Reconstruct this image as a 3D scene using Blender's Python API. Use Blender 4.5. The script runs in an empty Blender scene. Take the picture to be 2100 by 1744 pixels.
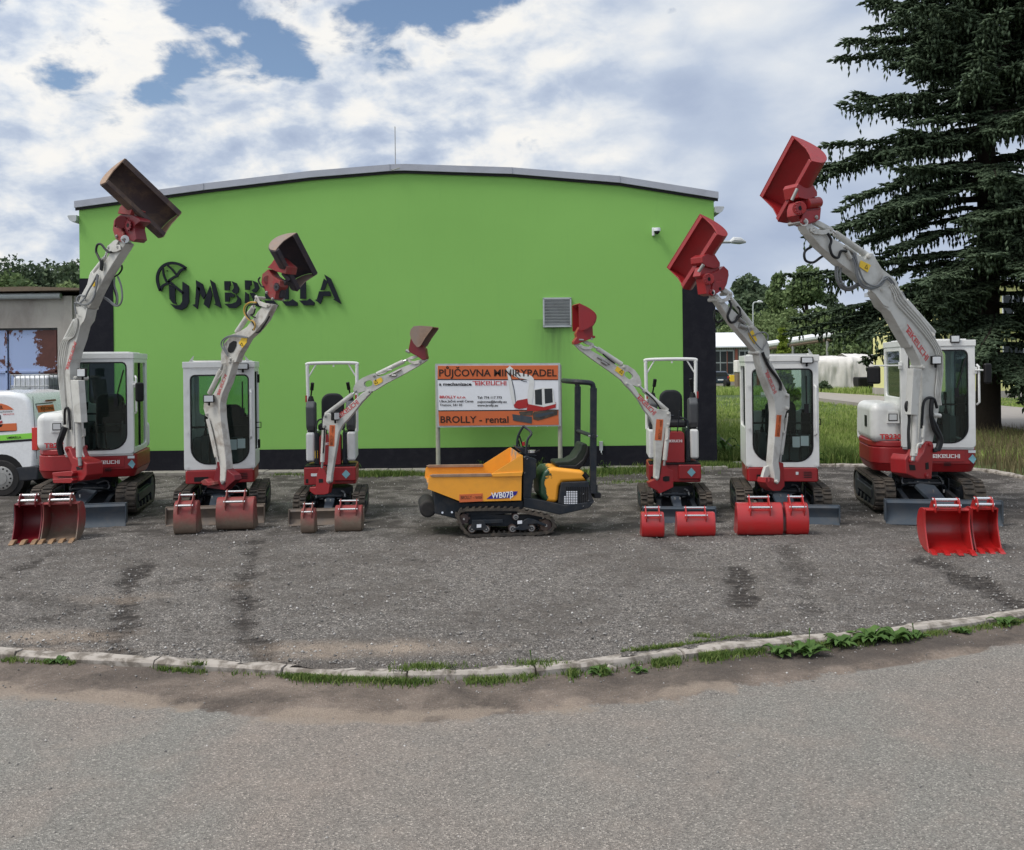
import bpy, math, random
from mathutils import Vector, Matrix, noise
random.seed(7)
PI=math.pi
SC=bpy.context.scene
COL=SC.collection
# ---------------------------------------------------------------- camera model
F=2000.0; HZ=750.0; H=2.17; RS=0.011; RC=math.sqrt(1-RS*RS)
def P(px,py,Y):
    dx,dy=px-1050.0,py-HZ
    X=(dx*RC-dy*RS)/F; Z=-(dx*RS+dy*RC)/F
    return Vector((X*Y,Y,H+Z*Y))
def RAY(px,py):
    return P(px,py,1.0)-Vector((0,0,H))
def G(px,py,z=0.0):
    d=RAY(px,py); t=(z-H)/d.z
    return Vector((0,0,H))+d*t
class Crop:
    def __init__(s,x0,y0,k): s.x0,s.y0,s.k=x0,y0,k
    def __call__(s,*a):
        if len(a)==2: return ((s.x0+a[0]/s.k)/1.72048,(s.y0+a[1]/s.k)/1.72048)
        return [s(x,y) for x,y in a[0]]
C1a=Crop(0,500,2.18); C1b=Crop(0,1150,2.18); C3=Crop(550,750,2.625); C4=Crop(550,1200,2.325)
C5=Crop(1400,1150,2.18); C6=Crop(2000,1000,1.835); C7=Crop(2300,700,2.907); C8=Crop(2500,1200,2.326)
S1=Crop(2950,1100,1.938); S2=Crop(2650,400,2.052); S3=Crop(2450,900,2.906)
T1=Crop(300,500,4.36); T2=Crop(100,750,3.488); T3=Crop(1100,1100,4.565); T4=Crop(2000,1050,4.255)
T5=Crop(1480,1520,3.231); T6=Crop(0,1700,4.565); T7=Crop(3150,1700,4.536); T8=Crop(0,1300,3.876)
# ---------------------------------------------------------------- materials
MATS={}
def N(nt,t,**k):
    n=nt.nodes.new(t)
    for a,b in k.items(): setattr(n,a,b)
    return n
def newmat(name):
    m=bpy.data.materials.new(name); m.use_nodes=True
    nt=m.node_tree; b=nt.nodes['Principled BSDF']; MATS[name]=m
    return m,nt,b
def ramp(nt,fac,stops,interp='LINEAR'):
    r=N(nt,'ShaderNodeValToRGB'); e=r.color_ramp.elements; r.color_ramp.interpolation=interp
    while len(e)<len(stops): e.new(0.5)
    for i,(p,c) in enumerate(stops):
        e[i].position=p; e[i].color=(c[0],c[1],c[2],1) if not isinstance(c,(int,float)) else (c,c,c,1)
    nt.links.new(fac,r.inputs[0]); return r.outputs[0]
def noise_n(nt,scale,detail=6,rough=0.6,vec=None,dist=0):
    n=N(nt,'ShaderNodeTexNoise'); n.inputs['Scale'].default_value=scale; n.inputs['Detail'].default_value=detail
    n.inputs['Roughness'].default_value=rough; n.inputs['Distortion'].default_value=dist
    if vec is not None: nt.links.new(vec,n.inputs['Vector'])
    return n
def objco(nt,scale=None):
    t=N(nt,'ShaderNodeNewGeometry').outputs['Position']
    if scale is not None:
        m=N(nt,'ShaderNodeMapping'); m.inputs['Scale'].default_value=scale; nt.links.new(t,m.inputs['Vector']); t=m.outputs[0]
    return t
def mixc(nt,f,a,b,mode='MIX'):
    m=N(nt,'ShaderNodeMix'); m.data_type='RGBA'; m.blend_type=mode
    for s,v in ((m.inputs[0],f),(m.inputs[6],a),(m.inputs[7],b)):
        if isinstance(v,(int,float)): s.default_value=v
        elif isinstance(v,(tuple,list)): s.default_value=(v[0],v[1],v[2],1)
        else: nt.links.new(v,s)
    return m.outputs[2]
def mth(nt,op,a,b=None,c=None,clamp=False):
    m=N(nt,'ShaderNodeMath'); m.operation=op; m.use_clamp=clamp
    for i,v in enumerate((a,b,c)):
        if v is None: continue
        if isinstance(v,(int,float)): m.inputs[i].default_value=v
        else: nt.links.new(v,m.inputs[i])
    return m.outputs[0]
def bump(nt,b,h,strength=0.3,dist=0.01,prev=None):
    n=N(nt,'ShaderNodeBump'); n.inputs['Strength'].default_value=strength; n.inputs['Distance'].default_value=dist
    nt.links.new(h,n.inputs['Height'])
    if prev is not None: nt.links.new(prev,n.inputs['Normal'])
    nt.links.new(n.outputs[0],b.inputs['Normal']); return n.outputs[0]
def paint(name,col,rough=0.4,dirt=0.15,dcol=(0.12,0.10,0.08),metal=0,scale=6,coat=0,lo=0.45,hi=0.75):
    m,nt,b=newmat(name); p=objco(nt)
    n=noise_n(nt,scale,8,0.65,p,0.4); f=ramp(nt,n.outputs[0],[(lo,0),(hi,1)])
    f2=mth(nt,'MULTIPLY',f,dirt)
    nt.links.new(mixc(nt,f2,col,dcol),b.inputs['Base Color'])
    n2=noise_n(nt,scale*5,5,0.6,p)
    nt.links.new(mth(nt,'MULTIPLY_ADD',n2.outputs[0],0.25,rough-0.1),b.inputs['Roughness'])
    b.inputs['Metallic'].default_value=metal; b.inputs['Specular IOR Level'].default_value=0.5 if max(col)>0.1 or coat else 0.28; b.inputs['Coat Weight'].default_value=coat; b.inputs['Coat Roughness'].default_value=0.15
    return m
W_=paint('machine_white',(0.66,0.67,0.66),0.34,0.22,(0.25,0.23,0.2))
paint('arm_grey',(0.50,0.50,0.47),0.42,0.6,(0.19,0.17,0.14),scale=4,lo=0.47,hi=0.72)
paint('arm_worn',(0.52,0.51,0.47),0.5,0.65,(0.17,0.115,0.075),scale=5,lo=0.48,hi=0.66)
paint('red_paint',(0.27,0.011,0.014),0.38,0.25,(0.10,0.03,0.03),coat=0.15)
paint('red_bright',(0.37,0.010,0.011),0.30,0.35,(0.17,0.045,0.035),coat=0.35)
paint('red_faded',(0.34,0.055,0.05),0.55,0.6,(0.13,0.085,0.07),scale=4)
paint('dark_steel',(0.014,0.019,0.026),0.45,0.35,(0.10,0.085,0.07))
paint('blade_grey',(0.045,0.060,0.078),0.5,0.4,(0.13,0.115,0.1),scale=4)
paint('black_plastic',(0.006,0.006,0.007),0.45,0.2,(0.05,0.045,0.04))
paint('rubber_track',(0.030,0.029,0.028),0.8,0.9,(0.105,0.085,0.066),scale=7,lo=0.35,hi=0.65)
paint('hose_black',(0.012,0.013,0.015),0.4,0.1)
paint('hose_grey',(0.16,0.17,0.18),0.5,0.3)
paint('hose_yellow',(0.45,0.27,0.04),0.5,0.5)
paint('chrome',(0.72,0.72,0.72),0.22,0.1,metal=1)
paint('steel',(0.35,0.35,0.34),0.4,0.4,metal=0.6)
paint('seat_dark',(0.014,0.016,0.019),0.6,0.1)
paint('seat_green',(0.010,0.018,0.012),0.55,0.2)
paint('dumper_yellow',(0.80,0.34,0.03),0.38,0.22,(0.35,0.17,0.05),coat=0.2)
paint('orange_sign',(0.56,0.125,0.035),0.5,0.08)
paint('sticker_yellow',(0.75,0.50,0.03),0.5,0.1)
paint('sign_white',(0.72,0.74,0.78),0.4,0.05)
paint('sticker_white',(0.62,0.66,0.68),0.4,0.05)
paint('sticker_blue',(0.18,0.38,0.44),0.4,0.1)
paint('ink_black',(0.014,0.012,0.016),0.5,0)
paint('ink_brown',(0.035,0.018,0.014),0.5,0)
paint('ink_red',(0.50,0.015,0.02),0.45,0)
paint('ink_white',(0.8,0.8,0.8),0.4,0)
paint('ink_blue',(0.02,0.015,0.22),0.4,0)
paint('console_grey',(0.075,0.08,0.087),0.5,0.15)
paint('interior_grey',(0.17,0.19,0.20),0.6,0.1)
paint('anthracite',(0.0085,0.009,0.014),0.95,0.25,(0.04,0.04,0.045))
paint('letter_dark',(0.006,0.009,0.015),0.8,0.2,(0.04,0.05,0.05))
paint('roof_metal',(0.34,0.36,0.41),0.45,0.25,(0.12,0.12,0.13),scale=2)
paint('galv',(0.42,0.45,0.46),0.45,0.4,(0.2,0.2,0.19),metal=0.2)
paint('van_white',(0.72,0.74,0.76),0.25,0.08,coat=0.5)
paint('van_green',(0.22,0.60,0.06),0.4,0.05)
paint('bumper_grey',(0.022,0.026,0.033),0.6,0.3,(0.09,0.08,0.075))
paint('tail_red',(0.55,0.02,0.015),0.15,0,coat=1)
paint('lamp_lens',(0.55,0.57,0.58),0.12,0,coat=1)
paint('tyre',(0.02,0.02,0.021),0.8,0.5,(0.07,0.06,0.05))
paint('post_beige',(0.33,0.33,0.27),0.6,0.4,(0.15,0.13,0.1),scale=9)
paint('wood_old',(0.16,0.12,0.085),0.8,0.5,(0.05,0.04,0.03))
paint('copper_red',(0.30,0.10,0.06),0.6,0.3)
paint('brick_red',(0.20,0.06,0.04),0.7,0.3)
paint('pale_yellow',(0.68,0.66,0.30),0.8,0.12,(0.4,0.38,0.2))
paint('car_blue',(0.015,0.03,0.06),0.25,0.1,coat=1)
paint('window_dark',(0.03,0.035,0.04),0.15,0.1)
# glass
def glass(name,tint,refl=1.0):
    m=bpy.data.materials.new(name); m.use_nodes=True; nt=m.node_tree; nt.nodes.clear(); MATS[name]=m
    o=N(nt,'ShaderNodeOutputMaterial'); t=N(nt,'ShaderNodeBsdfTransparent'); t.inputs[0].default_value=(*tint,1)
    g=N(nt,'ShaderNodeBsdfGlossy'); g.inputs['Roughness'].default_value=0.03; g.inputs[0].default_value=(refl,refl,refl,1)
    fr=N(nt,'ShaderNodeFresnel'); fr.inputs[0].default_value=1.32
    mx=N(nt,'ShaderNodeMixShader'); nt.links.new(fr.outputs[0],mx.inputs[0]); nt.links.new(t.outputs[0],mx.inputs[1]); nt.links.new(g.outputs[0],mx.inputs[2]); nt.links.new(mx.outputs[0],o.inputs[0])
glass('cab_glass',(0.76,0.84,0.81)); glass('clear_plastic',(0.8,0.86,0.9))
# rusted / muddy bucket paint
def rusty(name,col,rust=(0.10,0.055,0.035),lo=0.42,hi=0.6,rough=0.7,sc=3.0,zfade=None,xfade=None):
    m,nt,b=newmat(name); p=objco(nt); n=noise_n(nt,sc,10,0.7,p,0.6); f=ramp(nt,n.outputs[0],[(lo,0),(hi,1)])
    if zfade:
        s=N(nt,'ShaderNodeSeparateXYZ'); nt.links.new(p,s.inputs[0])
        g=N(nt,'ShaderNodeMapRange'); g.inputs[1].default_value=zfade[0]; g.inputs[2].default_value=zfade[1]; g.inputs[3].default_value=1; g.inputs[4].default_value=0
        zz=mth(nt,'MULTIPLY_ADD',n.outputs[0],0.35,mth(nt,'SUBTRACT',s.outputs[2],0.175)); nt.links.new(zz,g.inputs[0])
        f=mth(nt,'MAXIMUM',mth(nt,'MULTIPLY',f,0.55),g.outputs[0])
    if xfade:
        s=N(nt,'ShaderNodeSeparateXYZ'); nt.links.new(p,s.inputs[0]); g=N(nt,'ShaderNodeMapRange'); g.inputs[1].default_value=xfade[0]; g.inputs[2].default_value=xfade[1]; g.inputs[3].default_value=0.35; g.inputs[4].default_value=-0.35; nt.links.new(s.outputs[0],g.inputs[0])
        f=ramp(nt,mth(nt,'ADD',n.outputs[0],g.outputs[0]),[(lo+0.02,0),(hi+0.02,1)])
    n2=noise_n(nt,sc*6,6,0.7,p); rc=mixc(nt,n2.outputs[0],[c*0.6 for c in rust],[min(1,c*1.6) for c in rust])
    nt.links.new(mixc(nt,f,col,rc),b.inputs['Base Color']); b.inputs['Roughness'].default_value=rough
    bump(nt,b,n2.outputs[0],0.25,0.004); return m
rusty('rust_bucket',(0.055,0.036,0.036),(0.13,0.085,0.055),0.45,0.7)
rusty('rust_light',(0.20,0.16,0.14),(0.20,0.13,0.09),0.4,0.65,0.6)
rusty('rust_end',(0.30,0.20,0.13),(0.20,0.12,0.08),0.4,0.65,0.6,6)
rusty('rust_dark',(0.035,0.032,0.042),(0.06,0.042,0.04),0.5,0.7)
rusty('muddy_red',(0.24,0.025,0.027),(0.13,0.095,0.07),0.45,0.62,0.6,4,(0.10,0.30))
rusty('muddy_blade',(0.10,0.085,0.075),(0.13,0.095,0.07),0.35,0.6,0.7,3)
rusty('maroon',(0.15,0.008,0.014),(0.09,0.03,0.025),0.55,0.75,0.4,4)
rusty('worn_tooth',(0.28,0.17,0.09),(0.14,0.09,0.06),0.4,0.7,0.6,9)
rusty('tub_inside',(0.74,0.30,0.04),(0.26,0.22,0.20),0.46,0.54,0.45,2.2)
rusty('green_worn_yellow',(0.80,0.34,0.03),(0.012,0.045,0.02),0.5,0.53,0.4,5.0,xfade=(0.33,0.60))
rusty('blue_door',(0.33,0.42,0.66),(0.085,0.025,0.018),0.515,0.525,0.55,0.9)
# ---------------------------------------------------------------- meshes
class MB:
    def __init__(s): s.v=[]; s.f=[]; s.m=[]; s.mats=[]; s.cur=0
    def mat(s,name):
        if name not in s.mats: s.mats.append(name)
        s.cur=s.mats.index(name); return s
    def add(s,vs,fs):
        o=len(s.v); s.v.extend(Vector(p) for p in vs)
        for f in fs: s.f.append(tuple(i+o for i in f)); s.m.append(s.cur)
    def box(s,c,d,R=None):
        c=Vector(c); h=Vector(d)/2; pts=[]
        for x in (-1,1):
            for y in (-1,1):
                for z in (-1,1):
                    q=Vector((x*h.x,y*h.y,z*h.z)); pts.append(c+(R@q if R else q))
        s.add(pts,[(0,1,3,2),(4,6,7,5),(0,4,5,1),(2,3,7,6),(0,2,6,4),(1,5,7,3)]); return s
    def bb(s,x0,x1,y0,y1,z0,z1): return s.box(((x0+x1)/2,(y0+y1)/2,(z0+z1)/2),(x1-x0,y1-y0,z1-z0))
    def prism(s,pts,vec):
        n=len(pts); a=[Vector(p) for p in pts]; vec=Vector(vec); b=[p+vec for p in a]
        nrm=Vector((0,0,0))
        for i in range(n): nrm+=a[i].cross(a[(i+1)%n])
        fw=nrm.dot(vec)<0
        fs=[tuple(range(n)) if fw else tuple(reversed(range(n))), tuple(range(2*n-1,n-1,-1)) if fw else tuple(range(n,2*n))]
        for i in range(n):
            j=(i+1)%n; q=(i,i+n,j+n,j); fs.append(q if fw else q[::-1])
        s.add(a+b,fs); return s
    def sheet(s,line,vec,t,closed=False):
        """open polyline swept along vec, thickness t (solid)"""
        vec=Vector(vec); L=[Vector(p) for p in line]; n=len(L); vn=vec.normalized(); off=[]
        for i in range(n):
            d=(L[min(i+1,n-1)]-L[max(i-1,0)]).normalized(); off.append(d.cross(vn).normalized()*t)
        s.prism(L+[L[i]+off[i] for i in range(n-1,-1,-1)],vec); return s
    def ring(s,outer,inner,vec):
        n=len(outer); vec=Vector(vec); O=[Vector(p) for p in outer]; I=[Vector(p) for p in inner]
        vs=O+I+[p+vec for p in O]+[p+vec for p in I]; fs=[]
        for i in range(n):
            j=(i+1)%n
            fs+= [(i,j,n+j,n+i),(2*n+i,3*n+i,3*n+j,2*n+j),(i,2*n+i,2*n+j,j),(n+i,n+j,3*n+j,3*n+i)]
        s.add(vs,fs); return s
    def tube(s,pts,r,seg=8,caps=True):
        pts=[Vector(p) for p in pts]; n=len(pts)
        rs=r if isinstance(r,(list,tuple)) else [r]*n
        vs=[]; up=None
        for i in range(n):
            d=(pts[min(i+1,n-1)]-pts[max(i-1,0)]).normalized()
            if up is None:
                up=Vector((0,0,1)) if abs(d.z)<0.9 else Vector((1,0,0))
            a=d.cross(up)
            if a.length<1e-6: a=d.cross(Vector((1,0,0)))
            a.normalize(); b=a.cross(d).normalized(); up=b
            for k in range(seg):
                t=2*PI*k/seg; vs.append(pts[i]+(a*math.cos(t)+b*math.sin(t))*rs[i])
        fs=[]
        for i in range(n-1):
            for k in range(seg):
                l=(k+1)%seg; fs.append((i*seg+k,i*seg+l,(i+1)*seg+l,(i+1)*seg+k))
        if caps: fs+= [tuple(reversed(range(seg))),tuple(range((n-1)*seg,n*seg))]
        s.add(vs,fs); return s
    def cyl(s,a,b,r,seg=16,r2=None): return s.tube([a,b],[r,r if r2 is None else r2],seg)
    def obj(s,name,parent=None,bevel=0,seg=2,angle=32,inv=None,smooth=True):
        me=bpy.data.meshes.new(name)
        vs=s.v if inv is None else [inv@p for p in s.v]
        me.from_pydata([tuple(p) for p in vs],[],s.f)
        for mm in (s.mats or ['machine_white']): me.materials.append(MATS[mm])
        me.polygons.foreach_set('material_index',s.m)
        if smooth:
            me.polygons.foreach_set('use_smooth',[True]*len(me.polygons))
        me.update()
        if smooth: me.set_sharp_from_angle(angle=math.radians(angle))
        o=bpy.data.objects.new(name,me); COL.objects.link(o)
        if parent: o.parent=parent
        if bevel:
            b=o.modifiers.new('b','BEVEL'); b.width=bevel; b.segments=seg; b.limit_method='ANGLE'; b.angle_limit=math.radians(40); b.use_clamp_overlap=True; b.harden_normals=True
        return o
def M1(mat): return MB().mat(mat)
def tag(o,label=None,cat=None,group=None,kind=None):
    if label: o['label']=label
    if cat: o['category']=cat
    if group: o['group']=group
    if kind: o['kind']=kind
    return o
def thing(name,label,cat,loc=(0,0,0),rz=0,group=None):
    o=bpy.data.objects.new(name,None); COL.objects.link(o); o.empty_display_size=0.1
    o.location=loc; o.rotation_euler=(0,0,rz); return tag(o,label,cat,group)
def mat_of(loc,rz): return Matrix.Translation(Vector(loc))@Matrix.Rotation(rz,4,'Z')
def spline(pts,n=6):
    pts=[Vector(p) for p in pts]; out=[]
    for i in range(len(pts)-1):
        p0=pts[max(i-1,0)];p1=pts[i];p2=pts[i+1];p3=pts[min(i+2,len(pts)-1)]
        for k in range(n):
            t=k/n; out.append(0.5*((2*p1)+(p2-p0)*t+(2*p0-5*p1+4*p2-p3)*t*t+(3*p1-p0-3*p2+p3)*t**3))
    out.append(pts[-1]); return out
def rrect(x0,y0,x1,y1,r,n=6):
    """corner radii (bl,br,tr,tl)"""
    if not isinstance(r,(tuple,list)): r=(r,)*4
    out=[]
    for (cx,cy,a0,rr) in ((x0+r[0],y0+r[0],PI,r[0]),(x1-r[1],y0+r[1],1.5*PI,r[1]),(x1-r[2],y1-r[2],0,r[2]),(x0+r[3],y1-r[3],.5*PI,r[3])):
        for k in range(n+1):
            a=a0+k*PI/2/n; out.append((cx+rr*math.cos(a),cy+rr*math.sin(a)))
    return out
# ---------------------------------------------------------------- lettering
FONT=bpy.data.fonts.new if False else None
def text_mesh(txt,bold=0.0,narrow=1.0):
    cu=bpy.data.curves.new('t','FONT'); cu.body=txt; cu.size=1.0; cu.offset=bold; cu.resolution_u=3
    o=bpy.data.objects.new('t',cu); COL.objects.link(o)
    dg=bpy.context.evaluated_depsgraph_get(); me=bpy.data.meshes.new_from_object(o.evaluated_get(dg))
    vs=[Vector((v.co.x*narrow,v.co.y,0)) for v in me.vertices]; fs=[tuple(p.vertices) for p in me.polygons]
    bpy.data.objects.remove(o); bpy.data.curves.remove(cu); bpy.data.meshes.remove(me)
    return vs,fs
STRK={'T':[[(0,.92),(.5,.92),(.5,0)]],
 'A':[[(.02,.92),(.66,.92),(.66,0)],[(.66,.5),(0.08,.5),(.08,.08),(.66,.08)]],
 'K':[[(.08,1),(.08,0)],[(.7,1),(.12,.5),(.7,0)]],
 'E':[[(.68,.08),(.08,.08),(.08,.92),(.66,.92),(.66,.5),(.08,.5)]],
 'U':[[(.08,1),(.08,.08),(.66,.08),(.66,1)]],
 'C':[[(.7,.92),(.08,.92),(.08,.08),(.7,.08)]],
 'H':[[(.08,1),(.08,0)],[(.66,1),(.66,0)],[(.08,.5),(.66,.5)]],
 'I':[[(.08,1),(.08,0)]]}
def stroke_text(txt,w=0.15,adv=0.88):
    vs=[];fs=[];x=0;k=0
    for ch in txt:
        for line in STRK[ch]:
            for (a,b) in zip(line,line[1:]):
                A=Vector((a[0]+x,a[1],0));B=Vector((b[0]+x,b[1],0)); d=(B-A).normalized(); n=Vector((-d.y,d.x,0))*w/2
                A2=A-d*w*0.48;B2=B+d*w*0.48; z=Vector((0,0,0.004*(k%5))); o=len(vs); vs+= [A2+n+z,A2-n+z,B2-n+z,B2+n+z]; fs.append((o,o+1,o+2,o+3)); k+=1
        x+= {'T':0.62,'I':0.3}.get(ch,adv)
    return vs,fs,x-0.15
def put_text(mb,kind,txt,origin,ux,uy,width=None,height=None,bold=0.0,lift=0.004):
    """place a text with baseline origin; ux,uy unit vectors; width or height in metres"""
    if kind=='stroke':
        vs,fs,w=stroke_text(txt); h=1.0
    else:
        vs,fs=text_mesh(txt,bold); w=max(v.x for v in vs); h=0.73
    if height is None: sx=width/w; sy=sx
    else:
        sy=height/h; sx=sy if width is None else width/w
    nz=ux.cross(uy).normalized()
    mb.add([Vector(origin)+ux*(v.x*sx)+uy*(v.y*sy)+nz*(lift+v.z*sy*0.3) for v in vs],fs)
    return w*sx
# copy helper
def dup(root,loc,rz,label,scale=None,group=None):
    r=root.copy(); COL.objects.link(r); r.location=loc; r.rotation_euler=(0,0,rz)
    if scale: r.scale=scale
    r['label']=label
    if group: r['group']=group
    for ch in list(root.children):
        c=ch.copy(); COL.objects.link(c); c.parent=r
        for g in list(ch.children):
            d=g.copy(); COL.objects.link(d); d.parent=c
    return r
# ================================================================= excavators
class APlane:
    """vertical plane a boom works in; near side face passes through base"""
    def __init__(s,px,py,Y,a,w):
        s.p0=P(px,py,Y); a=math.radians(a); s.d=Vector((math.sin(a),-math.cos(a),0)); s.n=s.d.cross(Vector((0,0,1)))
        if s.n.dot(RAY(px,py))>0: s.n=-s.n
        s.w=w
    def hit(s,q,off=0.0):
        r=RAY(*q); o=Vector((0,0,H)); p=s.p0+s.n*off
        return o+r*((p-o).dot(s.n)/r.dot(s.n))
    def poly(s,pts,off=0.0): return [s.hit(q,off) for q in pts]
    def size(s,zoom_px,crop): # metres per zoom px near base
        return zoom_px/crop.k/1.72048/F*s.p0.y
class Arm:
    def __init__(s,root,inv,plane): s.root,s.inv,s.pl=root,inv,plane
    def plate(s,name,mat,pts,off=0,w=None,bevel=0.012,parent=None,extra=None):
        mb=M1(mat); w=s.pl.w if w is None else w
        mb.prism(s.pl.poly(pts,off),-s.pl.n*w)
        if extra: extra(mb)
        return mb.obj(name,parent or s.root,bevel=bevel,inv=s.inv)
    def rod(s,name,parts,parent=None):
        mb=MB()
        for (mat,a,b,r,off) in parts:
            if name in ('valve','side_bolt','tower_bolt'): mb=MB()
            mb.mat(mat).cyl(s.pl.hit(a,off),s.pl.hit(b,off),r,14)
            if name in ('valve','side_bolt','tower_bolt'): o=mb.obj(name,parent or s.root,inv=s.inv)
        return o if name in ('valve','side_bolt','tower_bolt') else mb.obj(name,parent or s.root,inv=s.inv)
    def pins(s,name,mat,pts,r,out=0.02,w=None,parent=None):
        w=s.pl.w if w is None else w
        for q in pts:
            mb=M1(mat); c=s.pl.hit(q,out); mb.cyl(c,c-s.pl.n*(w+2*out),r,12); mb.cyl(s.pl.hit(q,out+0.012),s.pl.hit(q,out),r*0.55,6)
            o=mb.obj(name,parent or s.root,inv=s.inv,bevel=0.004)
        return o
    def hose(s,mat,pts,r=0.012,off=0.03,parent=None,name='hose'):
        pp=[s.pl.hit(q[:2],q[2] if len(q)>2 else off) for q in pts]
        return M1(mat).tube(spline(pp,6),r,7).obj(name,parent or s.root,inv=s.inv)
    def text(s,name,kind,txt,mat,q0,q1,height,parent=None,lift=0.004,bold=0.0,fit=True,off=0):
        a=s.pl.hit(q0,off); b=s.pl.hit(q1,off); ux=(b-a); w=ux.length; ux.normalize(); uy=s.pl.n.cross(ux)
        mb=M1(mat); put_text(mb,kind,txt,a,ux,uy,width=w if fit else None,height=height,bold=bold,lift=lift)
        return mb.obj(name,parent or s.root,inv=s.inv,smooth=False)
    def sticker(s,name,mat,pts,off=0.003,parent=None):
        return M1(mat).prism(s.pl.poly(pts,off),-s.pl.n*0.004).obj(name,parent or s.root,inv=s.inv,smooth=False)

def make_track(L,bw,h,side,x,root,mat='rubber_track'):
    def path(inset):
        r=h/2-inset; pts=[]; n=9
        ra=h/2*0.92-inset
        y0=-L/2+h/2; y1=L/2-h/2
        for k in range(n+1):   # front
            a=-PI/2-PI*k/n; pts.append((y0+ra*math.cos(a)*1.05, h/2+0.02+ra*math.sin(a)*0.95))
        for k in range(n+1):
            a=PI/2-PI*k/n; pts.append((y1+r*math.cos(a), h/2+r*math.sin(a)))
        # flatten bottom
        return [(y,max(z,inset)) if z<inset+0.02 else (y,z) for y,z in pts]
    O=path(0.022); I=path(0.055); mb=M1(mat)
    mb.ring([(x-bw/2,y,z) for y,z in O],[(x-bw/2,y,z) for y,z in I],(bw,0,0))
    # lugs
    import itertools
    P2=[Vector((0,y,z)) for y,z in O]; n=len(P2); acc=0; pitch=0.082 if h>0.45 else 0.062; nxt=0.0; k=0
    for i in range(n):
        a=P2[i]; b=P2[(i+1)%n]; d=b-a; l=d.length
        if l<1e-6: continue
        d.normalize(); nn=Vector((0,-d.z,d.y)); 
        while nxt<acc+l:
            p=a+d*(nxt-acc)
            for sx in (-1,1):
                q=p+d*(pitch*0.25*sx)
                R=Matrix((( 1,0,0),(0,d.y,nn.y),(0,d.z,nn.z))).to_3x3()
                c=Vector((x+sx*bw*0.25,0,0))+q-nn*0.0
                mb.box(c+nn*0.008+Vector((0,(pitch*0.18*sx)*0,0)),(bw*0.43,pitch*0.50,0.032),R)
            nxt+=pitch; k+=1
        acc+=l
    t=mb.obj('track',root,bevel=0.004,seg=1)
    fr=M1('dark_steel'); xi=x
    fr.bb(xi-bw*0.32,xi+bw*0.32,-L/2+h*0.45,L/2-h*0.5,h*0.32,h*0.68)
    fr.bb(xi-bw*0.5-0.004,xi+bw*0.5+0.004,-L/2+h*0.62,L/2-h*0.72,h*0.40,h*0.66)
    for yy,rr in ((-L/2+h*0.5,h*0.33),(L/2-h*0.5,h*0.36)): fr.cyl((x-bw*0.46,yy,h/2),(x+bw*0.46,yy,h/2),rr,18)
    m=5 if h>0.4 else 4
    for i in range(m):
        yy=-L/2+h*0.75+(L-h*1.5)*i/(m-1); fr.cyl((x-bw*0.48,yy,0.12 if h>0.4 else 0.09),(x+bw*0.48,yy,0.12 if h>0.4 else 0.09),0.065 if h>0.4 else 0.045,12)
    fr.obj('track_frame',t,bevel=0.01)
    return t
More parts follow.
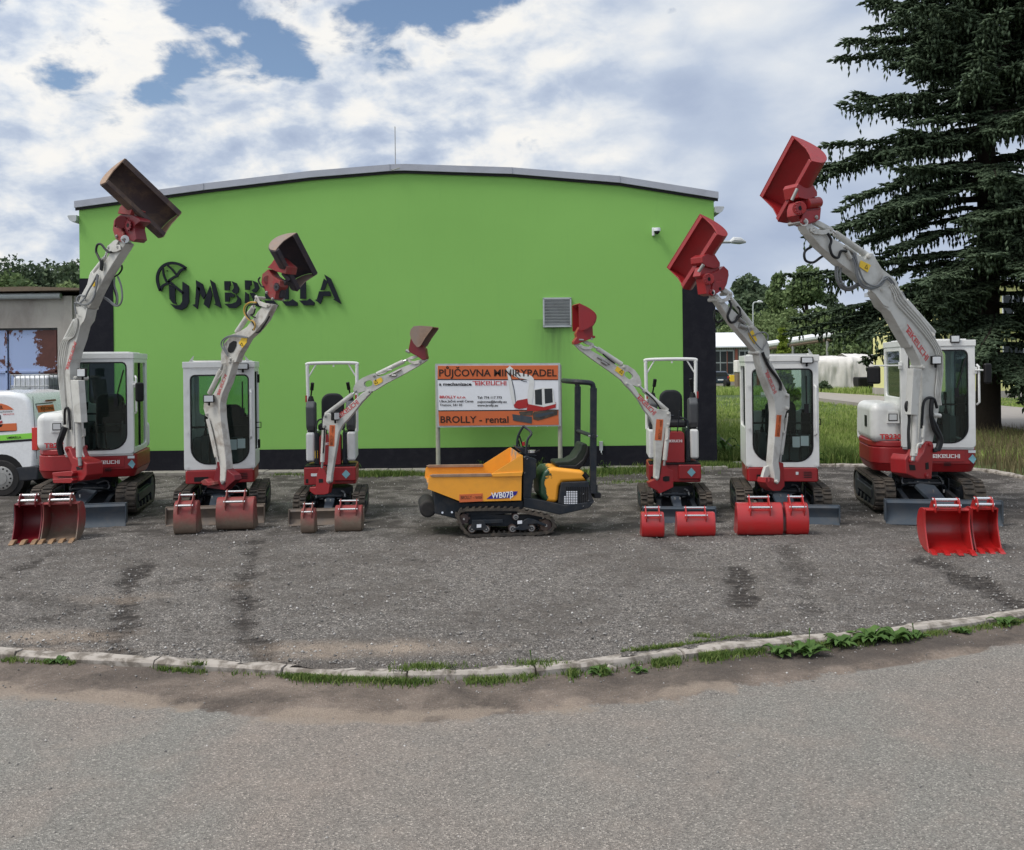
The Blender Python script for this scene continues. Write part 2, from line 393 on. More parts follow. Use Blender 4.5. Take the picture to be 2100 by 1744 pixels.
def undercarriage(root,L,W,bw,h,blade_w,blade_y,bh,bmat):
    for sx in (-1,1): make_track(L,bw,h,sx,sx*(W/2-bw/2),root)
    c=M1('dark_steel')
    wi=W/2-bw
    c.bb(-wi*0.75,wi*0.75,-0.42*L/2.1,0.45*L/2.1,h*0.30,h*0.80)
    c.prism([(-wi-0.02,-L*0.20,h*0.45),(-wi*0.6,-L*0.20,h*0.9),(wi*0.6,-L*0.20,h*0.9),(wi+0.02,-L*0.20,h*0.45)],(0,L*0.4,0))
    c.prism([(-wi-0.02,-L*0.05,h*0.40),(-wi*0.5,-L*0.33,h*0.80),(wi*0.5,-L*0.33,h*0.80),(wi+0.02,-L*0.05,h*0.40)],(0,0,0.04))
    c.cyl((0,0,h*0.8),(0,0,h*1.12),min(0.33,W*0.3),24)
    c.obj('chassis',root,bevel=0.012)
    b=M1('dark_steel')
    for sx in (-1,1):
        x0=sx*wi*0.72
        b.prism([(x0-0.035,-L*0.17,h*0.66),(x0+0.035,-L*0.17,h*0.66),(x0+0.035+sx*0.03,blade_y+0.04,bh*0.62),(x0-0.035+sx*0.03,blade_y+0.04,bh*0.62)],(0,0,-0.09))
        b.bb(x0-0.055,x0-0.035,-L*0.24,-L*0.14,h*0.45,h*0.95); b.bb(x0+0.035,x0+0.055,-L*0.24,-L*0.14,h*0.45,h*0.95)
    b.obj('blade_arm',root,bevel=0.008)
    cy=M1('blade_grey'); q=0.14 if W>1.2 else 0.07
    cy.prism([(-q*0.45,-L*0.17,h*0.93),(q*0.45,-L*0.17,h*0.93),(q,-L*0.28,h*0.80),(q*0.8,blade_y+0.22,bh*0.88),(q*0.4,blade_y+0.12,bh*0.80),(-q*0.4,blade_y+0.12,bh*0.80),(-q*0.8,blade_y+0.22,bh*0.88),(-q,-L*0.28,h*0.80)],(0,0,-0.05))
    cy.mat('steel')
    for (a,bb) in ((-.55,-L*0.28),(.55,-L*0.28),(-.5,blade_y+0.26),(.5,blade_y+0.26)): cy.cyl((a*q,bb,h*0.78),(a*q,bb,h*0.86),0.012,8)
    cy.obj('blade_cylinder',root,bevel=0.006)
    hz=MB().mat('hose_grey')
    for sx in (-1,1): hz.tube(spline([(sx*0.05,-L*0.17,h*0.9),(sx*wi*0.5,-L*0.20,h*1.0),(sx*wi*0.62,-L*0.26,h*0.8),(sx*wi*0.3,-L*0.31,h*0.75)],5),0.012,6)
    hz.obj('blade_hose',root)
    bl=M1(bmat); prof=[(0.05,bh),(0.015,bh*0.85),(0.05,bh*0.6),(0.055,bh*0.35),(0.02,bh*0.12),(-0.03,0.0)]
    bl.sheet([(-blade_w/2,blade_y+y-0.02,z) for y,z in prof],(blade_w,0,0),-0.018)
    bl.bb(-blade_w/2,blade_w/2,blade_y+0.02,blade_y+0.055,bh-0.025,bh)
    for sx in (-1,1): bl.bb(sx*blade_w/2-0.008,sx*blade_w/2+0.008,blade_y-0.03,blade_y+0.09,bh*0.12,bh-0.002)
    bl.obj('dozer_blade',root,bevel=0.004)

def ring_face(mb,outer,inner,to3,vec): mb.ring([to3(a,b) for a,b in outer],[to3(a,b) for a,b in inner],vec)

def cab(root,x0,x1,yf,yb,z0,z1,win,wr,outer_r,midz=None,left_low=None,door_low=None,seat_x=None,tint='cab_glass',vis=(1,1)):
    """closed cab: front window win=(x0,z0,x1,z1), wr radii; side windows both sides"""
    f=M1('machine_white'); t=0.055
    # front
    ring_face(f,rrect(x0,z0,x1,z1,outer_r),rrect(*win,wr),lambda a,b:(a,yf,b),(0,t,0))
    # rear
    ring_face(f,rrect(x0,z0,x1,z1,outer_r),rrect(x0+0.1,z0+(z1-z0)*0.48,x1-0.1,z1-0.12,0.08),lambda a,b:(a,yb-t,b),(0,t,0))
    # sides
    for sx,xx,low in ((-1,x0,left_low if left_low is not None else z0+0.1),(1,x1-0.045,door_low if door_low is not None else z0+0.1)):
        ring_face(f,rrect(yf+t,z0,yb-t,z1-0.02,0.02),rrect(yf+t+0.035,low,yb-t-0.08,z1-0.14,0.07),lambda a,b:(xx,a,b),(0.045,0,0))
    f.bb(x0+0.02,x1-0.02,yf+0.02,yb-0.02,z0-0.03,z0+0.02)
    o=f.obj('cab',root,bevel=0.012,seg=2)
    r=M1('machine_white').bb(x0-0.01,x1+0.01,yf-0.015,yb+0.01,z1-0.075,z1+0.015)
    r.bb(x0+0.08,x1-0.08,yf+0.15,yb-0.2,z1+0.017,z1+0.035)
    r.obj('cab_roof',root,bevel=0.04,seg=4)
    g=M1(tint); g.prism([(a,yf+0.018,b) for a,b in rrect(win[0]-0.006,win[1]-0.006,win[2]+0.006,win[3]+0.006,wr)],(0,0.006,0)); g.obj('front_window',root,smooth=False)
    g=M1(tint); g.bb(x0+0.09,x1-0.09,yb-0.03,yb-0.024,z0+(z1-z0)*0.47,z1-0.11); g.obj('rear_window',root,smooth=False)
    for nm,xx,low in (('side_window',x0+0.02,left_low if left_low is not None else z0+0.1),('door_window',x1-0.028,door_low if door_low is not None else z0+0.1)):
        g=M1(tint); g.bb(xx,xx+0.006,yf+t+0.03,yb-t-0.075,low-0.005,z1-0.135); g.obj(nm,root,smooth=False)
    # gaskets & mid bar
    k=M1('black_plastic'); W0=rrect(*win,wr); W1=rrect(win[0]+0.016,win[1]+0.016,win[2]-0.016,win[3]-0.016,[max(0.01,q-0.016) for q in wr])
    k.ring([(a,yf-0.004,b) for a,b in W0],[(a,yf-0.004,b) for a,b in W1],(0,0.03,0))
    if midz: k.bb(win[0]+0.01,win[2]-0.01,yf+0.026,yf+0.05,midz-0.014,midz+0.014)
    k.bb(x1-0.03,x1-0.005,(yf+yb)/2-0.012,(yf+yb)/2+0.012,(door_low or z0+0.1),z1-0.14)
    k.obj('window_seal',root)
    # interior
    sx_=seat_x if seat_x is not None else (x0+x1)/2+0.04
    i=M1('interior_grey'); i.bb(x0+0.05,x1-0.05,yb-0.42,yb-0.08,z0+0.02,z0+(z1-z0)*0.27); i.mat('console_grey')
    i.bb(sx_-0.36,sx_-0.25,yb-0.70,yb-0.2,z0+0.02,z0+0.47); i.bb(sx_+0.24,sx_+0.34,yb-0.70,yb-0.2,z0+0.02,z0+0.47)
    i.mat('black_plastic')
    for s in (-0.30,0.29):
        i.cyl((sx_+s,yb-0.66,z0+0.47),(sx_+s,yb-0.66,z0+0.55),0.035,10,0.02); i.cyl((sx_+s,yb-0.66,z0+0.52),(sx_+s*0.95,yb-0.70,z0+0.72),0.014,8); i.cyl((sx_+s*0.95,yb-0.70,z0+0.68),(sx_+s*0.93,yb-0.71,z0+0.80),0.026,8)
    for s in (-0.07,0.07): i.cyl((sx_+s,yf+0.35,z0+0.02),(sx_+s,yf+0.22,z0+0.50),0.012,8); i.bb(sx_+s-0.04,sx_+s+0.04,yf+0.25,yf+0.40,z0+0.03,z0+0.07)
    i.bb(x1-0.20,x1-0.08,yf+0.25,yf+0.36,z0+0.45,z0+0.75)
    i.bb(x0+0.1,x1-0.1,yf+0.08,yf+0.2,z1-0.14,z1-0.10)
    i.obj('interior',root,bevel=0.012)
    s=M1('seat_dark'); s.bb(sx_-0.22,sx_+0.22,yb-0.72,yb-0.26,z0+0.30,z0+0.42); 
    s.prism([(sx_+a,yb-0.34,z0+0.40+b) for a,b in rrect(-0.22,0,0.22,0.52,(0.05,0.05,0.13,0.13))],(0,0.12,0)); s.obj('seat',root,bevel=0.03,seg=3)

def wiper(root,a,b,yf):
    m=M1('black_plastic'); m.tube([(a[0],yf-0.02,a[1]),(b[0],yf-0.03,b[1])],0.010,6)
    d=Vector((b[0]-a[0],0,b[1]-a[1])).normalized(); mid=Vector((b[0],yf-0.022,b[1]))
    m.box(mid-d*0.22,(0.018,0.012,0.44),Matrix.Rotation(math.atan2(d.x,d.z),3,'Y')); m.bb(a[0]-0.03,a[0]+0.03,yf-0.03,yf,a[1]-0.09,a[1]+0.04)
    m.obj('wiper',root)
def mirror(root,pivot,c,w=0.15,h=0.30,rz=0.3):
    m=M1('machine_white'); pv=Vector(pivot); c=Vector(c)
    m.tube([pv,pv+Vector((0,-0.06,0)),Vector((c.x,pv.y-0.08,pv.z)),c+Vector((0,0.02,0.02))],0.012,8); m.box(pv,(0.05,0.06,0.10))
    o=m.obj('mirror',root,bevel=0.004); k=M1('black_plastic'); R=Matrix.Rotation(rz,3,'Z')
    k.box(c,(w,0.06,h),R); k.obj('mirror_housing',o,bevel=0.03,seg=3)
def work_light(root,c,w=0.12,h=0.10,inv=None,rz=0,parts=True):
    R=Matrix.Rotation(rz,3,'Z'); c=Vector(c)
    m=M1('black_plastic').box(c,(w,0.07,h),R); m.box(c+Vector((0,0.02,-h/2-0.02)),(0.03,0.03,0.05))
    o=m.obj('work_light',root,bevel=0.012,seg=2,inv=inv)
    M1('lamp_lens').box(c+R@Vector((0,-0.037,0)),(w*0.82,0.012,h*0.76),R).obj('lens',o,bevel=0.004,inv=inv)
    return o

def house_big(root):
    # red lower body, plan outline
    plan=[]
    for (cx,cy,r,a0,a1) in ((-0.47,-0.42,0.28,180,270),(0.58,-0.56,0.15,270,360),(0.40,0.42,0.36,0,80),(-0.30,0.40,0.45,100,180)):
        for k in range(7):
            a=math.radians(a0+(a1-a0)*k/6); plan.append((cx+r*math.cos(a),cy+r*math.sin(a)))
    b=M1('red_paint'); b.prism([(x,y,0.72) for x,y in plan],(0,0,0.24))
    lower=[(x*0.93,y*0.93,0.60) for x,y in plan]; up=[(x,y,0.72) for x,y in plan]; n=len(plan)
    b.add(lower+up,[tuple(reversed(range(n)))]+[(i,(i+1)%n,n+(i+1)%n,n+i) for i in range(n)])
    b.obj('lower_body',root,bevel=0.012)
    # name panel in the front
    p=M1('red_paint').bb(0.05,0.55,-0.722,-0.706,0.76,0.92); p.mat('black_plastic')
    for i in range(3): p.bb(0.26,0.36,-0.7235,-0.70,0.70+i*0.018,0.708+i*0.018)
    p.obj('front_panel',root,bevel=0.004)
    t=M1('ink_white'); put_text(t,'stroke','TAKEUCHI',(0.08,-0.723,0.815),Vector((1,0,0)),Vector((0,0,1)),width=0.40,height=0.052); t.obj('lettering',root,smooth=False)
    s=M1('sticker_blue').prism([(0.60,-0.712,0.80),(0.67,-0.712,0.73),(0.74-0.03,-0.70,0.80),(0.66,-0.712,0.87)],(0,-0.004,0)); s.mat('sticker_white').bb(0.60,0.70,-0.716,-0.71,0.89,0.93); s.obj('sticker',root,smooth=False)
    # hood
    h=M1('machine_white').bb(-0.75,-0.30,-0.66,0.72,1.02,1.62); h.obj('hood',root,bevel=0.12,seg=6)
    h=M1('red_paint'); h.prism([(x,y,0.965) for x,y in [(-0.755,-0.30),(-0.74,-0.45),(-0.66,-0.60),(-0.50,-0.685),(-0.31,-0.69),(-0.31,0.60),(-0.60,0.60),(-0.755,0.45)]],(0,0,0.09)); h.obj('hood_band',root,bevel=0.02)
    h2=M1('machine_white').bb(-0.74,0.72,0.62,0.78,0.96,1.40); h2.obj('rear_cover',root,bevel=0.08,seg=4)
    l=M1('machine_white').prism([(-0.52,-0.60,1.32),(-0.34,-0.60,1.32),(-0.355,-0.60,1.50),(-0.50,-0.60,1.50)],(0,-0.085,0)); l.mat('black_plastic').bb(-0.50,-0.37,-0.690,-0.684,1.355,1.465)
    l.mat('lamp_lens').bb(-0.488,-0.382,-0.695,-0.689,1.367,1.453); l.obj('headlight',root,bevel=0.01)
    t=M1('ink_red'); put_text(t,'font','TB230',(-0.62,-0.665,1.085),Vector((1,0,0)),Vector((0,0,1)),width=0.30,height=0.075,bold=0.03); t.obj('model_lettering',root,smooth=False)
    e=M1('black_plastic').bb(-0.757,-0.749,-0.35,-0.15,1.25,1.42); e.obj('side_grille',root)
    cab(root,-0.33,0.70,-0.74,0.62,0.965,2.53,(-0.22,1.03,0.60,2.40),(0.05,0.24,0.08,0.06),(0.03,0.05,0.07,0.07),midz=1.60,left_low=1.70,door_low=1.05,seat_x=0.16)
    # plinth under the cab
    hd=M1('machine_white').tube([(0.725,-0.72,1.60),(0.745,-0.76,1.63),(0.745,-0.76,2.15),(0.725,-0.72,2.18)],0.016,8); hd.obj('grab_rail',root)
    wiper(root,(0.44,1.80),(0.56,2.28),-0.74)
def uhook(root,x,yf,z):
    pass
def house_mid(root,rail=1):
    b=M1('red_paint')
    plan=rrect(-0.49,-0.62,0.49,0.60,(0.07,0.07,0.34,0.34)); b.prism([(x,y,0.50) for x,y in plan],(0,0,0.20))
    b.bb(-0.47,0.47,-0.64,-0.61,0.50,0.695)
    b.obj('lower_body',root,bevel=0.015)
    g=M1('black_plastic')
    for i in range(4): g.bb(0.28,0.39,-0.646,-0.63,0.56+i*0.024,0.57+i*0.024)
    g.bb(-0.36,-0.16,-0.646,-0.62,0.535,0.60); g.obj('vent',root)
    s=M1('sticker_white').bb(0.175,0.21,-0.646,-0.638,0.60,0.64); s.obj('sticker',root,smooth=False)
    rc=M1('machine_white').prism([(x,y,0.70) for x,y in rrect(-0.49,0.30,0.49,0.62,(0.05,0.05,0.3,0.3))],(0,0,0.55)); rc.obj('rear_cover',root,bevel=0.04,seg=3)
    cab(root,-0.50,0.50,-0.62,0.42,0.70,2.26,(-0.405,0.775,0.42,2.08),(0.25,0.22,0.07,0.07),(0.03,0.03,0.09,0.09),midz=1.32,left_low=1.25,door_low=0.95,seat_x=0.06)
    v=M1('steel').prism([(-0.40,-0.625,2.155),(0.40,-0.625,2.155),(0.36,-0.50,2.285),(-0.36,-0.50,2.285)],(0,0.015,0.012)); v.obj('sun_roof',root,bevel=0.006)
    f=M1('machine_white')
    for sx in (-1,1): f.prism([(sx*0.44,-0.56,2.26),(sx*0.39,-0.56,2.26),(sx*0.36,-0.60,2.36)],(0.012,0,0))
    f.obj('guard_bracket',root)
    hd=M1('machine_white').tube([(0.44,-0.64,1.15),(0.455,-0.69,1.18),(0.455,-0.69,1.82),(0.44,-0.64,1.85)],0.016,8); hd.obj('grab_rail',root)
    k=M1('black_plastic'); 
    for z in (0.95,1.95): k.bb(0.50,0.535,0.0,0.06,z,z+0.13)
    k.tube([(0.50,-0.30,1.36),(0.57,-0.30,1.36),(0.57,-0.30,1.28),(0.50,-0.30,1.28)],0.009,6)
    k.obj('door_handle',root)
    bt=M1('machine_white')
    for z in (0.74,1.25,1.85):
        for sx in (-1,1): bt.cyl((sx*0.455,-0.63,z),(sx*0.455,-0.645,z),0.018,10)
    bt.obj('cab_bolt',root)
    work_light(root,(0.34,-0.65,2.20),0.17,0.09)
    wiper(root,(0.33,1.55),(0.33,1.98),-0.62)
    st=M1('sticker_white').bb(0.14,0.24,-0.60,-0.596,0.98,1.13); st.bb(0.25,0.36,-0.60,-0.596,1.00,1.14); st.obj('window_sticker',root,smooth=False)
def house_small(root,red='red_paint'):
    b=M1(red); b.prism([(x,y,0.47) for x,y in rrect(-0.37,-0.36,0.37,0.62,(0.05,0.05,0.25,0.25))],(0,0,0.255))
    b.bb(-0.37,-0.13,-0.41,-0.34,0.47,0.725); b.bb(0.05,0.37,-0.41,-0.34,0.52,0.725); b.obj('lower_body',root,bevel=0.015)
    st=M1('black_plastic').bb(-0.36,0.36,-0.38,0.0,0.726,0.745); st.bb(-0.345,-0.31,-0.412,-0.40,0.50,0.56); st.obj('step_mat',root)
    e=M1(red).prism([(x,-0.28,z) for x,z in rrect(-0.16,0.745,0.15,1.19,(0.01,0.01,0.05,0.05))],(0,0.30,0)); e.obj('front_column',root,bevel=0.02)
    t=M1('ink_white'); put_text(t,'stroke','TAKEUCHI',(-0.115,-0.285,1.04),Vector((1,0,0)),Vector((0,0,1)),width=0.23,height=0.034); t.obj('lettering',root,smooth=False)
    for sx in (-1,1):
        a=M1('machine_white'); a.bb(min(sx*0.36,sx*0.235),max(sx*0.36,sx*0.235),-0.22,0.55,0.79,1.22); a.obj('side_cover',root,bevel=0.035,seg=3)
        k=M1('dark_steel'); k.bb(min(sx*0.245,sx*0.17),max(sx*0.245,sx*0.17),-0.19,0.4,0.745,1.21); k.obj('side_panel',root,bevel=0.01)
        c=M1('console_grey').prism([(sx*0.29-0.065,y,z) for y,z in [(-0.22,1.30),(-0.26,1.60),(-0.16,1.68),(0.10,1.66),(0.12,1.34),(0.0,1.24),(-0.15,1.24)]],(0.13,0,0)); c.obj('console',root,bevel=0.03,seg=3)
        j=M1('black_plastic').cyl((sx*0.29,-0.10,1.66),(sx*0.29,-0.11,1.75),0.055,12,0.03)
        j.cyl((sx*0.29,-0.11,1.74),(sx*0.27,-0.16,1.86),0.012,8); j.cyl((sx*0.27,-0.16,1.84),(sx*0.255,-0.19,1.95),0.026,10); j.obj('control_lever',root,bevel=0.004); M1('black_plastic').bb(sx*0.29-0.05,sx*0.29+0.05,-0.12,0.10,1.20,1.26).obj('console_foot',root)
        m=M1('red_bright').bb(sx*0.365-0.012,sx*0.365+0.012,-0.06,-0.03,1.66,1.76); m.obj('marker',root)
    s=M1('seat_dark'); s.prism([(x,0.22,z) for x,z in rrect(-0.17,1.25,0.17,1.78,(0.05,0.05,0.13,0.13))],(0,0.10,0)); s.bb(-0.19,0.19,-0.14,0.28,1.24,1.34); s.obj('seat',root,bevel=0.035,seg=3)
    g=M1('dark_steel')
    g.tube(spline([(-0.20,-0.30,0.80),(-0.20,-0.31,1.25),(-0.18,-0.31,1.38),(-0.12,-0.31,1.42),(0.0,-0.31,1.42)],4),0.013,8); g.tube(spline([(0.20,-0.30,0.80),(0.20,-0.31,1.25),(0.18,-0.31,1.36),(0.08,-0.31,1.40)],4),0.013,8)
    for x in (-0.05,0.05): g.tube([(x,-0.27,1.19),(x*1.6,-0.33,1.50)],0.009,6)
    g.obj('travel_lever',root)
    r=M1('machine_white'); yb=0.22
    r.tube(spline([(-0.36,yb,1.20),(-0.36,yb,1.5),(-0.37,yb,2.10),(-0.365,yb,2.19),(-0.32,yb,2.235),(0.32,yb,2.235),(0.365,yb,2.19),(0.37,yb,2.10),(0.36,yb,1.5),(0.36,yb,1.20)],5),0.026,10)
    for sx in (-1,1): r.tube([(sx*0.36,yb,2.02),(sx*0.24,yb,2.22)],0.012,6)
    r.cyl((0.02,yb,2.21),(0.02,yb,2.18),0.014,8)
    r.obj('roll_bar',root)
    d=M1('sticker_blue').prism([(0.17,-0.414,0.62),(0.23,-0.414,0.555),(0.29,-0.414,0.62),(0.23,-0.414,0.685)],(0,-0.004,0)); d.mat('sticker_white').bb(-0.27,-0.17,-0.415,-0.411,0.60,0.64); d.mat('sticker_yellow').bb(-0.235,-0.19,-0.20,-0.192,0.84,0.95); d.obj('sticker',root,smooth=False)

def ditch_bucket(arm,A,U,W,dY,mats,crop,k,prof_depth=0.5,ears=True,YA=None):
    """wide tilting bucket; A hinge corner of near end, U towards lip, W along width (crop px)"""
    pl=arm.pl
    q=crop(*A); Y=YA; a=P(*q,Y); u2=crop(A[0]+U[0],A[1]+U[1]); w2=crop(A[0]+W[0],A[1]+W[1])
    Wv=P(*w2,Y+dY)-a; best=None
    # U: choose depth so that U is perpendicular to W
    lo,hi=-1.0,1.0
    f=lambda t:(P(*u2,Y+t)-a).dot(Wv)
    for _ in range(60):
        m=(lo+hi)/2
        if (f(m)>0)==(f(hi)>0): hi=m
        else: lo=m
    Uv=P(*u2,Y+(lo+hi)/2)-a; B=Wv.cross(Uv).normalized()
    if B.y<0: B=-B
    s=Uv.length; prof=[(0.0,0.0),(-0.04,0.22),(0.02,0.38),(0.18,0.52),(0.42,0.56),(0.66,0.46),(0.86,0.26),(1.0,0.02)]
    pp=spline([a+Uv*u+B*(b*s*prof_depth/0.5) for u,b in prof],3)
    mb=M1(mats[0]); wn=Wv.normalized()
    mb.sheet(pp,Wv,0.012)
    mb.prism([pp[-1],pp[-1]+B*0.02,pp[-1]+B*0.02-Uv.normalized()*0.07,pp[-1]-Uv.normalized()*0.07],Wv)
    mb.prism([a-B*0.008,a+B*0.01,a+B*0.01+Uv.normalized()*0.06,a-B*0.008+Uv.normalized()*0.06],Wv)
    o=mb.obj('bucket',arm.root,bevel=0.004,inv=arm.inv,angle=40)
    for t in (0,1):
        sp=M1(mats[1]); c=Wv*t+(wn*-0.014 if t==0 else wn*0.0); hollow=[p+c for p in pp]
        # concave front edge
        hollow+= [a+c+Uv*0.75+B*(0.08*s),a+c+Uv*0.5+B*(0.13*s),a+c+Uv*0.25+B*(0.09*s)]
        sp.prism(hollow,wn*0.014); sp.obj('side_plate',o,bevel=0.003,inv=arm.inv)
    return a,Uv,Wv,B,o
EXG='mini excavators parked in a row with raised booms'
def start(label,loc,deg,px,py,Y,a,w):
    r=thing('mini_excavator',label,'excavator',loc,math.radians(deg),EXG)
    inv=mat_of(loc,math.radians(deg)).inverted()
    return r,Arm(r,inv,APlane(px,py,Y,a,w))
def rescale(root,k):
    for o in list(root.children_recursive):
        for v in o.data.vertices: v.co*=k


def gear(A,q,off,r,mat,parent):
    c=A.pl.hit(q,off); n=A.pl.n; u=Vector((0,0,1)); v=n.cross(u)
    g=M1(mat).cyl(c+n*0.012,c,r*0.72,20)
    for k in range(12):
        a=2*PI*k/12; p=c+(u*math.cos(a)+v*math.sin(a))*r*0.84; g.cyl(p+n*0.016,p,r*0.11,6)
    g.mat('black_plastic').cyl(c+n*0.014,c,r*0.34,14); g.obj('swing_gear',parent,inv=A.inv)
# ---- M1: large, far left ------------------------------------------------------
r,A=start('large white and red cabbed excavator at the far left, rusty brown bucket raised',(-6.45,15.1,0),12,150,965,13.95,56,0.165)
undercarriage(r,2.1,1.52,0.30,0.52,1.50,-1.80,0.34,'blade_grey')
house_big(r)
mirror(r,(0.70,-0.70,2.05),(0.80,-0.80,1.93),0.13,0.30,0.5)
rescale(r,0.952)
T=T2
boom=A.plate('boom','arm_grey',T2([(720,1190),(690,1330),(640,1400),(600,1560),(550,1700)])+C1b([(560,200),(535,300),(538,400),(545,520),(560,700),(575,930),(550,965),(510,930),(480,720),(462,560),(448,440),(445,320),(455,235),(500,130)])+T2([(470,1600),(540,1430),(590,1330),(580,1160)]))
A.plate('boom_cheek','arm_grey',T2([(590,1165),(655,1150),(722,1180),(700,1290),(680,1345),(655,1365),(660,1290),(600,1260)]),0.014,0.014,0.003,boom)
stick=A.plate('stick','arm_grey',T2([(1075,335),(1150,350),(1195,385),(1060,600),(940,790),(830,1000),(770,1140),(740,1180),(680,1175),(610,1130),(645,1020),(690,940),(722,880),(745,770),(775,722),(800,760),(850,700),(940,600),(1000,500),(1035,410)]),-0.01,0.145)
A.rod('bucket_cylinder',[('arm_grey',T2(790,760),T2(950,560),0.036,-0.07),('chrome',T2(950,560),T2(985,440),0.020,-0.07)])
A.rod('boom_cylinder',[('arm_grey',C1b(595,560),C1b(610,1010),0.042,0.085),('steel',C1b(611,1010),C1b(618,1075),0.026,0.085)])
A.plate('cylinder_guard','arm_grey',C1b([(540,418),(602,420),(624,745),(568,745)]),0.135,0.10,0.006)
A.pins('pin','arm_grey',[T2(985,430),T2(1095,425),T2(690,1165),C1b(572,405)],0.032)
A.plate('bucket_link','arm_grey',T2([(965,430),(985,405),(1050,345),(1085,332),(1110,350),(1080,400),(1130,405),(1135,460),(1080,485),(1010,488),(970,455)]),0.02,0.018,0.004)
M1('sticker_white').cyl(A.pl.hit(T2(1190,330),0.02),A.pl.hit(T2(1190,330),-0.17),0.055,16).obj('tip_boss',stick,inv=A.inv,bevel=0.004)
A.text('lettering','stroke','TAKEUCHI','ink_red',C1b(520,352),C1b(590,135),0.060,parent=boom)
A.sticker('warning_sticker','sticker_yellow',T2([(795,850),(815,835),(820,905),(790,915)]),parent=stick)
for pts,m,rr in (([(890,710),(895,620),(870,560),(835,480),(850,400),(895,392),(945,450),(990,490),(1020,488)],'hose_black',0.017),
  ([(905,720),(915,600),(880,570)],'hose_black',0.014),([(850,760),(800,860),(740,960),(690,1060),(630,1120)],'hose_grey',0.013),
  ([(860,770),(840,900),(810,1020),(760,1110),(680,1135),(610,1110),(600,1060),(640,1020),(690,1030)],'hose_grey',0.012),
  ([(845,780),(830,950),(800,1060),(740,1130),(650,1130),(580,1110),(570,1150),(590,1250)],'hose_grey',0.011),
  ([(700,1080),(650,1020),(610,1050),(590,1130)],'hose_grey',0.011)):
    A.hose(m,[T2(*p) for p in pts],rr)
for pts,m in (([(1150,650),(1150,700),(1110,760),(1060,790)],'hose_black'),([(1060,800),(1060,900),(1095,1020),(1090,1130),(1040,1120),(980,1070),(920,1040)],'hose_grey'),([(1100,790),(1140,900),(1155,1040),(1130,1130),(1070,1150),(1000,1100),(930,1050)],'hose_grey'),([(1040,850),(1060,960),(1085,1050),(1080,1130)],'hose_black')):
    A.hose(m,[T2(*p)+(-0.17,) for p in pts],0.013)
for k in range(4):
    A.hose('arm_grey',[T2(600-k*6,1300)+(0.02,),T2(600-k*14,1400)+(0.02,),T2(560-k*22,1520)+(0.02,),C1b(520-k*14,120)+(0.02,),C1b(500-k*16,220)+(0.02,),C1b(485-k*12,330)+(0.02,),C1b(490-k*10,450)+(0.02,)]+[C1b(505-k*8,640)+(0.02,)],0.010,name='steel_pipe')
A.rod('stick_cylinder',[('arm_grey',C1b(482,150),T2(575,1330),0.035,-0.08)])
A.hose('hose_black',[C1b(540,800)+(0.03,),C1b(530,660)+(0.03,),C1b(515,630)+(0.04,),C1b(498,660)+(0.04,),C1b(498,760)+(0.03,)],0.018)
A.hose('hose_black',[C1b(500,780)+(0.05,),C1b(475,850)+(0.08,),C1b(458,910)+(0.08,),C1b(475,990)+(0.05,)],0.045)
A.hose('arm_grey',[C1b(650,790)+(0.0,),C1b(652,845)+(0.0,),C1b(632,860)+(0.0,),C1b(632,960)+(0.0,),C1b(648,1010)+(0,)],0.011,name='steel_pipe')
work_light(r,A.inv@A.pl.hit(C1b(632,362),-0.02),0.13,0.13,rz=-0.2)
# swing bracket
A.plate('swing_bracket','red_paint',C1b([(490,945),(515,930),(535,945),(560,1010),(640,1040),(665,1060),(665,1150),(640,1190),(540,1210),(405,1210),(400,1130),(540,1130),(550,1070),(520,1010)]),0.06,0.26,0.015)
A.pins('pin','red_paint',[C1b(508,948),C1b(618,1078)],0.035,0.075)
A.plate('bracket_slot','black_plastic',C1b([(585,1085),(625,1080),(630,1105),(590,1110)]),0.065,0.008,0)
A.plate('swing_post','red_paint',C1b([(400,1178),(548,1170),(560,1190),(545,1212),(410,1212)]),0.14,0.10,0.01)
A.plate('swing_post','red_paint',C1b([(400,1130),(550,1115),(560,1135),(550,1160),(420,1160),(400,1150)]),0.14,0.10,0.01)
# coupler and bucket
c=A.plate('tilt_coupler','maroon',T1([(430,1370),(440,1230),(490,1160),(540,1120),(700,1110),(830,1190),(850,1225),(765,1290),(755,1330),(770,1400),(790,1500),(740,1545),(600,1460),(560,1400)]),-0.02,0.17,0.006)
A.plate('coupler_fork','muddy_red',T1([(425,1360),(440,1210),(500,1150),(470,1230),(450,1310),(500,1340),(515,1300),(550,1305),(560,1380),(585,1390),(605,1550),(560,1550),(465,1495)]),0.03,0.03,0.006,c)
A.plate('coupler_flange','muddy_red',T1([(500,1110),(510,1070),(530,1010),(575,955),(650,1020),(720,1045),(690,1130),(640,1120)]),0.02,0.22,0.006,c)
M1('maroon').cyl(A.pl.hit(T1(560,1240),0.04),A.pl.hit(T1(560,1240),-0.19),0.085,20).obj('coupler_barrel',c,inv=A.inv,bevel=0.006)
A.pins('coupler_pin','steel',[T1(575,1500),T1(475,1455)],0.022,0.05,0.22,c)
gear(A,T1(670,1290),0.0,0.085,'maroon',c)
ditch_bucket(A,(320,640),(310,-375),(885,815),0.62,('rust_bucket','rust_end'),T1,4.36,0.46,YA=A.pl.hit(T1(620,1050)).y-0.40)
M1('steel').cyl(P(*T1(700,1050),A.pl.hit(T1(620,1050)).y-0.05),P(*T1(840,1190),A.pl.hit(T1(620,1050)).y+0.03),0.03,12).obj('tilt_cylinder',c,inv=A.inv)

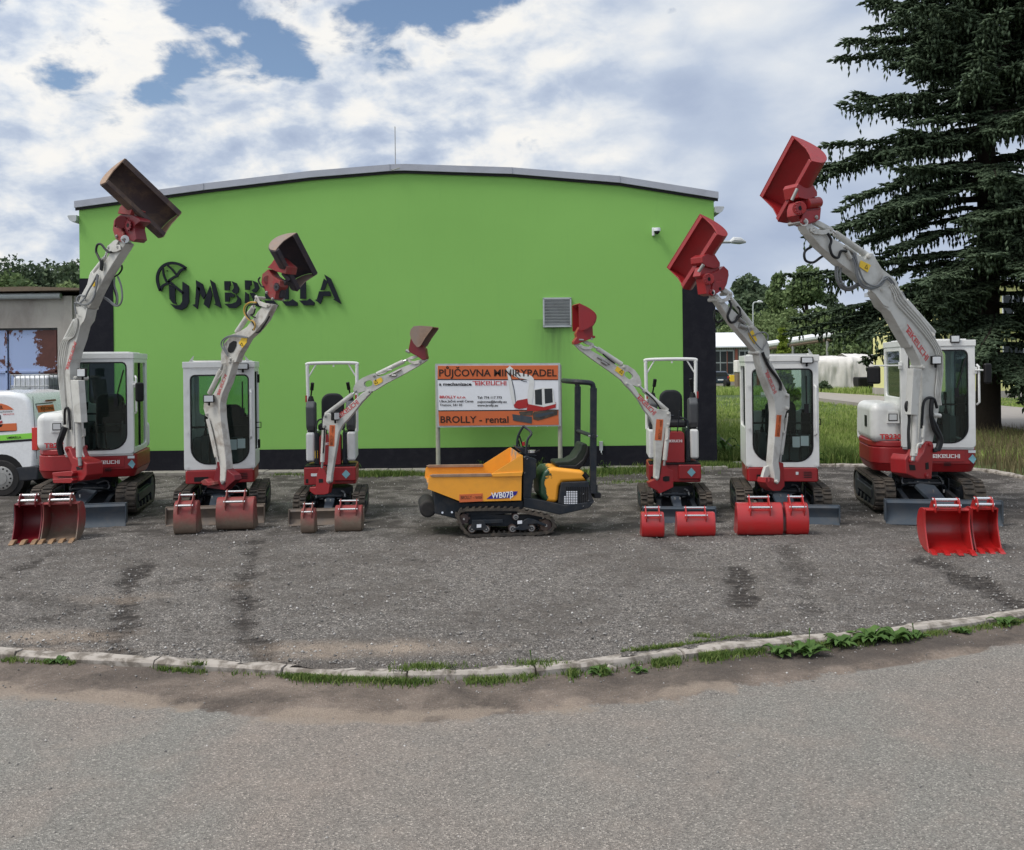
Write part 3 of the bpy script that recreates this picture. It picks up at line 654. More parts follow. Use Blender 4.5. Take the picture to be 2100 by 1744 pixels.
# ---- M2: mid size, second from left -------------------------------------------
r,A=start('mid sized cabbed excavator beside the far left one, worn boom across its cab window',(-4.40,14.85,0),11,468,985,13.72,58,0.125)
undercarriage(r,1.50,1.30,0.24,0.42,1.32,-1.25,0.26,'muddy_blade')
house_mid(r)
boom=A.plate('boom','arm_worn',C4([(600,150),(640,160),(615,250),(585,350),(545,440),(525,520),(530,640),(548,780),(568,930),(578,1040),(570,1130),(562,1180),(535,1188),(522,1150),(525,1060),(515,980),(490,840),(468,730),(440,650),(405,625),(388,560),(392,505),(470,440),(530,330),(545,240),(565,180)]))
stick=A.plate('stick','arm_worn',C3([(1000,850),(1060,870),(1085,850),(1010,1000),(920,1110),(850,1170),(800,1260),(770,1310),(740,1390),(660,1400),(600,1410),(600,1300),(625,1220),(700,1130),(760,1110),(840,1060),(900,980),(940,920)]),-0.008,0.11)
A.plate('stick_slot','black_plastic',C3([(665,1265),(680,1215),(715,1190),(745,1195),(742,1235),(715,1290),(690,1300),(668,1290)]),0.003,0.006,0,stick)
A.rod('bucket_cylinder',[('arm_worn',C3(750,1110),C3(905,880),0.036,-0.055),('chrome',C3(900,885),C3(930,800),0.018,-0.055)])
A.rod('stick_cylinder',[('arm_worn',C4(440,440),C4(535,245),0.036,-0.06),('steel',C4(535,245),C4(565,170),0.018,-0.06)])
A.rod('boom_cylinder',[('arm_worn',C4(430,650),C4(500,960),0.034,-0.03),('steel',C4(497,950),C4(510,1050),0.020,-0.03)])
A.pins('pin','arm_worn',[C4(605,155),C4(600,180),C4(543,1168),C4(412,608),C4(405,500),C3(1030,860),C3(925,790)],0.022)
A.plate('bucket_link','arm_worn',C3([(912,775),(930,765),(960,820),(1010,840),(1050,845),(1055,870),(1020,882),(960,865),(925,810)]),0.014,0.014,0.003)
A.text('lettering','stroke','TAKEUCHI','ink_red',C4(518,465),C4(583,290),0.048,parent=boom)
A.sticker('warning_sticker','sticker_yellow',C3([(765,1210),(795,1160),(845,1165),(840,1205),(800,1255)]),parent=stick)
A.text('warning_triangle','font','Δ','ink_black',C3(778,1232),C3(812,1238),0.045,parent=stick,lift=0.006)
for pts,m,rr in (([(930,835),(870,835),(825,870),(820,930),(860,990),(905,1010),(920,1050),(905,1090)],'hose_yellow',0.012),([(930,850),(860,860),(840,900),(840,950),(890,1010),(915,1060),(895,1090)],'hose_black',0.011),
  ([(840,1155),(760,1140),(680,1145),(620,1180),(605,1230),(640,1290),(665,1330)],'hose_grey',0.010),([(850,1160),(700,1150),(635,1185),(630,1240),(665,1310)],'hose_grey',0.010),
  ([(965,600),(950,630),(975,680),(1000,690)],'hose_black',0.012),([(920,890),(905,940),(880,950),(920,975)],'hose_black',0.011),([(1050,960),(1030,1000),(960,1100),(930,1110)],'hose_black',0.012)):
    A.hose(m,[C3(*p) for p in pts],rr)
for k in range(2): A.hose('arm_worn',[C4(570-k*10,190),C4(555-k*8,260),C4(500,330)],0.008,name='steel_pipe')
A.hose('arm_worn',[C4(432,640),C4(470,800),C4(492,900),C4(500,950),C4(512,1000)],0.010,name='steel_pipe')
w=work_light(r,A.inv@A.pl.hit(C4(435,482),0.08),0.15,0.11,rz=0.0)
A.plate('swing_bracket','maroon',C4([(500,1000),(530,1000),(560,1040),(600,1080),(640,1110),(648,1150),(600,1190),(565,1232),(490,1222),(420,1210),(415,1180),(470,1160),(490,1080)]),-0.012,0.13,0.006)
A.pins('pin','steel',[C4(543,1168)],0.03,0.02,0.16)
A.plate('swing_post','muddy_red',C4([(365,1160),(400,1140),(430,1165),(470,1160),(480,1190),(430,1200),(380,1190)]),0.08,0.12,0.012)
c=A.plate('tilt_coupler','muddy_red',C3([(985,570),(1040,525),(1060,560),(1080,590),(1150,635),(1150,690),(1112,730),(1102,800),(1078,815),(1035,765),(995,700),(975,650)]),0.01,0.15,0.005)
A.plate('coupler_fork','rust_dark',C3([(1090,660),(1160,620),(1210,640),(1165,700),(1150,790),(1110,810),(1095,740)]),-0.06,0.10,0.012,c)
M1('muddy_red').cyl(A.pl.hit(C3(1030,620),0.02),A.pl.hit(C3(1030,620),-0.20),0.055,18).obj('coupler_barrel',c,inv=A.inv,bevel=0.006)
A.plate('coupler_flange','muddy_red',C3([(1030,510),(1070,470),(1110,410),(1180,470),(1215,500),(1200,570),(1120,550)]),0.02,0.20,0.006,c)
A.pins('coupler_pin','steel',[C3(1020,740),C3(1075,800)],0.020,0.03,0.16,c)
gear(A,C3(1120,690),0.02,0.06,'rust_dark',c)
ditch_bucket(A,(1110,360),(200,-165),(200,368),0.50,('rust_dark','rust_light'),C3,2.625,0.52,YA=A.pl.hit(C3(1140,500)).y-0.30)
M1('rust_dark').cyl(P(*C3(1175,560),A.pl.hit(C3(1140,500)).y-0.02),P(*C3(1230,630),A.pl.hit(C3(1140,500)).y+0.02),0.028,12).obj('tilt_cylinder',c,inv=A.inv)

# ---- M3: small, third from left -----------------------------------------------
r,A=start('small open excavator with roll bar beside the yellow dumper, grey worn bucket raised',(-2.70,14.55,0),6,671,985,13.72,80,0.085)
undercarriage(r,1.35,1.02,0.18,0.36,1.02,-1.05,0.22,'muddy_blade')
house_small(r,'red_paint')
boom=A.plate('boom','arm_grey',C4([(1770,415),(1745,455),(1690,510),(1640,575),(1580,650),(1530,700),(1500,760),(1480,880),(1460,1000),(1442,1110),(1437,1168),(1415,1182),(1395,1165),(1400,1090),(1412,960),(1418,840),(1410,745),(1365,720),(1368,650),(1382,605),(1425,600),(1480,640),(1520,600),(1600,520),(1690,435),(1745,402)]))
def slotted(A,name,mat,pts,hc,hl,hw,hdir,off,w):
    """plate with a stadium hole; hdir along in image"""
    cx,cy=hc; d=Vector((hdir[0],hdir[1])).normalized(); nn=Vector((-d.y,d.x)); hole=[]
    for k in range(16):
        t=2*PI*k/16; x=math.cos(t)*hw; y=math.sin(t)*hw; x+= (hl-hw)*(1 if math.cos(t)>0 else -1); q=Vector((cx,cy))+d*x+nn*y; hole.append((q.x,q.y))
    # orient opposite to outline & key-hole join
    def area(p): return sum(p[i][0]*p[(i+1)%len(p)][1]-p[(i+1)%len(p)][0]*p[i][1] for i in range(len(p)))
    if area(pts)*area(hole)>0: hole=hole[::-1]
    i0=min(range(len(pts)),key=lambda i:(pts[i][0]-cx)**2+(pts[i][1]-cy)**2)
    j0=min(range(16),key=lambda j:(hole[j][0]-pts[i0][0])**2+(hole[j][1]-pts[i0][1])**2)
    poly=pts[:i0+1]+[hole[(j0+k)%16] for k in range(17)]+pts[i0:]
    return A.plate(name,mat,poly,off,w,0)
stick=slotted(A,'stick','arm_grey',T3([(675,1300),(668,1240),(690,1180),(720,1140),(765,1100),(820,1065),(940,1012),(1015,992),(1050,1040),(1130,1040),(1270,985),(1440,905),(1590,845),(1760,770),(1840,755),(1852,785),(1720,872),(1440,1030),(1200,1155),(1000,1278),(950,1290),(900,1265),(800,1295),(730,1315)]),T3(908,1160),73/4.565/1.72,50/4.565/1.72,(1,-0.35),-0.006,0.07)
A.rod('bucket_cylinder',[('arm_grey',T3(1050,1010),T3(1478,802),0.032,-0.04),('chrome',T3(1478,802),T3(1530,780),0.015,-0.04)])
A.rod('stick_cylinder',[('arm_grey',C4(1395,612),C4(1615,445),0.032,-0.04),('chrome',C4(1610,448),C4(1640,425),0.015,-0.04)])
A.rod('boom_cylinder',[('arm_grey',C4(1378,740),C4(1366,1000),0.030,0.035),('steel',C4(1366,1000),C4(1362,1050),0.016,0.035)])
A.plate('boom_cheek','arm_grey',T3([(850,1320),(895,1270),(930,1255),(960,1275),(955,1305),(905,1350),(870,1370)]),0.012,0.012,0.003,boom)
A.pins('pin','steel',[T3(1537,775),T3(1738,808),T3(1000,1038),T3(700,1285),T3(925,1292),C4(1415,1162),C4(1387,625),C4(1383,708)],0.019,0.016)
A.plate('bucket_link','arm_worn',T3([(1520,770),(1545,750),(1590,790),(1650,800),(1715,780),(1750,800),(1745,835),(1650,850),(1570,820)]),0.016,0.012,0.003)
A.plate('bucket_link','arm_worn',T3([(1530,760),(1600,720),(1700,700),(1720,725),(1640,760),(1560,785)]),-0.02,0.04,0.003)
A.text('lettering','stroke','TAKEUCHI','ink_red',C4(1503,650),C4(1668,520),0.062,parent=boom)
A.sticker('rental_sticker','orange_sign',C4([(1425,698),(1470,700),(1463,873),(1418,871)]),parent=boom)
A.text('sticker_lettering','font','BROLLY - rental','ink_brown',C4(1455,865),C4(1461,708),0.045,parent=boom,lift=0.008)
A.sticker('warning_sticker','sticker_yellow',T3([(990,1115),(1115,1055),(1142,1100),(1135,1135),(1030,1190),(1000,1165)]),parent=stick)
A.text('warning_triangle','font','Δ','ink_black',T3(1010,1165),T3(1070,1150),0.055,parent=stick,lift=0.006)
A.hose('steel',[T3(1075,1020),T3(1180,985),T3(1230,945),T3(1290,940)],0.008,name='steel_pipe')
A.rod('valve',[('steel',T3(1245,1030),T3(1440,930),0.014,0.015),('steel',T3(1290,1030),T3(1360,1030),0.016,0.018)])
work_light(r,A.inv@A.pl.hit(C4(1470,625),0.06),0.10,0.12,rz=0.8)
A.hose('hose_black',[C4(1385,720),C4(1378,850),C4(1372,930)],0.010,off=0.075)
A.plate('swing_bracket','red_paint',C4([(1350,1040),(1375,1045),(1400,1110),(1440,1120),(1415,1260),(1380,1270),(1300,1270),(1260,1240),(1260,1210),(1310,1210),(1320,1100)]),-0.012,0.12,0.006)
A.plate('bracket_slot','black_plastic',C4([(1335,1140),(1370,1140),(1372,1170),(1337,1172)]),-0.008,0.006,0)
bk=M1('maroon')
def hollow_bucket(A,plate,back,w,mats,crop,off):
    near=A.pl.poly(crop(plate),off); bk=M1(mats[0]); bk.prism(near,-A.pl.n*0.012); o=bk.obj('bucket',A.root,bevel=0.002,inv=A.inv)
    s=M1(mats[0]).prism([p-A.pl.n*w for p in near],-A.pl.n*0.012); s.obj('side_plate',o,bevel=0.002,inv=A.inv)
    b=M1(mats[1]).sheet(spline(A.pl.poly(crop(back),off-0.012),2),-A.pl.n*(w-0.012),0.012); b.obj('back_plate',o,inv=A.inv); return o
hollow_bucket(A,[(1690,570),(1640,510),(1600,440),(1578,360),(1590,290),(1640,235),(1740,225),(1940,240),(1945,265),(1830,420),(1760,540),(1725,572)],[(1940,244),(1740,230),(1645,240),(1594,292),(1582,360),(1604,440),(1645,508),(1692,566)],0.34,('rust_light','muddy_red'),T3,0.13)
c=A.plate('bucket_hanger','maroon',T3([(1592,430),(1555,620),(1580,655),(1640,690),(1690,712),(1780,780),(1835,770),(1850,745),(1832,670),(1826,600),(1770,545),(1700,572)]),0.03,0.13,0.006)
A.rod('hanger_bolt',[('steel',T3(1520,625),T3(1580,655),0.022,-0.03)],c)

# ---- M4: small, third from right ----------------------------------------------
r,A=start('small open excavator with roll bar before the wall corner, bright red bucket raised',(2.35,14.35,0),-5,1372,985,13.55,-80,0.085)
undercarriage(r,1.35,1.00,0.18,0.36,0.98,-1.05,0.22,'blade_grey')
house_small(r,'red_paint')
boom=A.plate('boom','arm_grey',C6([(388,640),(415,650),(440,672),(470,720),(540,790),(590,815),(650,820),(674,838),(676,870),(668,925),(640,950),(632,1000),(612,1150),(600,1262),(585,1281),(568,1262),(572,1150),(570,1000),(564,920),(540,870),(500,820),(460,750),(420,700),(380,660)]))
stick=slotted(A,'stick','arm_grey',T4([(110,700),(150,680),(180,690),(340,780),(460,850),(620,930),(760,1030),(830,1035),(850,1005),(920,1020),(1020,1090),(1090,1180),(1120,1270),(1118,1330),(1080,1345),(1000,1320),(930,1330),(880,1320),(820,1240),(660,1120),(400,940),(200,790)]),T4(932,1170),70/4.255/1.72,45/4.255/1.72,(1,0.8),-0.006,0.07)
A.rod('bucket_cylinder',[('arm_grey',T4(825,1005),T4(455,765),0.032,-0.04),('chrome',T4(455,765),T4(400,735),0.015,-0.04)])
A.rod('stick_cylinder',[('arm_grey',C6(650,825),C6(495,690),0.032,-0.04),('chrome',C6(495,690),C6(472,668),0.015,-0.04)])
A.rod('boom_cylinder',[('arm_grey',C6(655,935),C6(634,1145),0.032,0.035),('steel',C6(634,1145),C6(630,1180),0.018,0.035)])
A.pins('pin','arm_grey',[T4(200,728),T4(392,728),T4(862,1045),T4(903,1292),T4(1092,1325),C6(584,1262),C6(659,845),C6(659,912)],0.020,0.016)
A.plate('bucket_link','arm_grey',T4([(185,705),(210,700),(260,735),(330,740),(375,715),(410,725),(400,755),(350,780),(280,785),(215,760),(185,745)]),0.016,0.012,0.003)
A.plate('bucket_link','arm_grey',T4([(240,670),(300,650),(400,690),(410,720),(370,715),(320,715)]),-0.02,0.04,0.003)
A.text('lettering','stroke','TAKEUCHI','ink_red',T4(1040,1490),C6(560,855),0.062,parent=boom)
A.sticker('rental_sticker','orange_sign',C6([(580,880),(625,882),(613,1018),(569,1016)]),parent=boom)
A.text('sticker_lettering','font','BROLLY - rental','ink_brown',C6(608,1010),C6(616,888),0.045,parent=boom,lift=0.008)
A.sticker('warning_sticker','sticker_yellow',T4([(755,1030),(865,1110),(830,1180),(720,1095)]),parent=stick)
A.text('warning_triangle','font','Δ','ink_black',T4(780,1120),T4(828,1148),0.055,parent=stick,lift=0.006)
A.rod('valve',[('steel',T4(460,895),T4(650,1000),0.013,0.015),('steel',T4(520,960),T4(600,1010),0.018,0.018)])
A.hose('hose_black',[T4(540,850),T4(610,910),T4(690,970),T4(720,990)],0.010,off=0.01)
A.hose('hose_black',[C6(510,705),C6(560,750),C6(590,790),C6(600,810)],0.010,off=0.01)
A.hose('arm_grey',[C6(655,935),C6(655,990),C6(650,1010),C6(640,1015)],0.010,off=0.07,name='steel_pipe')
A.plate('swing_bracket','red_paint',C6([(620,1150),(640,1165),(655,1200),(690,1215),(690,1320),(640,1345),(600,1362),(580,1340),(545,1325),(530,1290),(560,1275),(600,1270),(612,1200)]),-0.012,0.12,0.006)
A.plate('bracket_slot','black_plastic',C6([(622,1255),(640,1248),(665,1250),(665,1280),(640,1284),(622,1278)]),-0.008,0.006,0)
hollow_bucket(A,[(178,95),(185,480),(200,500),(265,490),(390,420),(440,310),(420,240),(350,180),(280,140)],[(182,98),(280,144),(350,184),(418,242),(436,310),(388,418),(265,486)],0.38,('red_paint','red_paint'),T4,0.14)
c=A.plate('bucket_hanger','red_paint',T4([(190,440),(140,540),(152,598),(105,665),(112,705),(150,703),(240,668),(380,612),(428,610),(428,576),(395,572),(388,425)]),0.03,0.13,0.006)
A.rod('hanger_bolt',[('steel',T4(370,600),T4(372,640),0.014,0.02),('steel',T4(180,635),T4(250,640),0.014,0.03)],c)

# ---- M5: mid size, second from right ------------------------------------------
r,A=start('mid sized cabbed excavator between the small one and the spruce, glossy red bucket raised',(3.88,14.30,0),-9,1590,985,13.15,-58,0.125)
undercarriage(r,1.50,1.30,0.24,0.42,1.32,-1.22,0.26,'blade_grey')
house_mid(r)
boom=A.plate('boom','arm_grey',C8([(410,100),(450,110),(490,190),(530,270),(590,390),(630,430),(668,445),(668,560),(640,590),(622,660),(608,780),(592,920),(578,1000),(590,1080),(588,1160),(568,1187),(545,1170),(540,1100),(525,1020),(538,860),(548,700),(550,600),(540,500),(500,410),(455,290),(425,190)]))
stick=A.plate('stick','arm_grey',S3([(200,420),(240,400),(330,500),(470,630),(560,740),(590,718),(630,735),(720,830),(768,920),(778,1010),(765,1060),(700,1030),(650,1010),(560,900),(400,715),(270,520)]),-0.008,0.11)
A.rod('bucket_cylinder',[('arm_grey',S3(590,730),S3(385,465),0.036,-0.055),('chrome',S3(385,465),S3(370,410),0.018,-0.055)])
A.rod('stick_cylinder',[('arm_grey',S3(925,1415),S3(760,1110),0.036,-0.06),('steel',S3(760,1110),S3(745,1040),0.018,-0.06)])
A.rod('boom_cylinder',[('arm_grey',C8(632,640),C8(592,940),0.034,-0.05),('steel',C8(592,940),C8(586,1000),0.020,-0.05)])
A.pins('pin','arm_grey',[S3(250,455),S3(372,395),S3(600,745),S3(665,1000),S3(762,1055),C8(654,455),C8(654,560),C8(566,1163)],0.024,0.03)
A.plate('bucket_link','arm_grey',S3([(225,440),(245,430),(275,455),(330,440),(350,390),(385,380),(395,410),(350,470),(290,490),(240,485)]),0.02,0.015,0.003)
A.plate('bucket_link','arm_grey',S3([(280,350),(310,335),(385,385),(370,415),(300,385)]),-0.03,0.05,0.003)
M1('machine_white').cyl(A.pl.hit(S3(180,385),0.02),A.pl.hit(S3(180,385),-0.15),0.040,16).obj('tip_boss',stick,inv=A.inv,bevel=0.004)
A.text('lettering','stroke','TAKEUCHI','ink_red',C8(460,262),C8(536,445),0.058,parent=boom)
A.sticker('rental_sticker','orange_sign',C8([(560,615),(599,617),(586,795),(545,793)]),parent=boom)
A.text('sticker_lettering','font','BROLLY - rental','ink_brown',C8(577,788),C8(590,622),0.045,parent=boom,lift=0.008)
A.sticker('warning_sticker','sticker_yellow',S3([(555,800),(600,770),(645,870),(620,915),(570,850)]),parent=stick)
for pts,m,rr in (([(355,465),(375,520),(360,570),(340,630),(370,690),(420,680),(445,630),(480,620)],'hose_black',0.017),([(470,620),(465,560),(440,530)],'hose_black',0.014),
  ([(600,830),(660,800),(720,795),(755,830),(740,890),(705,950),(700,980)],'hose_grey',0.009),([(520,700),(560,790),(600,860),(650,930),(690,970)],'hose_grey',0.009),([(700,1000),(730,1080),(780,1170),(850,1260),(885,1330),(880,1390)],'hose_black',0.020)):
    A.hose(m,[S3(*p) for p in pts],rr,off=0.02)
A.hose('hose_black',[S3(250,590)+(-0.14,),S3(215,570)+(-0.16,),S3(205,650)+(-0.16,),S3(240,690)+(-0.16,),S3(290,665)+(-0.14,)],0.015)
A.rod('valve',[('steel',S3(455,650),S3(520,700),0.024,0.015),('steel',S3(460,720),S3(520,745),0.03,0.01),('steel',S3(500,690),S3(560,770),0.014,0.02)])
A.hose('arm_grey',[C8(650,600),C8(640,680),C8(625,750),C8(612,755),C8(615,690)],0.010,off=0.0,name='steel_pipe')
A.plate('boom_foot','arm_grey',C8([(470,1040),(535,1020),(545,1090),(500,1110),(480,1150),(450,1165),(440,1150),(455,1090)]),-0.075,0.05,0.01,boom)
A.plate('swing_bracket','red_paint',C8([(575,1000),(615,1010),(622,1100),(625,1200),(590,1238),(530,1240),(490,1210),(465,1170),(470,1130),(520,1130),(575,1150),(590,1080)]),-0.012,0.15,0.006)
M1('red_paint').cyl(A.pl.hit(C8(480,1150),-0.02),A.pl.hit(C8(480,1150),-0.14),0.035,14).obj('swing_pin',r,inv=A.inv,bevel=0.004)
c=A.plate('tilt_coupler','red_paint',C7([(540,830),(560,780),(610,770),(690,740),(740,695),(785,740),(790,790),(770,880),(740,940),(660,960),(620,1000),(560,980),(550,900)]),0.01,0.16,0.005)
A.plate('coupler_fork','red_paint',C7([(625,880),(640,860),(740,840),(770,850),(740,930),(650,990),(620,1000),(600,970),(620,930)]),0.03,0.025,0.006,c)
A.plate('coupler_fork','red_paint',C7([(545,885),(570,880),(560,940),(540,990),(518,985),(520,960)]),-0.12,0.025,0.006,c)
A.plate('coupler_flange','red_paint',C7([(515,600),(560,570),(640,565),(700,660),(700,700),(640,720),(560,700),(520,660)]),0.02,0.22,0.006,c)
A.plate('coupler_neck','red_paint',C7([(520,700),(690,700),(700,740),(620,800),(540,830),(490,800)]),-0.02,0.14,0.012,c)
M1('red_paint').cyl(A.pl.hit(C7(580,830),0.05),A.pl.hit(C7(580,830),-0.10),0.075,20).obj('coupler_barrel',c,inv=A.inv,bevel=0.006)
A.pins('coupler_pin','black_plastic',[C7(703,928),C7(630,968)],0.022,0.035,0.16,c)
gear(A,C7(580,830),0.055,0.075,'red_paint',c)
ditch_bucket(A,(668,378),(-188,-213),(-345,540),0.45,('red_paint','red_paint'),C7,2.907,0.50,YA=A.pl.hit(C7(640,600)).y-0.25)
M1('steel').cyl(P(*C7(480,755),A.pl.hit(C7(640,600)).y-0.16),P(*C7(530,680),A.pl.hit(C7(640,600)).y-0.20),0.022,12).obj('tilt_cylinder',c,inv=A.inv)

# ---- M6: large, far right -----------------------------------------------------
r,A=start('large cabbed excavator at the far right under the spruce, its red bucket raised highest',(6.02,14.62,0),-11,1925,965,13.30,-62,0.165)
undercarriage(r,2.1,1.52,0.30,0.52,1.50,-1.80,0.34,'blade_grey')
house_big(r)
mirror(r,(0.70,-0.72,2.10),(0.85,-0.80,2.05),0.12,0.30,0.4)
mirror(r,(-0.33,-0.72,2.18),(-0.72,-0.80,2.04),0.19,0.26,-0.2)
work_light(r,(0.42,-0.76,2.56),0.13,0.11)
rescale(r,0.968)
boom=A.plate('boom','arm_grey',S2([(905,1290),(960,1400),(1010,1440),(1080,1565),(1160,1700)])+S1([(520,230),(570,330),(585,380),(590,560),(575,760),(560,900),(590,950),(650,930),(665,880),(700,700),(722,560),(738,400),(735,330),(700,230)])+S2([(1330,1600),(1200,1430),(1100,1310),(1070,1255)]))
A.plate('boom_cheek','arm_grey',S2([(865,1280),(1000,1250),(1020,1290),(1000,1405),(960,1390),(900,1310)]),0.014,0.014,0.003,boom)
stick=A.plate('stick','arm_grey',S2([(390,800),(430,795),(560,885),(700,965),(825,1055),(845,1012),(885,1012),(910,1060),(950,1125),(1045,1200),(1070,1245),(1060,1290),(1000,1290),(930,1275),(860,1265),(760,1175),(640,1085),(500,960),(400,835)]),-0.01,0.145)
A.rod('bucket_cylinder',[('arm_grey',S2(840,1030),S2(610,870),0.042,-0.07),('chrome',S2(610,870),S2(580,845),0.022,-0.07)])
A.rod('stick_cylinder',[('arm_grey',S2(1320,1590),S2(1120,1360),0.040,-0.08),('steel',S2(1120,1360),S2(1085,1290),0.020,-0.08)])
A.rod('boom_cylinder',[('arm_grey',S1(543,560),S1(530,985),0.045,0.085),('steel',S1(530,985),S1(522,1020),0.028,0.085)])
A.plate('cylinder_guard','arm_grey',S1([(530,388),(586,392),(560,708),(512,705)]),0.135,0.10,0.006)
A.pins('pin','arm_grey',[S2(455,845),S2(580,840),S2(862,1035),S2(948,1278),S2(1322,1605),S1(600,378)],0.034)
A.plate('bucket_link','arm_grey',S2([(430,830),(460,825),(490,850),(560,840),(600,850),(590,870),(520,880),(460,875),(435,855)]),0.02,0.018,0.004)
A.plate('bucket_link','arm_grey',S2([(450,785),(490,775),(600,835),(580,860),(520,830),(470,805)]),-0.04,0.06,0.004)
M1('machine_white').cyl(A.pl.hit(S2(385,790),0.02),A.pl.hit(S2(385,790),-0.19),0.050,16).obj('tip_boss',stick,inv=A.inv,bevel=0.004)
A.text('lettering','stroke','TAKEUCHI','ink_red',S1(468,118),S1(612,338),0.085,parent=boom)
A.sticker('warning_sticker','sticker_yellow',S2([(795,1065),(868,1100),(845,1152),(782,1110)]),parent=stick)
A.text('warning_triangle','font','Δ','ink_black',S2(818,1120),S2(842,1132),0.055,parent=stick,lift=0.006)
for pts,m,rr,o_ in (([(555,870),(580,920),(570,970),(590,1030),(630,1045),(650,1000),(690,1000)],'hose_black',0.018,0.03),
  ([(740,1010),(770,1100),(770,1160),(800,1230),(860,1262),(920,1250),(960,1190),(1000,1190),(1040,1240)],'hose_grey',0.013,0.035),
  ([(730,1030),(755,1100),(765,1180),(800,1250),(870,1272),(940,1245),(980,1200),(1020,1230)],'hose_grey',0.013,0.03),
  ([(750,1010),(790,1150),(830,1225),(900,1250),(950,1210),(990,1190)],'hose_grey',0.012,0.04),
  ([(470,950),(400,990),(385,1030),(400,1070),(450,1080),(510,1040),(555,1020)],'hose_black',0.017,-0.16),
  ([(615,1080),(612,1160),(625,1220),(660,1270),(720,1280),(790,1240)],'hose_grey',0.014,-0.13),
  ([(632,1090),(625,1170),(645,1240),(700,1275),(770,1250)],'hose_grey',0.014,-0.10),
  ([(655,1100),(645,1180),(665,1240),(710,1262),(790,1225)],'hose_grey',0.014,-0.08)):
    A.hose(m,[S2(*p) for p in pts],rr,off=o_)
A.rod('valve',[('arm_grey',S2(680,960),S2(760,1020),0.022,0.01),('arm_grey',S2(690,1000),S2(720,1050),0.03,0.01)])
for k in range(4):
    A.hose('arm_grey',[S2(1000+k*12,1250-k*4)+(0.02,),S2(1035+k*12,1310-k*8)+(0.02,),S2(1060+k*18,1380-k*8)+(0.02,),S2(1180+k*22,1510)+(0.02,),S1(640+k*14,200)+(0.02,),S1(690+k*12,300)+(0.02,),S1(690+k*10,440)+(0.02,),S1(680+k*10,560)+(0.02,),S1(695+k*8,640)+(0.02,)],0.010,name='steel_pipe')
for pts,rr in (([(690,660),(670,600),(630,590),(600,620),(590,700),(585,800)],0.020),([(655,600),(650,700),(670,800),(705,870),(690,940),(660,950)],0.030),([(650,720),(690,800),(720,880),(700,950)],0.028),([(515,620),(485,620),(478,660),(500,720),(495,830),(498,940)],0.020)):
    A.hose('hose_black',[S1(*p) for p in pts],rr,off=0.06)
A.hose('arm_grey',[S1(600,780),S1(598,850),S1(590,900),S1(560,910),S1(550,970)],0.016,off=0.14,name='steel_pipe')
A.rod('valve',[('arm_grey',S1(660,705),S1(710,712),0.03,0.05),('arm_grey',S1(595,800),S1(592,860),0.022,0.14)])
work_light(r,A.inv@A.pl.hit(S1(682,332),0.05),0.13,0.12,rz=0.1)
A.plate('swing_bracket','red_paint',S1([(615,900),(650,885),(670,910),(665,990),(655,1145),(560,1145),(480,1110),(475,1010),(495,975),(520,1010),(560,1020),(600,960)]),0.06,0.26,0.015)
A.plate('bracket_slot','black_plastic',S1([(500,1045),(540,1050),(545,1085),(505,1085)]),0.065,0.008,0)
A.plate('bracket_slot','black_plastic',S1([(612,1035),(632,1030),(636,1075),(614,1080)]),0.065,0.008,0)
A.pins('pin','red_paint',[S1(648,905),S1(515,1020),S1(625,1120)],0.035,0.075)
c=A.plate('tilt_coupler','red_paint',S2([(330,690),(345,640),(400,620),(460,615),(495,645),(508,690),(500,760),(470,790),(400,810),(370,790),(330,740)]),-0.01,0.17,0.006)
A.plate('coupler_fork','red_paint',S2([(375,735),(390,710),(490,700),(508,690),(500,770),(410,800),(385,805),(365,790)]),0.03,0.03,0.006,c)
A.plate('coupler_fork','red_paint',S2([(318,740),(350,735),(340,790),(322,815),(308,800)]),-0.14,0.03,0.006,c)
A.plate('coupler_flange','red_paint',S2([(330,530),(345,505),(440,500),(480,570),(480,600),(410,625),(345,610)]),0.03,0.24,0.006,c)
M1('red_paint').cyl(A.pl.hit(S2(350,688),0.05),A.pl.hit(S2(350,688),-0.12),0.085,20).obj('coupler_barrel',c,inv=A.inv,bevel=0.006)
M1('red_paint').cyl(A.pl.hit(S2(400,655),0.0),A.pl.hit(S2(490,645),-0.02),0.07,20).obj('coupler_motor',c,inv=A.inv,bevel=0.006)
A.pins('coupler_pin','steel',[S2(477,752),S2(396,783)],0.026,0.045,0.20,c)
gear(A,S2(350,688),0.055,0.085,'red_paint',c)
ditch_bucket(A,(437,352),(-152,-187),(-240,428),0.60,('red_paint','red_paint'),S2,2.052,0.50,YA=A.pl.hit(S2(430,500)).y-0.35)
M1('steel').cyl(P(*S2(295,630),A.pl.hit(S2(430,500)).y-0.25),P(*S2(335,545),A.pl.hit(S2(430,500)).y-0.28),0.02,12).obj('tilt_cylinder',c,inv=A.inv)

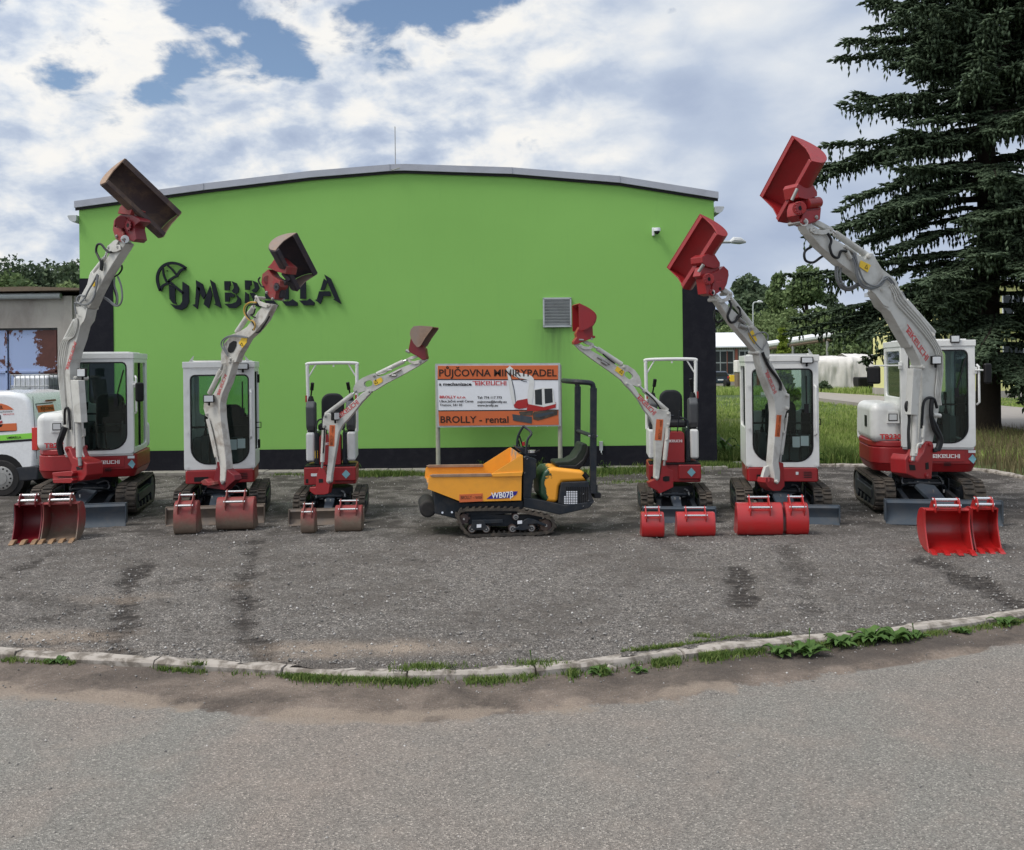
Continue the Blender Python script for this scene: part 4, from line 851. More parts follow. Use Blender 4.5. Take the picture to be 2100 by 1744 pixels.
# ---------------------------------------------------------------- loose buckets on the ground
def ground_bucket(kind,x0,x1,ybase,hh,label,mats,teeth=0,group='spare buckets standing on the gravel',rz=0,depth=None):
    """x0,x1 px at front bottom, ybase px of ground line"""
    a=G(x0,ybase); b=G(x1,ybase); Y=(a.y+b.y)/2; w=abs(b.x-a.x); c=Vector(((a.x+b.x)/2,Y,0))
    t=thing('excavator_bucket',label,'bucket',c,rz,group); s=hh/0.42
    m=M1(mats[0])
    if kind=='back':   # convex back towards the camera
        prof=[(0.06,0.40),(-0.02,0.405),(-0.08,0.39),(-0.14,0.30),(-0.165,0.18),(-0.15,0.06),(-0.10,0.012),(0.02,0.0),(0.22,0.0)]
        pp=[Vector((-w/2,y*s+0.17*s,z*s)) for y,z in prof]; m.sheet(spline(pp,3),(w,0,0),0.012*s); sh=m.obj('shell',t,bevel=0.002,angle=45)
        for sx in (-1,1):
            p=M1(mats[0]); x=sx*w/2; p.prism([Vector((x-0.006,q.y*1.02-0.003,q.z+0.004)) for q in pp]+[Vector((x-0.006,0.12*s+0.17*s,0.2*s))],(0.014,0,0)); p.obj('side_plate',t,bevel=0.002)
        ew=min(w*0.62,0.24)
        for sx in (-1,1): M1(mats[0]).prism([(sx*ew/2-0.007,y*s+0.17*s,z*s) for y,z in [(-0.155,0.24),(-0.20,0.33),(-0.19,0.40),(-0.10,0.45),(-0.04,0.52),(0.01,0.52),(0.03,0.47),(0.0,0.40),(-0.08,0.39),(-0.14,0.30)]],(0.014,0,0)).obj('mounting_ear',t,bevel=0.004)
        p=M1('chrome'); p.cyl((-ew/2-0.02,-0.175*s+0.17*s,0.375*s),(ew/2+0.02,-0.175*s+0.17*s,0.375*s),0.016*s,14); p.obj('pin',t); p=M1('chrome'); p.cyl((-ew/2-0.02,-0.015*s+0.17*s,0.49*s),(ew/2+0.02,-0.015*s+0.17*s,0.49*s),0.016*s,14); p.obj('pin',t)
    else:
        prof=[(0.0,0.43),(0.10,0.44),(0.20,0.41),(0.28,0.30),(0.27,0.17),(0.18,0.06),(0.04,0.015),(-0.12,0.0)]
        pp=spline([Vector((-w/2,y*s,z*s)) for y,z in prof],3)
        m.sheet(pp,(w,0,0),0.012); sh=m.obj('shell',t,bevel=0.002,angle=45)
        for sx in (-1,1):
            x=sx*w/2; p=M1(mats[1] if sx>0 else mats[0]); edge=spline([Vector((x-0.007,y*s,z*s)) for y,z in [(-0.12,0.0),(-0.05,0.12),(0.0,0.25),(0.005,0.36),(-0.01,0.44)]],3)
            p.prism([Vector((x-0.007,q.y,q.z+0.003)) for q in pp]+edge[1:],(0.014,0,0)); p.obj('side_plate',t,bevel=0.002)
        ew=min(w*0.6,0.26)
        off=0 if w>0.55 else 0.0
        for sx in (-1,1): M1(mats[0]).prism([(sx*ew/2+off-0.008,y*s,z*s) for y,z in [(-0.02,0.40),(-0.04,0.46),(-0.01,0.53),(0.04,0.55),(0.09,0.55),(0.20,0.42),(0.10,0.42)]],(0.016,0,0)).obj('mounting_ear',t,bevel=0.004)
        p=M1('chrome'); p.cyl((-ew/2+off-0.02,0.0,0.475*s),(ew/2+off+0.02,0.0,0.475*s),0.018*s,14); p.obj('pin',t); p=M1('chrome'); p.cyl((-ew/2+off-0.02,0.055*s,0.53*s),(ew/2+off+0.02,0.055*s,0.53*s),0.018*s,14); p.obj('pin',t)
        for k in range(teeth):
            x=-w/2+0.03+(w-0.06)*k/(teeth-1); q=M1(mats[2])
            q.prism([(x-0.028,-0.06*s,0.0),(x-0.028,-0.13*s,-0.004),(x-0.028,-0.235*s,0.0),(x-0.028,-0.235*s,0.008),(x-0.028,-0.15*s,0.045),(x-0.028,-0.07*s,0.045)],(0.056,0,0)); q.obj('tooth',t,bevel=0.004)
    return t
ground_bucket('open',33,83,1111,0.46,'narrow dark red toothed bucket, leftmost in the whole row',('maroon','maroon','worn_tooth'),3,rz=0.14)
ground_bucket('open',92,158,1109,0.46,'wide toothed bucket with muddy scraped inside before the left blade',('muddy_red','muddy_red','worn_tooth'),4,rz=0.14)
def pb(crop,x0,x1,y): a=crop(x0,y); b=crop(x1,y); return a[0],b[0],a[1]
def gb(kind,crop,x0,x1,y,*k,**kw): a=pb(crop,x0,x1,y); return ground_bucket(kind,a[0],a[1],a[2],*k,**kw)
gb('back',C4,150,325,1600,0.43,'narrow muddy red bucket before the left end of the brown blade',('muddy_red',),rz=0.12)
gb('back',C4,500,792,1562,0.43,'wide faded red bucket before the cabbed excavator with the worn boom',('muddy_red',),rz=0.10)
gb('back',C4,1192,1297,1590,0.32,'narrowest muddy red bucket left of centre, before the small excavator',('muddy_red',),rz=0.06)
gb('back',C4,1472,1682,1577,0.34,'faded red bucket with scraped white patch nearest the yellow dumper left side',('muddy_red',),rz=0.05)
gb('back',C6,490,630,1648,0.31,'narrow bright red bucket nearest the yellow dumper right side',('red_bright',),rz=-0.03)
gb('back',C6,718,962,1642,0.30,'low wide bright red bucket in front of the small right excavator',('red_bright',),rz=-0.04)
gb('back',C8,245,612,1608,0.40,'widest glossy red bucket before the cab with the orange boom sticker',('red_bright',),rz=-0.08)
gb('back',C8,645,824,1606,0.40,'glossy red half width bucket beside the widest one',('red_bright',),rz=-0.08)
gb('open',S1,615,912,1640,0.46,'wide bright red toothed bucket open to the front at the far right machine',('red_bright','red_bright','red_bright'),4,rz=-0.12)
gb('open',S1,935,1105,1630,0.46,'narrow bright red toothed bucket, rightmost in the whole row',('red_bright','red_bright','red_bright'),3,rz=-0.12)
import numpy as np
rng=np.random.default_rng(5)
# ---------------------------------------------------------------- ground materials
def vor(nt,vec,scale,feature='F1'):
    v=N(nt,'ShaderNodeTexVoronoi'); v.feature=feature; v.inputs['Scale'].default_value=scale; nt.links.new(vec,v.inputs['Vector']); return v
def attr(nt,name):
    a=N(nt,'ShaderNodeAttribute'); a.attribute_name=name; return a.outputs['Fac']
def bw(nt,c):
    r=N(nt,'ShaderNodeSeparateColor'); nt.links.new(c,r.inputs[0]); return r.outputs[0]
def gravel_mat():
    m,nt,b=newmat('gravel'); p=objco(nt)
    v1=vor(nt,p,78); v2=vor(nt,p,30); big=noise_n(nt,0.55,6,0.62,p,0.5); mid=noise_n(nt,3.2,7,0.68,p,0.3); fine=noise_n(nt,70,4,0.7,p)
    r1=bw(nt,v1.outputs['Color'])
    stone=ramp(nt,r1,[(0.0,(0.10,0.097,0.094)),(0.35,(0.165,0.160,0.156)),(0.62,(0.215,0.210,0.206)),(0.90,(0.285,0.28,0.275)),(0.97,(0.40,0.39,0.38)),(1,(0.55,0.54,0.52))])
    soil=ramp(nt,fine.outputs[0],[(0.3,(0.055,0.046,0.040)),(0.7,(0.140,0.120,0.104))])
    mot=noise_n(nt,14,6,0.8,p,0.4); stone=mixc(nt,1.0,stone,ramp(nt,mot.outputs[0],[(0.32,(0.6,0.585,0.575)),(0.5,(1.0,1.0,1.0)),(0.68,(1.4,1.38,1.36))]),'MULTIPLY')
    f=mth(nt,'ADD',mth(nt,'MULTIPLY',big.outputs[0],0.6),mth(nt,'MULTIPLY',mid.outputs[0],0.5))
    f=ramp(nt,f,[(0.50,0),(0.68,0.85)])
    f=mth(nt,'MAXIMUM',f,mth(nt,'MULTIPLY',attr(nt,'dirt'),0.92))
    edge=ramp(nt,v1.outputs['Distance'],[(0.35,1),(0.75,0.45)])
    c=mixc(nt,1.0,mixc(nt,1.0,stone,edge,'MULTIPLY'),(1.12,1.05,0.985),'MULTIPLY')
    c=mixc(nt,f,c,soil)
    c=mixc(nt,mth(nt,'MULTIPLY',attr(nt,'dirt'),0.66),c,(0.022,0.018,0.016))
    sand=ramp(nt,fine.outputs[0],[(0.3,(0.30,0.235,0.18)),(0.7,(0.44,0.36,0.29))])
    c=mixc(nt,mth(nt,'MULTIPLY',attr(nt,'sand'),0.8),c,sand)
    c=mixc(nt,mth(nt,'MULTIPLY',ramp(nt,bw(nt,v2.outputs['Color']),[(0.955,0),(0.97,1)]),ramp(nt,v2.outputs['Distance'],[(0.28,1),(0.36,0)])),c,(0.38,0.365,0.35))
    nt.links.new(c,b.inputs['Base Color']); b.inputs['Roughness'].default_value=0.9
    n1=bump(nt,b,v1.outputs['Distance'],1.0,0.014); n2=bump(nt,b,mid.outputs[0],1.0,0.09,n1); bump(nt,b,fine.outputs[0],0.5,0.006,n2)
gravel_mat()
def asphalt_mat():
    m,nt,b=newmat('asphalt'); p=objco(nt)
    v1=vor(nt,p,135); v2=vor(nt,p,45); big=noise_n(nt,0.35,6,0.6,p,0.8); mid=noise_n(nt,2.2,7,0.7,p,0.3); fine=noise_n(nt,60,4,0.7,p)
    r1=bw(nt,v1.outputs['Color'])
    st=ramp(nt,r1,[(0,(0.105,0.102,0.098)),(0.3,(0.160,0.155,0.149)),(0.65,(0.200,0.194,0.186)),(0.92,(0.265,0.257,0.246)),(1,(0.42,0.405,0.385))])
    tint=ramp(nt,big.outputs[0],[(0.40,(0.99,1.02,1.01)),(0.5,(1.02,1.0,0.98)),(0.62,(1.10,1.03,0.99))])
    c=mixc(nt,1.0,mixc(nt,1.0,st,tint,'MULTIPLY'),(1.05,1.0,0.95),'MULTIPLY'); 
    c=mixc(nt,mth(nt,'MULTIPLY',ramp(nt,mid.outputs[0],[(0.5,0),(0.75,1)]),0.35),c,(0.33,0.27,0.225))
    c=mixc(nt,mth(nt,'MULTIPLY',ramp(nt,bw(nt,v2.outputs['Color']),[(0.93,0),(0.95,1)]),ramp(nt,v2.outputs['Distance'],[(0.2,1),(0.3,0)])),c,(0.09,0.085,0.085))
    sm_=noise_n(nt,11,6,0.75,p); e=mth(nt,'ADD',attr(nt,'dirt'),mth(nt,'ADD',mth(nt,'MULTIPLY_ADD',mid.outputs[0],1.0,-0.5),mth(nt,'MULTIPLY_ADD',sm_.outputs[0],1.0,-0.5))); f=ramp(nt,e,[(0.42,0),(0.58,1)])
    soil=ramp(nt,mth(nt,'ADD',mth(nt,'MULTIPLY',fine.outputs[0],0.5),mth(nt,'MULTIPLY',mid.outputs[0],0.5)),[(0.35,(0.085,0.068,0.057)),(0.62,(0.20,0.165,0.14))])
    soil=mixc(nt,ramp(nt,r1,[(0.955,0),(0.97,0.6)]),soil,(0.30,0.28,0.26)); soil=mixc(nt,1.0,soil,ramp(nt,noise_n(nt,1.3,7,0.72,p,0.5).outputs[0],[(0.36,(0.55,0.52,0.50)),(0.62,(1.35,1.3,1.25))]),'MULTIPLY'); soil=mixc(nt,mth(nt,'MULTIPLY',attr(nt,'wet'),0.6),soil,(0.022,0.018,0.016))
    c=mixc(nt,f,c,soil)
    es=mth(nt,'ADD',attr(nt,'sand'),mth(nt,'ADD',mth(nt,'MULTIPLY_ADD',mid.outputs[0],1.0,-0.5),mth(nt,'MULTIPLY_ADD',sm_.outputs[0],1.2,-0.6))); fs=ramp(nt,es,[(0.35,0),(0.75,0.75)])
    c=mixc(nt,fs,c,ramp(nt,fine.outputs[0],[(0.3,(0.20,0.155,0.12)),(0.7,(0.33,0.27,0.215))]))
    nt.links.new(c,b.inputs['Base Color']); b.inputs['Roughness'].default_value=0.88
    n1=bump(nt,b,v1.outputs['Distance'],0.9,0.007); bump(nt,b,mid.outputs[0],mth and 0.4,0.03,n1)
asphalt_mat()
def grass_ground():
    m,nt,b=newmat('grass_ground'); p=objco(nt); a=noise_n(nt,0.12,6,0.65,p,0.6); c_=noise_n(nt,9,8,0.75,p)
    g=ramp(nt,a.outputs[0],[(0.35,(0.08,0.13,0.04)),(0.5,(0.13,0.19,0.05)),(0.65,(0.21,0.22,0.09))])
    d=ramp(nt,c_.outputs[0],[(0.3,0.45),(0.7,1.25)])
    nt.links.new(mixc(nt,1.0,g,d,'MULTIPLY'),b.inputs['Base Color']); b.inputs['Roughness'].default_value=1; bump(nt,b,c_.outputs[0],1.0,0.15)
grass_ground()
def leafy(name,c0,c1,c2,scale=1.2,trans=0.25):
    m=bpy.data.materials.new(name); m.use_nodes=True; nt=m.node_tree; b=nt.nodes['Principled BSDF']; MATS[name]=m; p=objco(nt)
    a=noise_n(nt,scale,5,0.7,p); at=attr(nt,'v'); f=mth(nt,'ADD',mth(nt,'MULTIPLY',a.outputs[0],0.6),mth(nt,'MULTIPLY',at,0.4))
    c=ramp(nt,f,[(0.25,c0),(0.5,c1),(0.8,c2)]); nt.links.new(c,b.inputs['Base Color']); b.inputs['Roughness'].default_value=0.75; b.inputs['Specular IOR Level'].default_value=0.2
    t=N(nt,'ShaderNodeBsdfTranslucent'); nt.links.new(c,t.inputs[0]); mx=N(nt,'ShaderNodeMixShader'); mx.inputs[0].default_value=trans
    nt.links.new(b.outputs[0],mx.inputs[1]); nt.links.new(t.outputs[0],mx.inputs[2]); nt.links.new(mx.outputs[0],nt.nodes['Material Output'].inputs[0])
leafy('grass_fresh',(0.045,0.085,0.02),(0.11,0.175,0.04),(0.24,0.27,0.09),3)
leafy('grass_field',(0.13,0.20,0.045),(0.27,0.37,0.09),(0.46,0.50,0.20),0.5)
leafy('grass_dry',(0.07,0.065,0.03),(0.17,0.145,0.075),(0.30,0.25,0.14),0.8)
leafy('leaf_dock',(0.06,0.12,0.03),(0.13,0.22,0.06),(0.26,0.34,0.12),6)
leafy('leaf_dark',(0.045,0.068,0.045),(0.08,0.115,0.065),(0.13,0.175,0.095),0.25,0.2)  # this and the next two: leaf colours paled to stand in for distance haze
leafy('leaf_mid',(0.07,0.11,0.048),(0.125,0.18,0.075),(0.20,0.26,0.11),0.3,0.25)
leafy('leaf_light',(0.10,0.145,0.06),(0.17,0.23,0.095),(0.26,0.32,0.15),0.4,0.3)
leafy('leaf_lime',(0.10,0.15,0.02),(0.20,0.27,0.04),(0.34,0.40,0.09),1.0,0.35)
leafy('needle',(0.022,0.036,0.020),(0.060,0.090,0.050),(0.165,0.225,0.140),0.9,0.05)
paint('bark',(0.045,0.035,0.028),0.95,0.5,(0.02,0.016,0.013),scale=12)
# ---------------------------------------------------------------- height helpers / stain painting
def seg_dist(X,Y,pts):
    d=np.full(X.shape,1e9); s=np.zeros(X.shape); acc=0
    for a,b in zip(pts,pts[1:]):
        ax,ay=a.x,a.y; bx,by=b.x,b.y; vx,vy=bx-ax,by-ay; L2=vx*vx+vy*vy+1e-9
        t=np.clip(((X-ax)*vx+(Y-ay)*vy)/L2,0,1); dx=X-(ax+t*vx); dy=Y-(ay+t*vy); q=np.hypot(dx,dy)
        k=q<d; d=np.where(k,q,d); s=np.where(k,acc+t*math.sqrt(L2),s); acc+=math.sqrt(L2)
    return d,s
def vnoise(X,Y,sc,seed=0):
    # cheap smooth value noise, several octaves
    out=np.zeros(X.shape); amp=1; tot=0
    r=np.random.default_rng(seed); tab=r.random((256,256))
    for o in range(4):
        x=X*sc+17.3*o; y=Y*sc+9.1*o; xi=np.floor(x).astype(int); yi=np.floor(y).astype(int); fx=x-xi; fy=y-yi; fx=fx*fx*(3-2*fx); fy=fy*fy*(3-2*fy)
        g=lambda i,j: tab[(xi+i)&255,(yi+j)&255]
        out+=amp*((g(0,0)*(1-fx)+g(1,0)*fx)*(1-fy)+(g(0,1)*(1-fx)+g(1,1)*fx)*fy); tot+=amp; amp*=0.5; sc*=2
    return out/tot
KERB=[(-260,1318),(0,1341),(150,1349),(290,1357),(450,1367),(590,1374),(720,1381),(850,1384),(1000,1381),(1100,1375),(1200,1366),(1300,1353),(1400,1341),(1500,1329),(1600,1319),(1680,1312),(1800,1301),(1900,1290),(2000,1277),(2100,1262),(2350,1222)]
KW=[G(x,y) for x,y in KERB]; KX=np.array([p.x for p in KW]); KY=np.array([p.y for p in KW])
KX=np.concatenate([[-16,-9],KX,[9,16]]); KY=np.concatenate([[KY[0]+0.6*(16+KX[2])/5,KY[0]+0.3],KY,[KY[-1]+0.9,KY[-1]+2.6]])
o_=np.argsort(KX); KX=KX[o_]; KY=KY[o_]
kerbY=lambda X: np.interp(X,KX,KY)
def grid_mesh(name,X,Y,Z,mat,attrs={},kind='structure'):
    ny,nx=X.shape; co=np.stack([X,Y,Z],-1).reshape(-1,3).astype('f4')
    i=np.arange(nx-1)[None,:]+np.arange(ny-1)[:,None]*nx; f=np.stack([i,i+1,i+nx+1,i+nx],-1).reshape(-1,4)
    me=bpy.data.meshes.new(name); me.vertices.add(len(co)); me.vertices.foreach_set('co',co.ravel())
    me.loops.add(f.size); me.loops.foreach_set('vertex_index',f.ravel().astype('i4')); me.polygons.add(len(f))
    me.polygons.foreach_set('loop_start',np.arange(0,f.size,4,dtype='i4')); me.polygons.foreach_set('loop_total',np.full(len(f),4,'i4')); me.polygons.foreach_set('use_smooth',np.ones(len(f),bool))
    me.update(calc_edges=True); me.validate()
    for k,v in attrs.items():
        a=me.attributes.new(k,'FLOAT','POINT'); a.data.foreach_set('value',v.reshape(-1).astype('f4'))
    me.materials.append(MATS[mat]); o=bpy.data.objects.new(name,me); COL.objects.link(o); o['kind']=kind; return o
def up(*p): return [G(x,y) for x,y in p]
# yard
xs=np.concatenate([np.arange(-16,-7.6,0.2),np.arange(-7.6,9.3,0.045)]); ts=np.linspace(0,1,330)**1.25
XX=np.tile(xs,(len(ts),1)); back=np.where(xs<-9.2,27.0,np.where(xs<4.3,20.45,20.75-(xs-4.3)*0.22)); f0=kerbY(xs)+0.06
YY=f0[None,:]+(back-f0)[None,:]*ts[:,None]
dirt=np.zeros(XX.shape); sand=np.zeros(XX.shape); ZZ=(vnoise(XX,YY,1.1,1)-0.5)*0.035+(vnoise(XX,YY,6,2)-0.5)*0.03+(rng.random(XX.shape)-0.5)*0.010
n3=vnoise(XX,YY,3.5,3); n4=vnoise(XX,YY,9,4); n5=vnoise(XX,YY,4.5,14)
tracks=[(up((300,1150),(270,1190),(255,1240),(245,1300),(238,1352)),0.19,0.9),(up((525,1110),(520,1150),(497,1210),(500,1260),(520,1310),(560,1362)),0.17,0.85),
 (up((-60,1195),(0,1180),(50,1165),(100,1140)),0.16,0.8),(up((-50,1290),(30,1280),(110,1268),(200,1245),(300,1205),(420,1185)),0.10,0.55),(up((60,1322),(150,1312),(240,1318)),0.14,0.7),
 (up((1518,1165),(1520,1200),(1518,1240)),0.20,0.95),(up((1615,1120),(1640,1165),(1652,1210),(1662,1262)),0.16,0.55),(up((1900,1150),(1960,1175),(2030,1215),(2130,1270)),0.22,0.9),(up((1300,1080),(1360,1110),(1400,1130)),0.2,0.4),
 (up((620,1160),(760,1140),(900,1150)),0.10,0.5),(up((1440,1305),(1490,1302)),0.10,0.7),(up((960,1350),(1040,1320),(1120,1290)),0.08,0.35),(up((150,1240),(60,1225),(-40,1235)),0.2,0.4)]
for pts,wd,st in tracks:
    d,s=seg_dist(XX,YY,pts); core=np.clip((wd*0.85+(n3-0.5)*0.34+(n4-0.5)*0.18-d)/0.10,0,1); bars=np.clip(0.5+1.2*np.sin(s*2*PI/0.12+n4*5),0,1)
    k=core*st*(0.25+0.75*bars)*1.4*np.clip((n5-0.12)*4,0,1); dirt=np.maximum(dirt,k); ZZ-=core*0.030*st; ZZ+=core*st*0.022*(bars)
    rim=np.exp(-((d-wd-0.05)/0.05)**2); ZZ+=rim*0.012*st
# trampled soil near the machines
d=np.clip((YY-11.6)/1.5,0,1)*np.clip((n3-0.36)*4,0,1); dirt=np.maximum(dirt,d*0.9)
for c,rx,ry,k in (((750,1330),0.9,0.22,0.9),((660,1345),0.5,0.12,0.7),((60,1305),0.9,0.22,0.8),((30,1335),0.9,0.1,0.7),((250,1225),0.5,0.25,0.5),((480,1200),0.3,0.3,0.3)):
    g=G(*c); e=np.exp(-(((XX-g.x)/rx)**2+((YY-g.y)/ry)**2)); sand=np.maximum(sand,np.clip(e*k*2*(n3+0.1)-0.15,0,1))
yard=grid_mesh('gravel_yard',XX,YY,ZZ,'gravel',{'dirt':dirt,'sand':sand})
# road and its muddy edge
xs=np.concatenate([np.arange(-60,-8,2.0),np.arange(-8,8,0.04),np.arange(8,60,2.0)]); v=np.concatenate([np.array([-40,-20,-8,-2,1.0,2.0]),np.linspace(2.6,3.9,14)])
ts=np.linspace(0,1,150); XX=np.tile(xs,(len(v)+len(ts),1)); kx=kerbY(np.clip(xs,-16,16))-0.02
YY=np.vstack([np.tile(v[:,None],(1,len(xs))),4.0+(kx-4.0)[None,:]*ts[:,None]])
EDGE=up((-100,1400),(0,1412),(200,1424),(400,1448),(560,1462),(700,1470),(850,1472),(1000,1460),(1150,1448),(1300,1435),(1500,1404),(1700,1373),(1900,1346),(2100,1316),(2250,1296))
ex=np.array([p.x for p in EDGE]); ey=np.array([p.y for p in EDGE]); eY=np.interp(XX,ex,ey)*1.0+0.03
n3=vnoise(XX,YY,2.2,7)
dirt=np.clip((YY-eY)/0.25+0.5,0,1); sd_=np.exp(-((YY-eY-0.04)/0.16)**2)*np.clip((n3-0.30)*3.5,0,1)*np.where(XX<1.5,1,0.45)
ZZ=-0.035+(vnoise(XX,YY,0.8,8)-0.5)*0.02+dirt*(vnoise(XX,YY,7,9)-0.45)*0.03
wet=np.clip((XX+0.3)/2.0,0,1)*np.clip((n3-0.25)*3,0,1)*np.clip((YY-eY-0.05)/0.15,0,1)
rut=seg_dist(XX,YY,up((1350,1440),(1600,1390),(1800,1355),(2000,1325)))[0]; ZZ-=np.exp(-(rut/0.05)**2)*0.02
road=grid_mesh('road',XX,YY,ZZ,'asphalt',{'dirt':dirt,'sand':sd_,'wet':wet})
# far ground sheet
g=M1('grass_ground'); g.add([(-900,-60,-0.12),(900,-60,-0.12),(900,1200,-0.12),(-900,1200,-0.12)],[(0,1,2,3)]); tag(g.obj('ground'),kind='structure')
# grass field right of the yard (raised a little above the sheet)
fx=np.linspace(4.2,60,140); fy=np.concatenate([np.linspace(16.2,30,90),np.linspace(30.5,90,90)]); X,Y=np.meshgrid(fx,fy)
Z=-0.02+(vnoise(X,Y,0.25,11)-0.5)*0.25*np.clip((Y-21)/8,0,1)+np.where((X<9.25)&(Y<20.8),-0.2,0)
grid_mesh('lawn',X,Y,Z,'grass_ground')
# side road crossing behind
paint('concrete_road',(0.30,0.275,0.25),0.9,0.4,(0.20,0.18,0.16),scale=1.5)
A_=up((1560,806),(1676,809),(1800,817),(1950,829),(2100,844),(2400,870)); B_=up((1560,815),(1676,822),(1800,838),(1950,862),(2100,893),(2400,950))
m=M1('concrete_road'); n=len(A_); m.add([p+Vector((0,0,0.16)) for p in A_+B_],[(i,i+1,n+i+1,n+i) for i in range(n-1)]); m.prism([p+Vector((0,0,0.155)) for p in A_+B_[::-1]],(0,0,-0.3)); tag(m.obj('side_road'),kind='structure')
# paved strip along the wall foot
paint('paving',(0.27,0.255,0.225),0.9,0.5,(0.12,0.115,0.09),scale=6)
m=M1('paving'); x=-9.1; random.seed(3)
while x<4.2:
    l=0.5; m.box((x+l/2,20.17,0.02+random.uniform(-.006,.006)),(l-0.012,0.44,0.06)); x+=l
tag(m.obj('pavement',bevel=0.006),kind='structure')
# kerbs
paint('kerb_stone',(0.37,0.335,0.30),0.9,0.85,(0.12,0.10,0.08),scale=9,lo=0.44,hi=0.60)
def kerb_run(name,pts,w,h,z0,seglen=1.0,wob=0.02,seed=1,gap_at=()):
    rr=random.Random(seed); m=M1('kerb_stone'); P_=[Vector((p[0],p[1],0)) for p in pts]; S=[0]
    for a,b in zip(P_,P_[1:]): S.append(S[-1]+(b-a).length)
    def at(s):
        for i in range(len(P_)-1):
            if s<=S[i+1]: return P_[i].lerp(P_[i+1],(s-S[i])/(S[i+1]-S[i]))
        return P_[-1]
    s=0
    while s<S[-1]-0.2:
        l=seglen*rr.uniform(0.85,1.15); e=min(s+l,S[-1])
        k=7; dz=rr.uniform(-.012,.008); off=rr.uniform(-.012,.012); rows=[]
        if not any(a<s<b for a,b in gap_at):
            for i in range(k+1):
                u=s+0.008+(e-s-0.016)*i/k; p=at(u); q=at(min(u+0.05,S[-1])); r=at(max(u-0.05,0)); t=(q-r).normalized(); nn=Vector((-t.y,t.x,0)); nz=lambda:rr.uniform(-1,1)*wob*0.5
                rows.append([p+nn*(off+nz()*0.6)+Vector((0,0,z0)),p+nn*(off+nz()*0.6-0.0)+Vector((0,0,z0+h*0.82+dz)),p+nn*(off+0.018+nz()*0.4)+Vector((0,0,z0+h+dz+nz()*0.3)),p+nn*(off+w+nz()*0.5)+Vector((0,0,z0+h+dz+nz()*0.4)),p+nn*(off+w)+Vector((0,0,z0))])
            vs=[v for r_ in rows for v in r_]; fs=[(i*5+j,(i+1)*5+j,(i+1)*5+j+1,i*5+j+1) for i in range(k) for j in range(4)]; fs+=[(4,3,2,1,0),tuple(k*5+j for j in range(5))]
            m.add(vs,fs)
        s=e
    o=m.obj(name,angle=25); tag(o,kind='structure'); return o
kp=[(x,float(kerbY(x))) for x in np.arange(-9,9,0.12)]
kerb_run('kerb',kp,0.11,0.108,-0.10,1.05,0.035,4,gap_at=((12.75,13.2),))
rk=[(4.7,20.85)]+[(x,20.8-(x-4.3)*0.24) for x in (5.5,6.5,7.5,8.3)]+[(8.85,19.5),(9.15,18.9),(9.25,17.8),(9.25,16.4),(9.3,13)]
kerb_run('kerb_back',rk,0.12,0.12,-0.06,1.0,0.02,6)
# ---------------------------------------------------------------- scattered pebbles, grass, plants
def tri_cloud(name,verts,faces_per,mat,attrv=None,kind='stuff',parent=None):
    """verts (n,k,3); faces_per list of index tuples (all same length)"""
    n,k,_=verts.shape; L=len(faces_per[0]); f=(np.array(faces_per)[None]+ (np.arange(n)*k)[:,None,None]).reshape(-1,L)
    me=bpy.data.meshes.new(name); me.vertices.add(n*k); me.vertices.foreach_set('co',verts.astype('f4').ravel()); me.loops.add(f.size); me.loops.foreach_set('vertex_index',f.ravel().astype('i4')); me.polygons.add(len(f))
    me.polygons.foreach_set('loop_start',np.arange(0,f.size,L,dtype='i4')); me.polygons.foreach_set('loop_total',np.full(len(f),L,'i4')); me.update(calc_edges=True)
    a=me.attributes.new('v','FLOAT','POINT'); a.data.foreach_set('value',np.repeat(rng.random(n) if attrv is None else attrv,k).astype('f4'))
    me.materials.append(MATS[mat]); o=bpy.data.objects.new(name,me); COL.objects.link(o)
    if kind: o['kind']=kind
    if parent: o.parent=parent
    return o
m_,nt_,b_=newmat('pebble'); nt_.links.new(ramp(nt_,attr(nt_,'v'),[(0,(0.10,0.095,0.09)),(0.5,(0.26,0.25,0.24)),(0.85,(0.36,0.345,0.33)),(1,(0.58,0.56,0.54))]),b_.inputs['Base Color']); b_.inputs['Roughness'].default_value=0.85
def pebbles(n,xr,yf,z,smin,smax):
    X=rng.uniform(*xr,n); Y=yf(X,rng.random(n)); s=rng.uniform(smin,smax,n)*rng.uniform(0.5,1.3,n)
    base=np.array([[1,0,0],[-.5,.87,0],[-.5,-.87,0],[0.1,0.1,.75],[0,0,-.6]]); a=rng.uniform(0,2*PI,n); ca,sa=np.cos(a),np.sin(a)
    V=base[None]*s[:,None,None]*rng.uniform(0.6,1.25,(n,5,3)); R=V.copy(); R[...,0]=V[...,0]*ca[:,None]-V[...,1]*sa[:,None]; R[...,1]=V[...,0]*sa[:,None]+V[...,1]*ca[:,None]
    R[...,0]+=X[:,None]; R[...,1]+=Y[:,None]; R[...,2]+=z; return R
F6=[(0,1,3),(1,2,3),(2,0,3),(1,0,4),(2,1,4),(0,2,4)]
V=np.concatenate([pebbles(9000,(-7.5,9),lambda X,u:kerbY(X)+0.2+(19.5-kerbY(X))*u**1.6,0.004,0.008,0.017),pebbles(1500,(-7,8),lambda X,u:kerbY(X)-0.05-2.6*u**1.8,-0.033,0.005,0.012)])
tri_cloud('loose_stones',V,F6,'pebble')
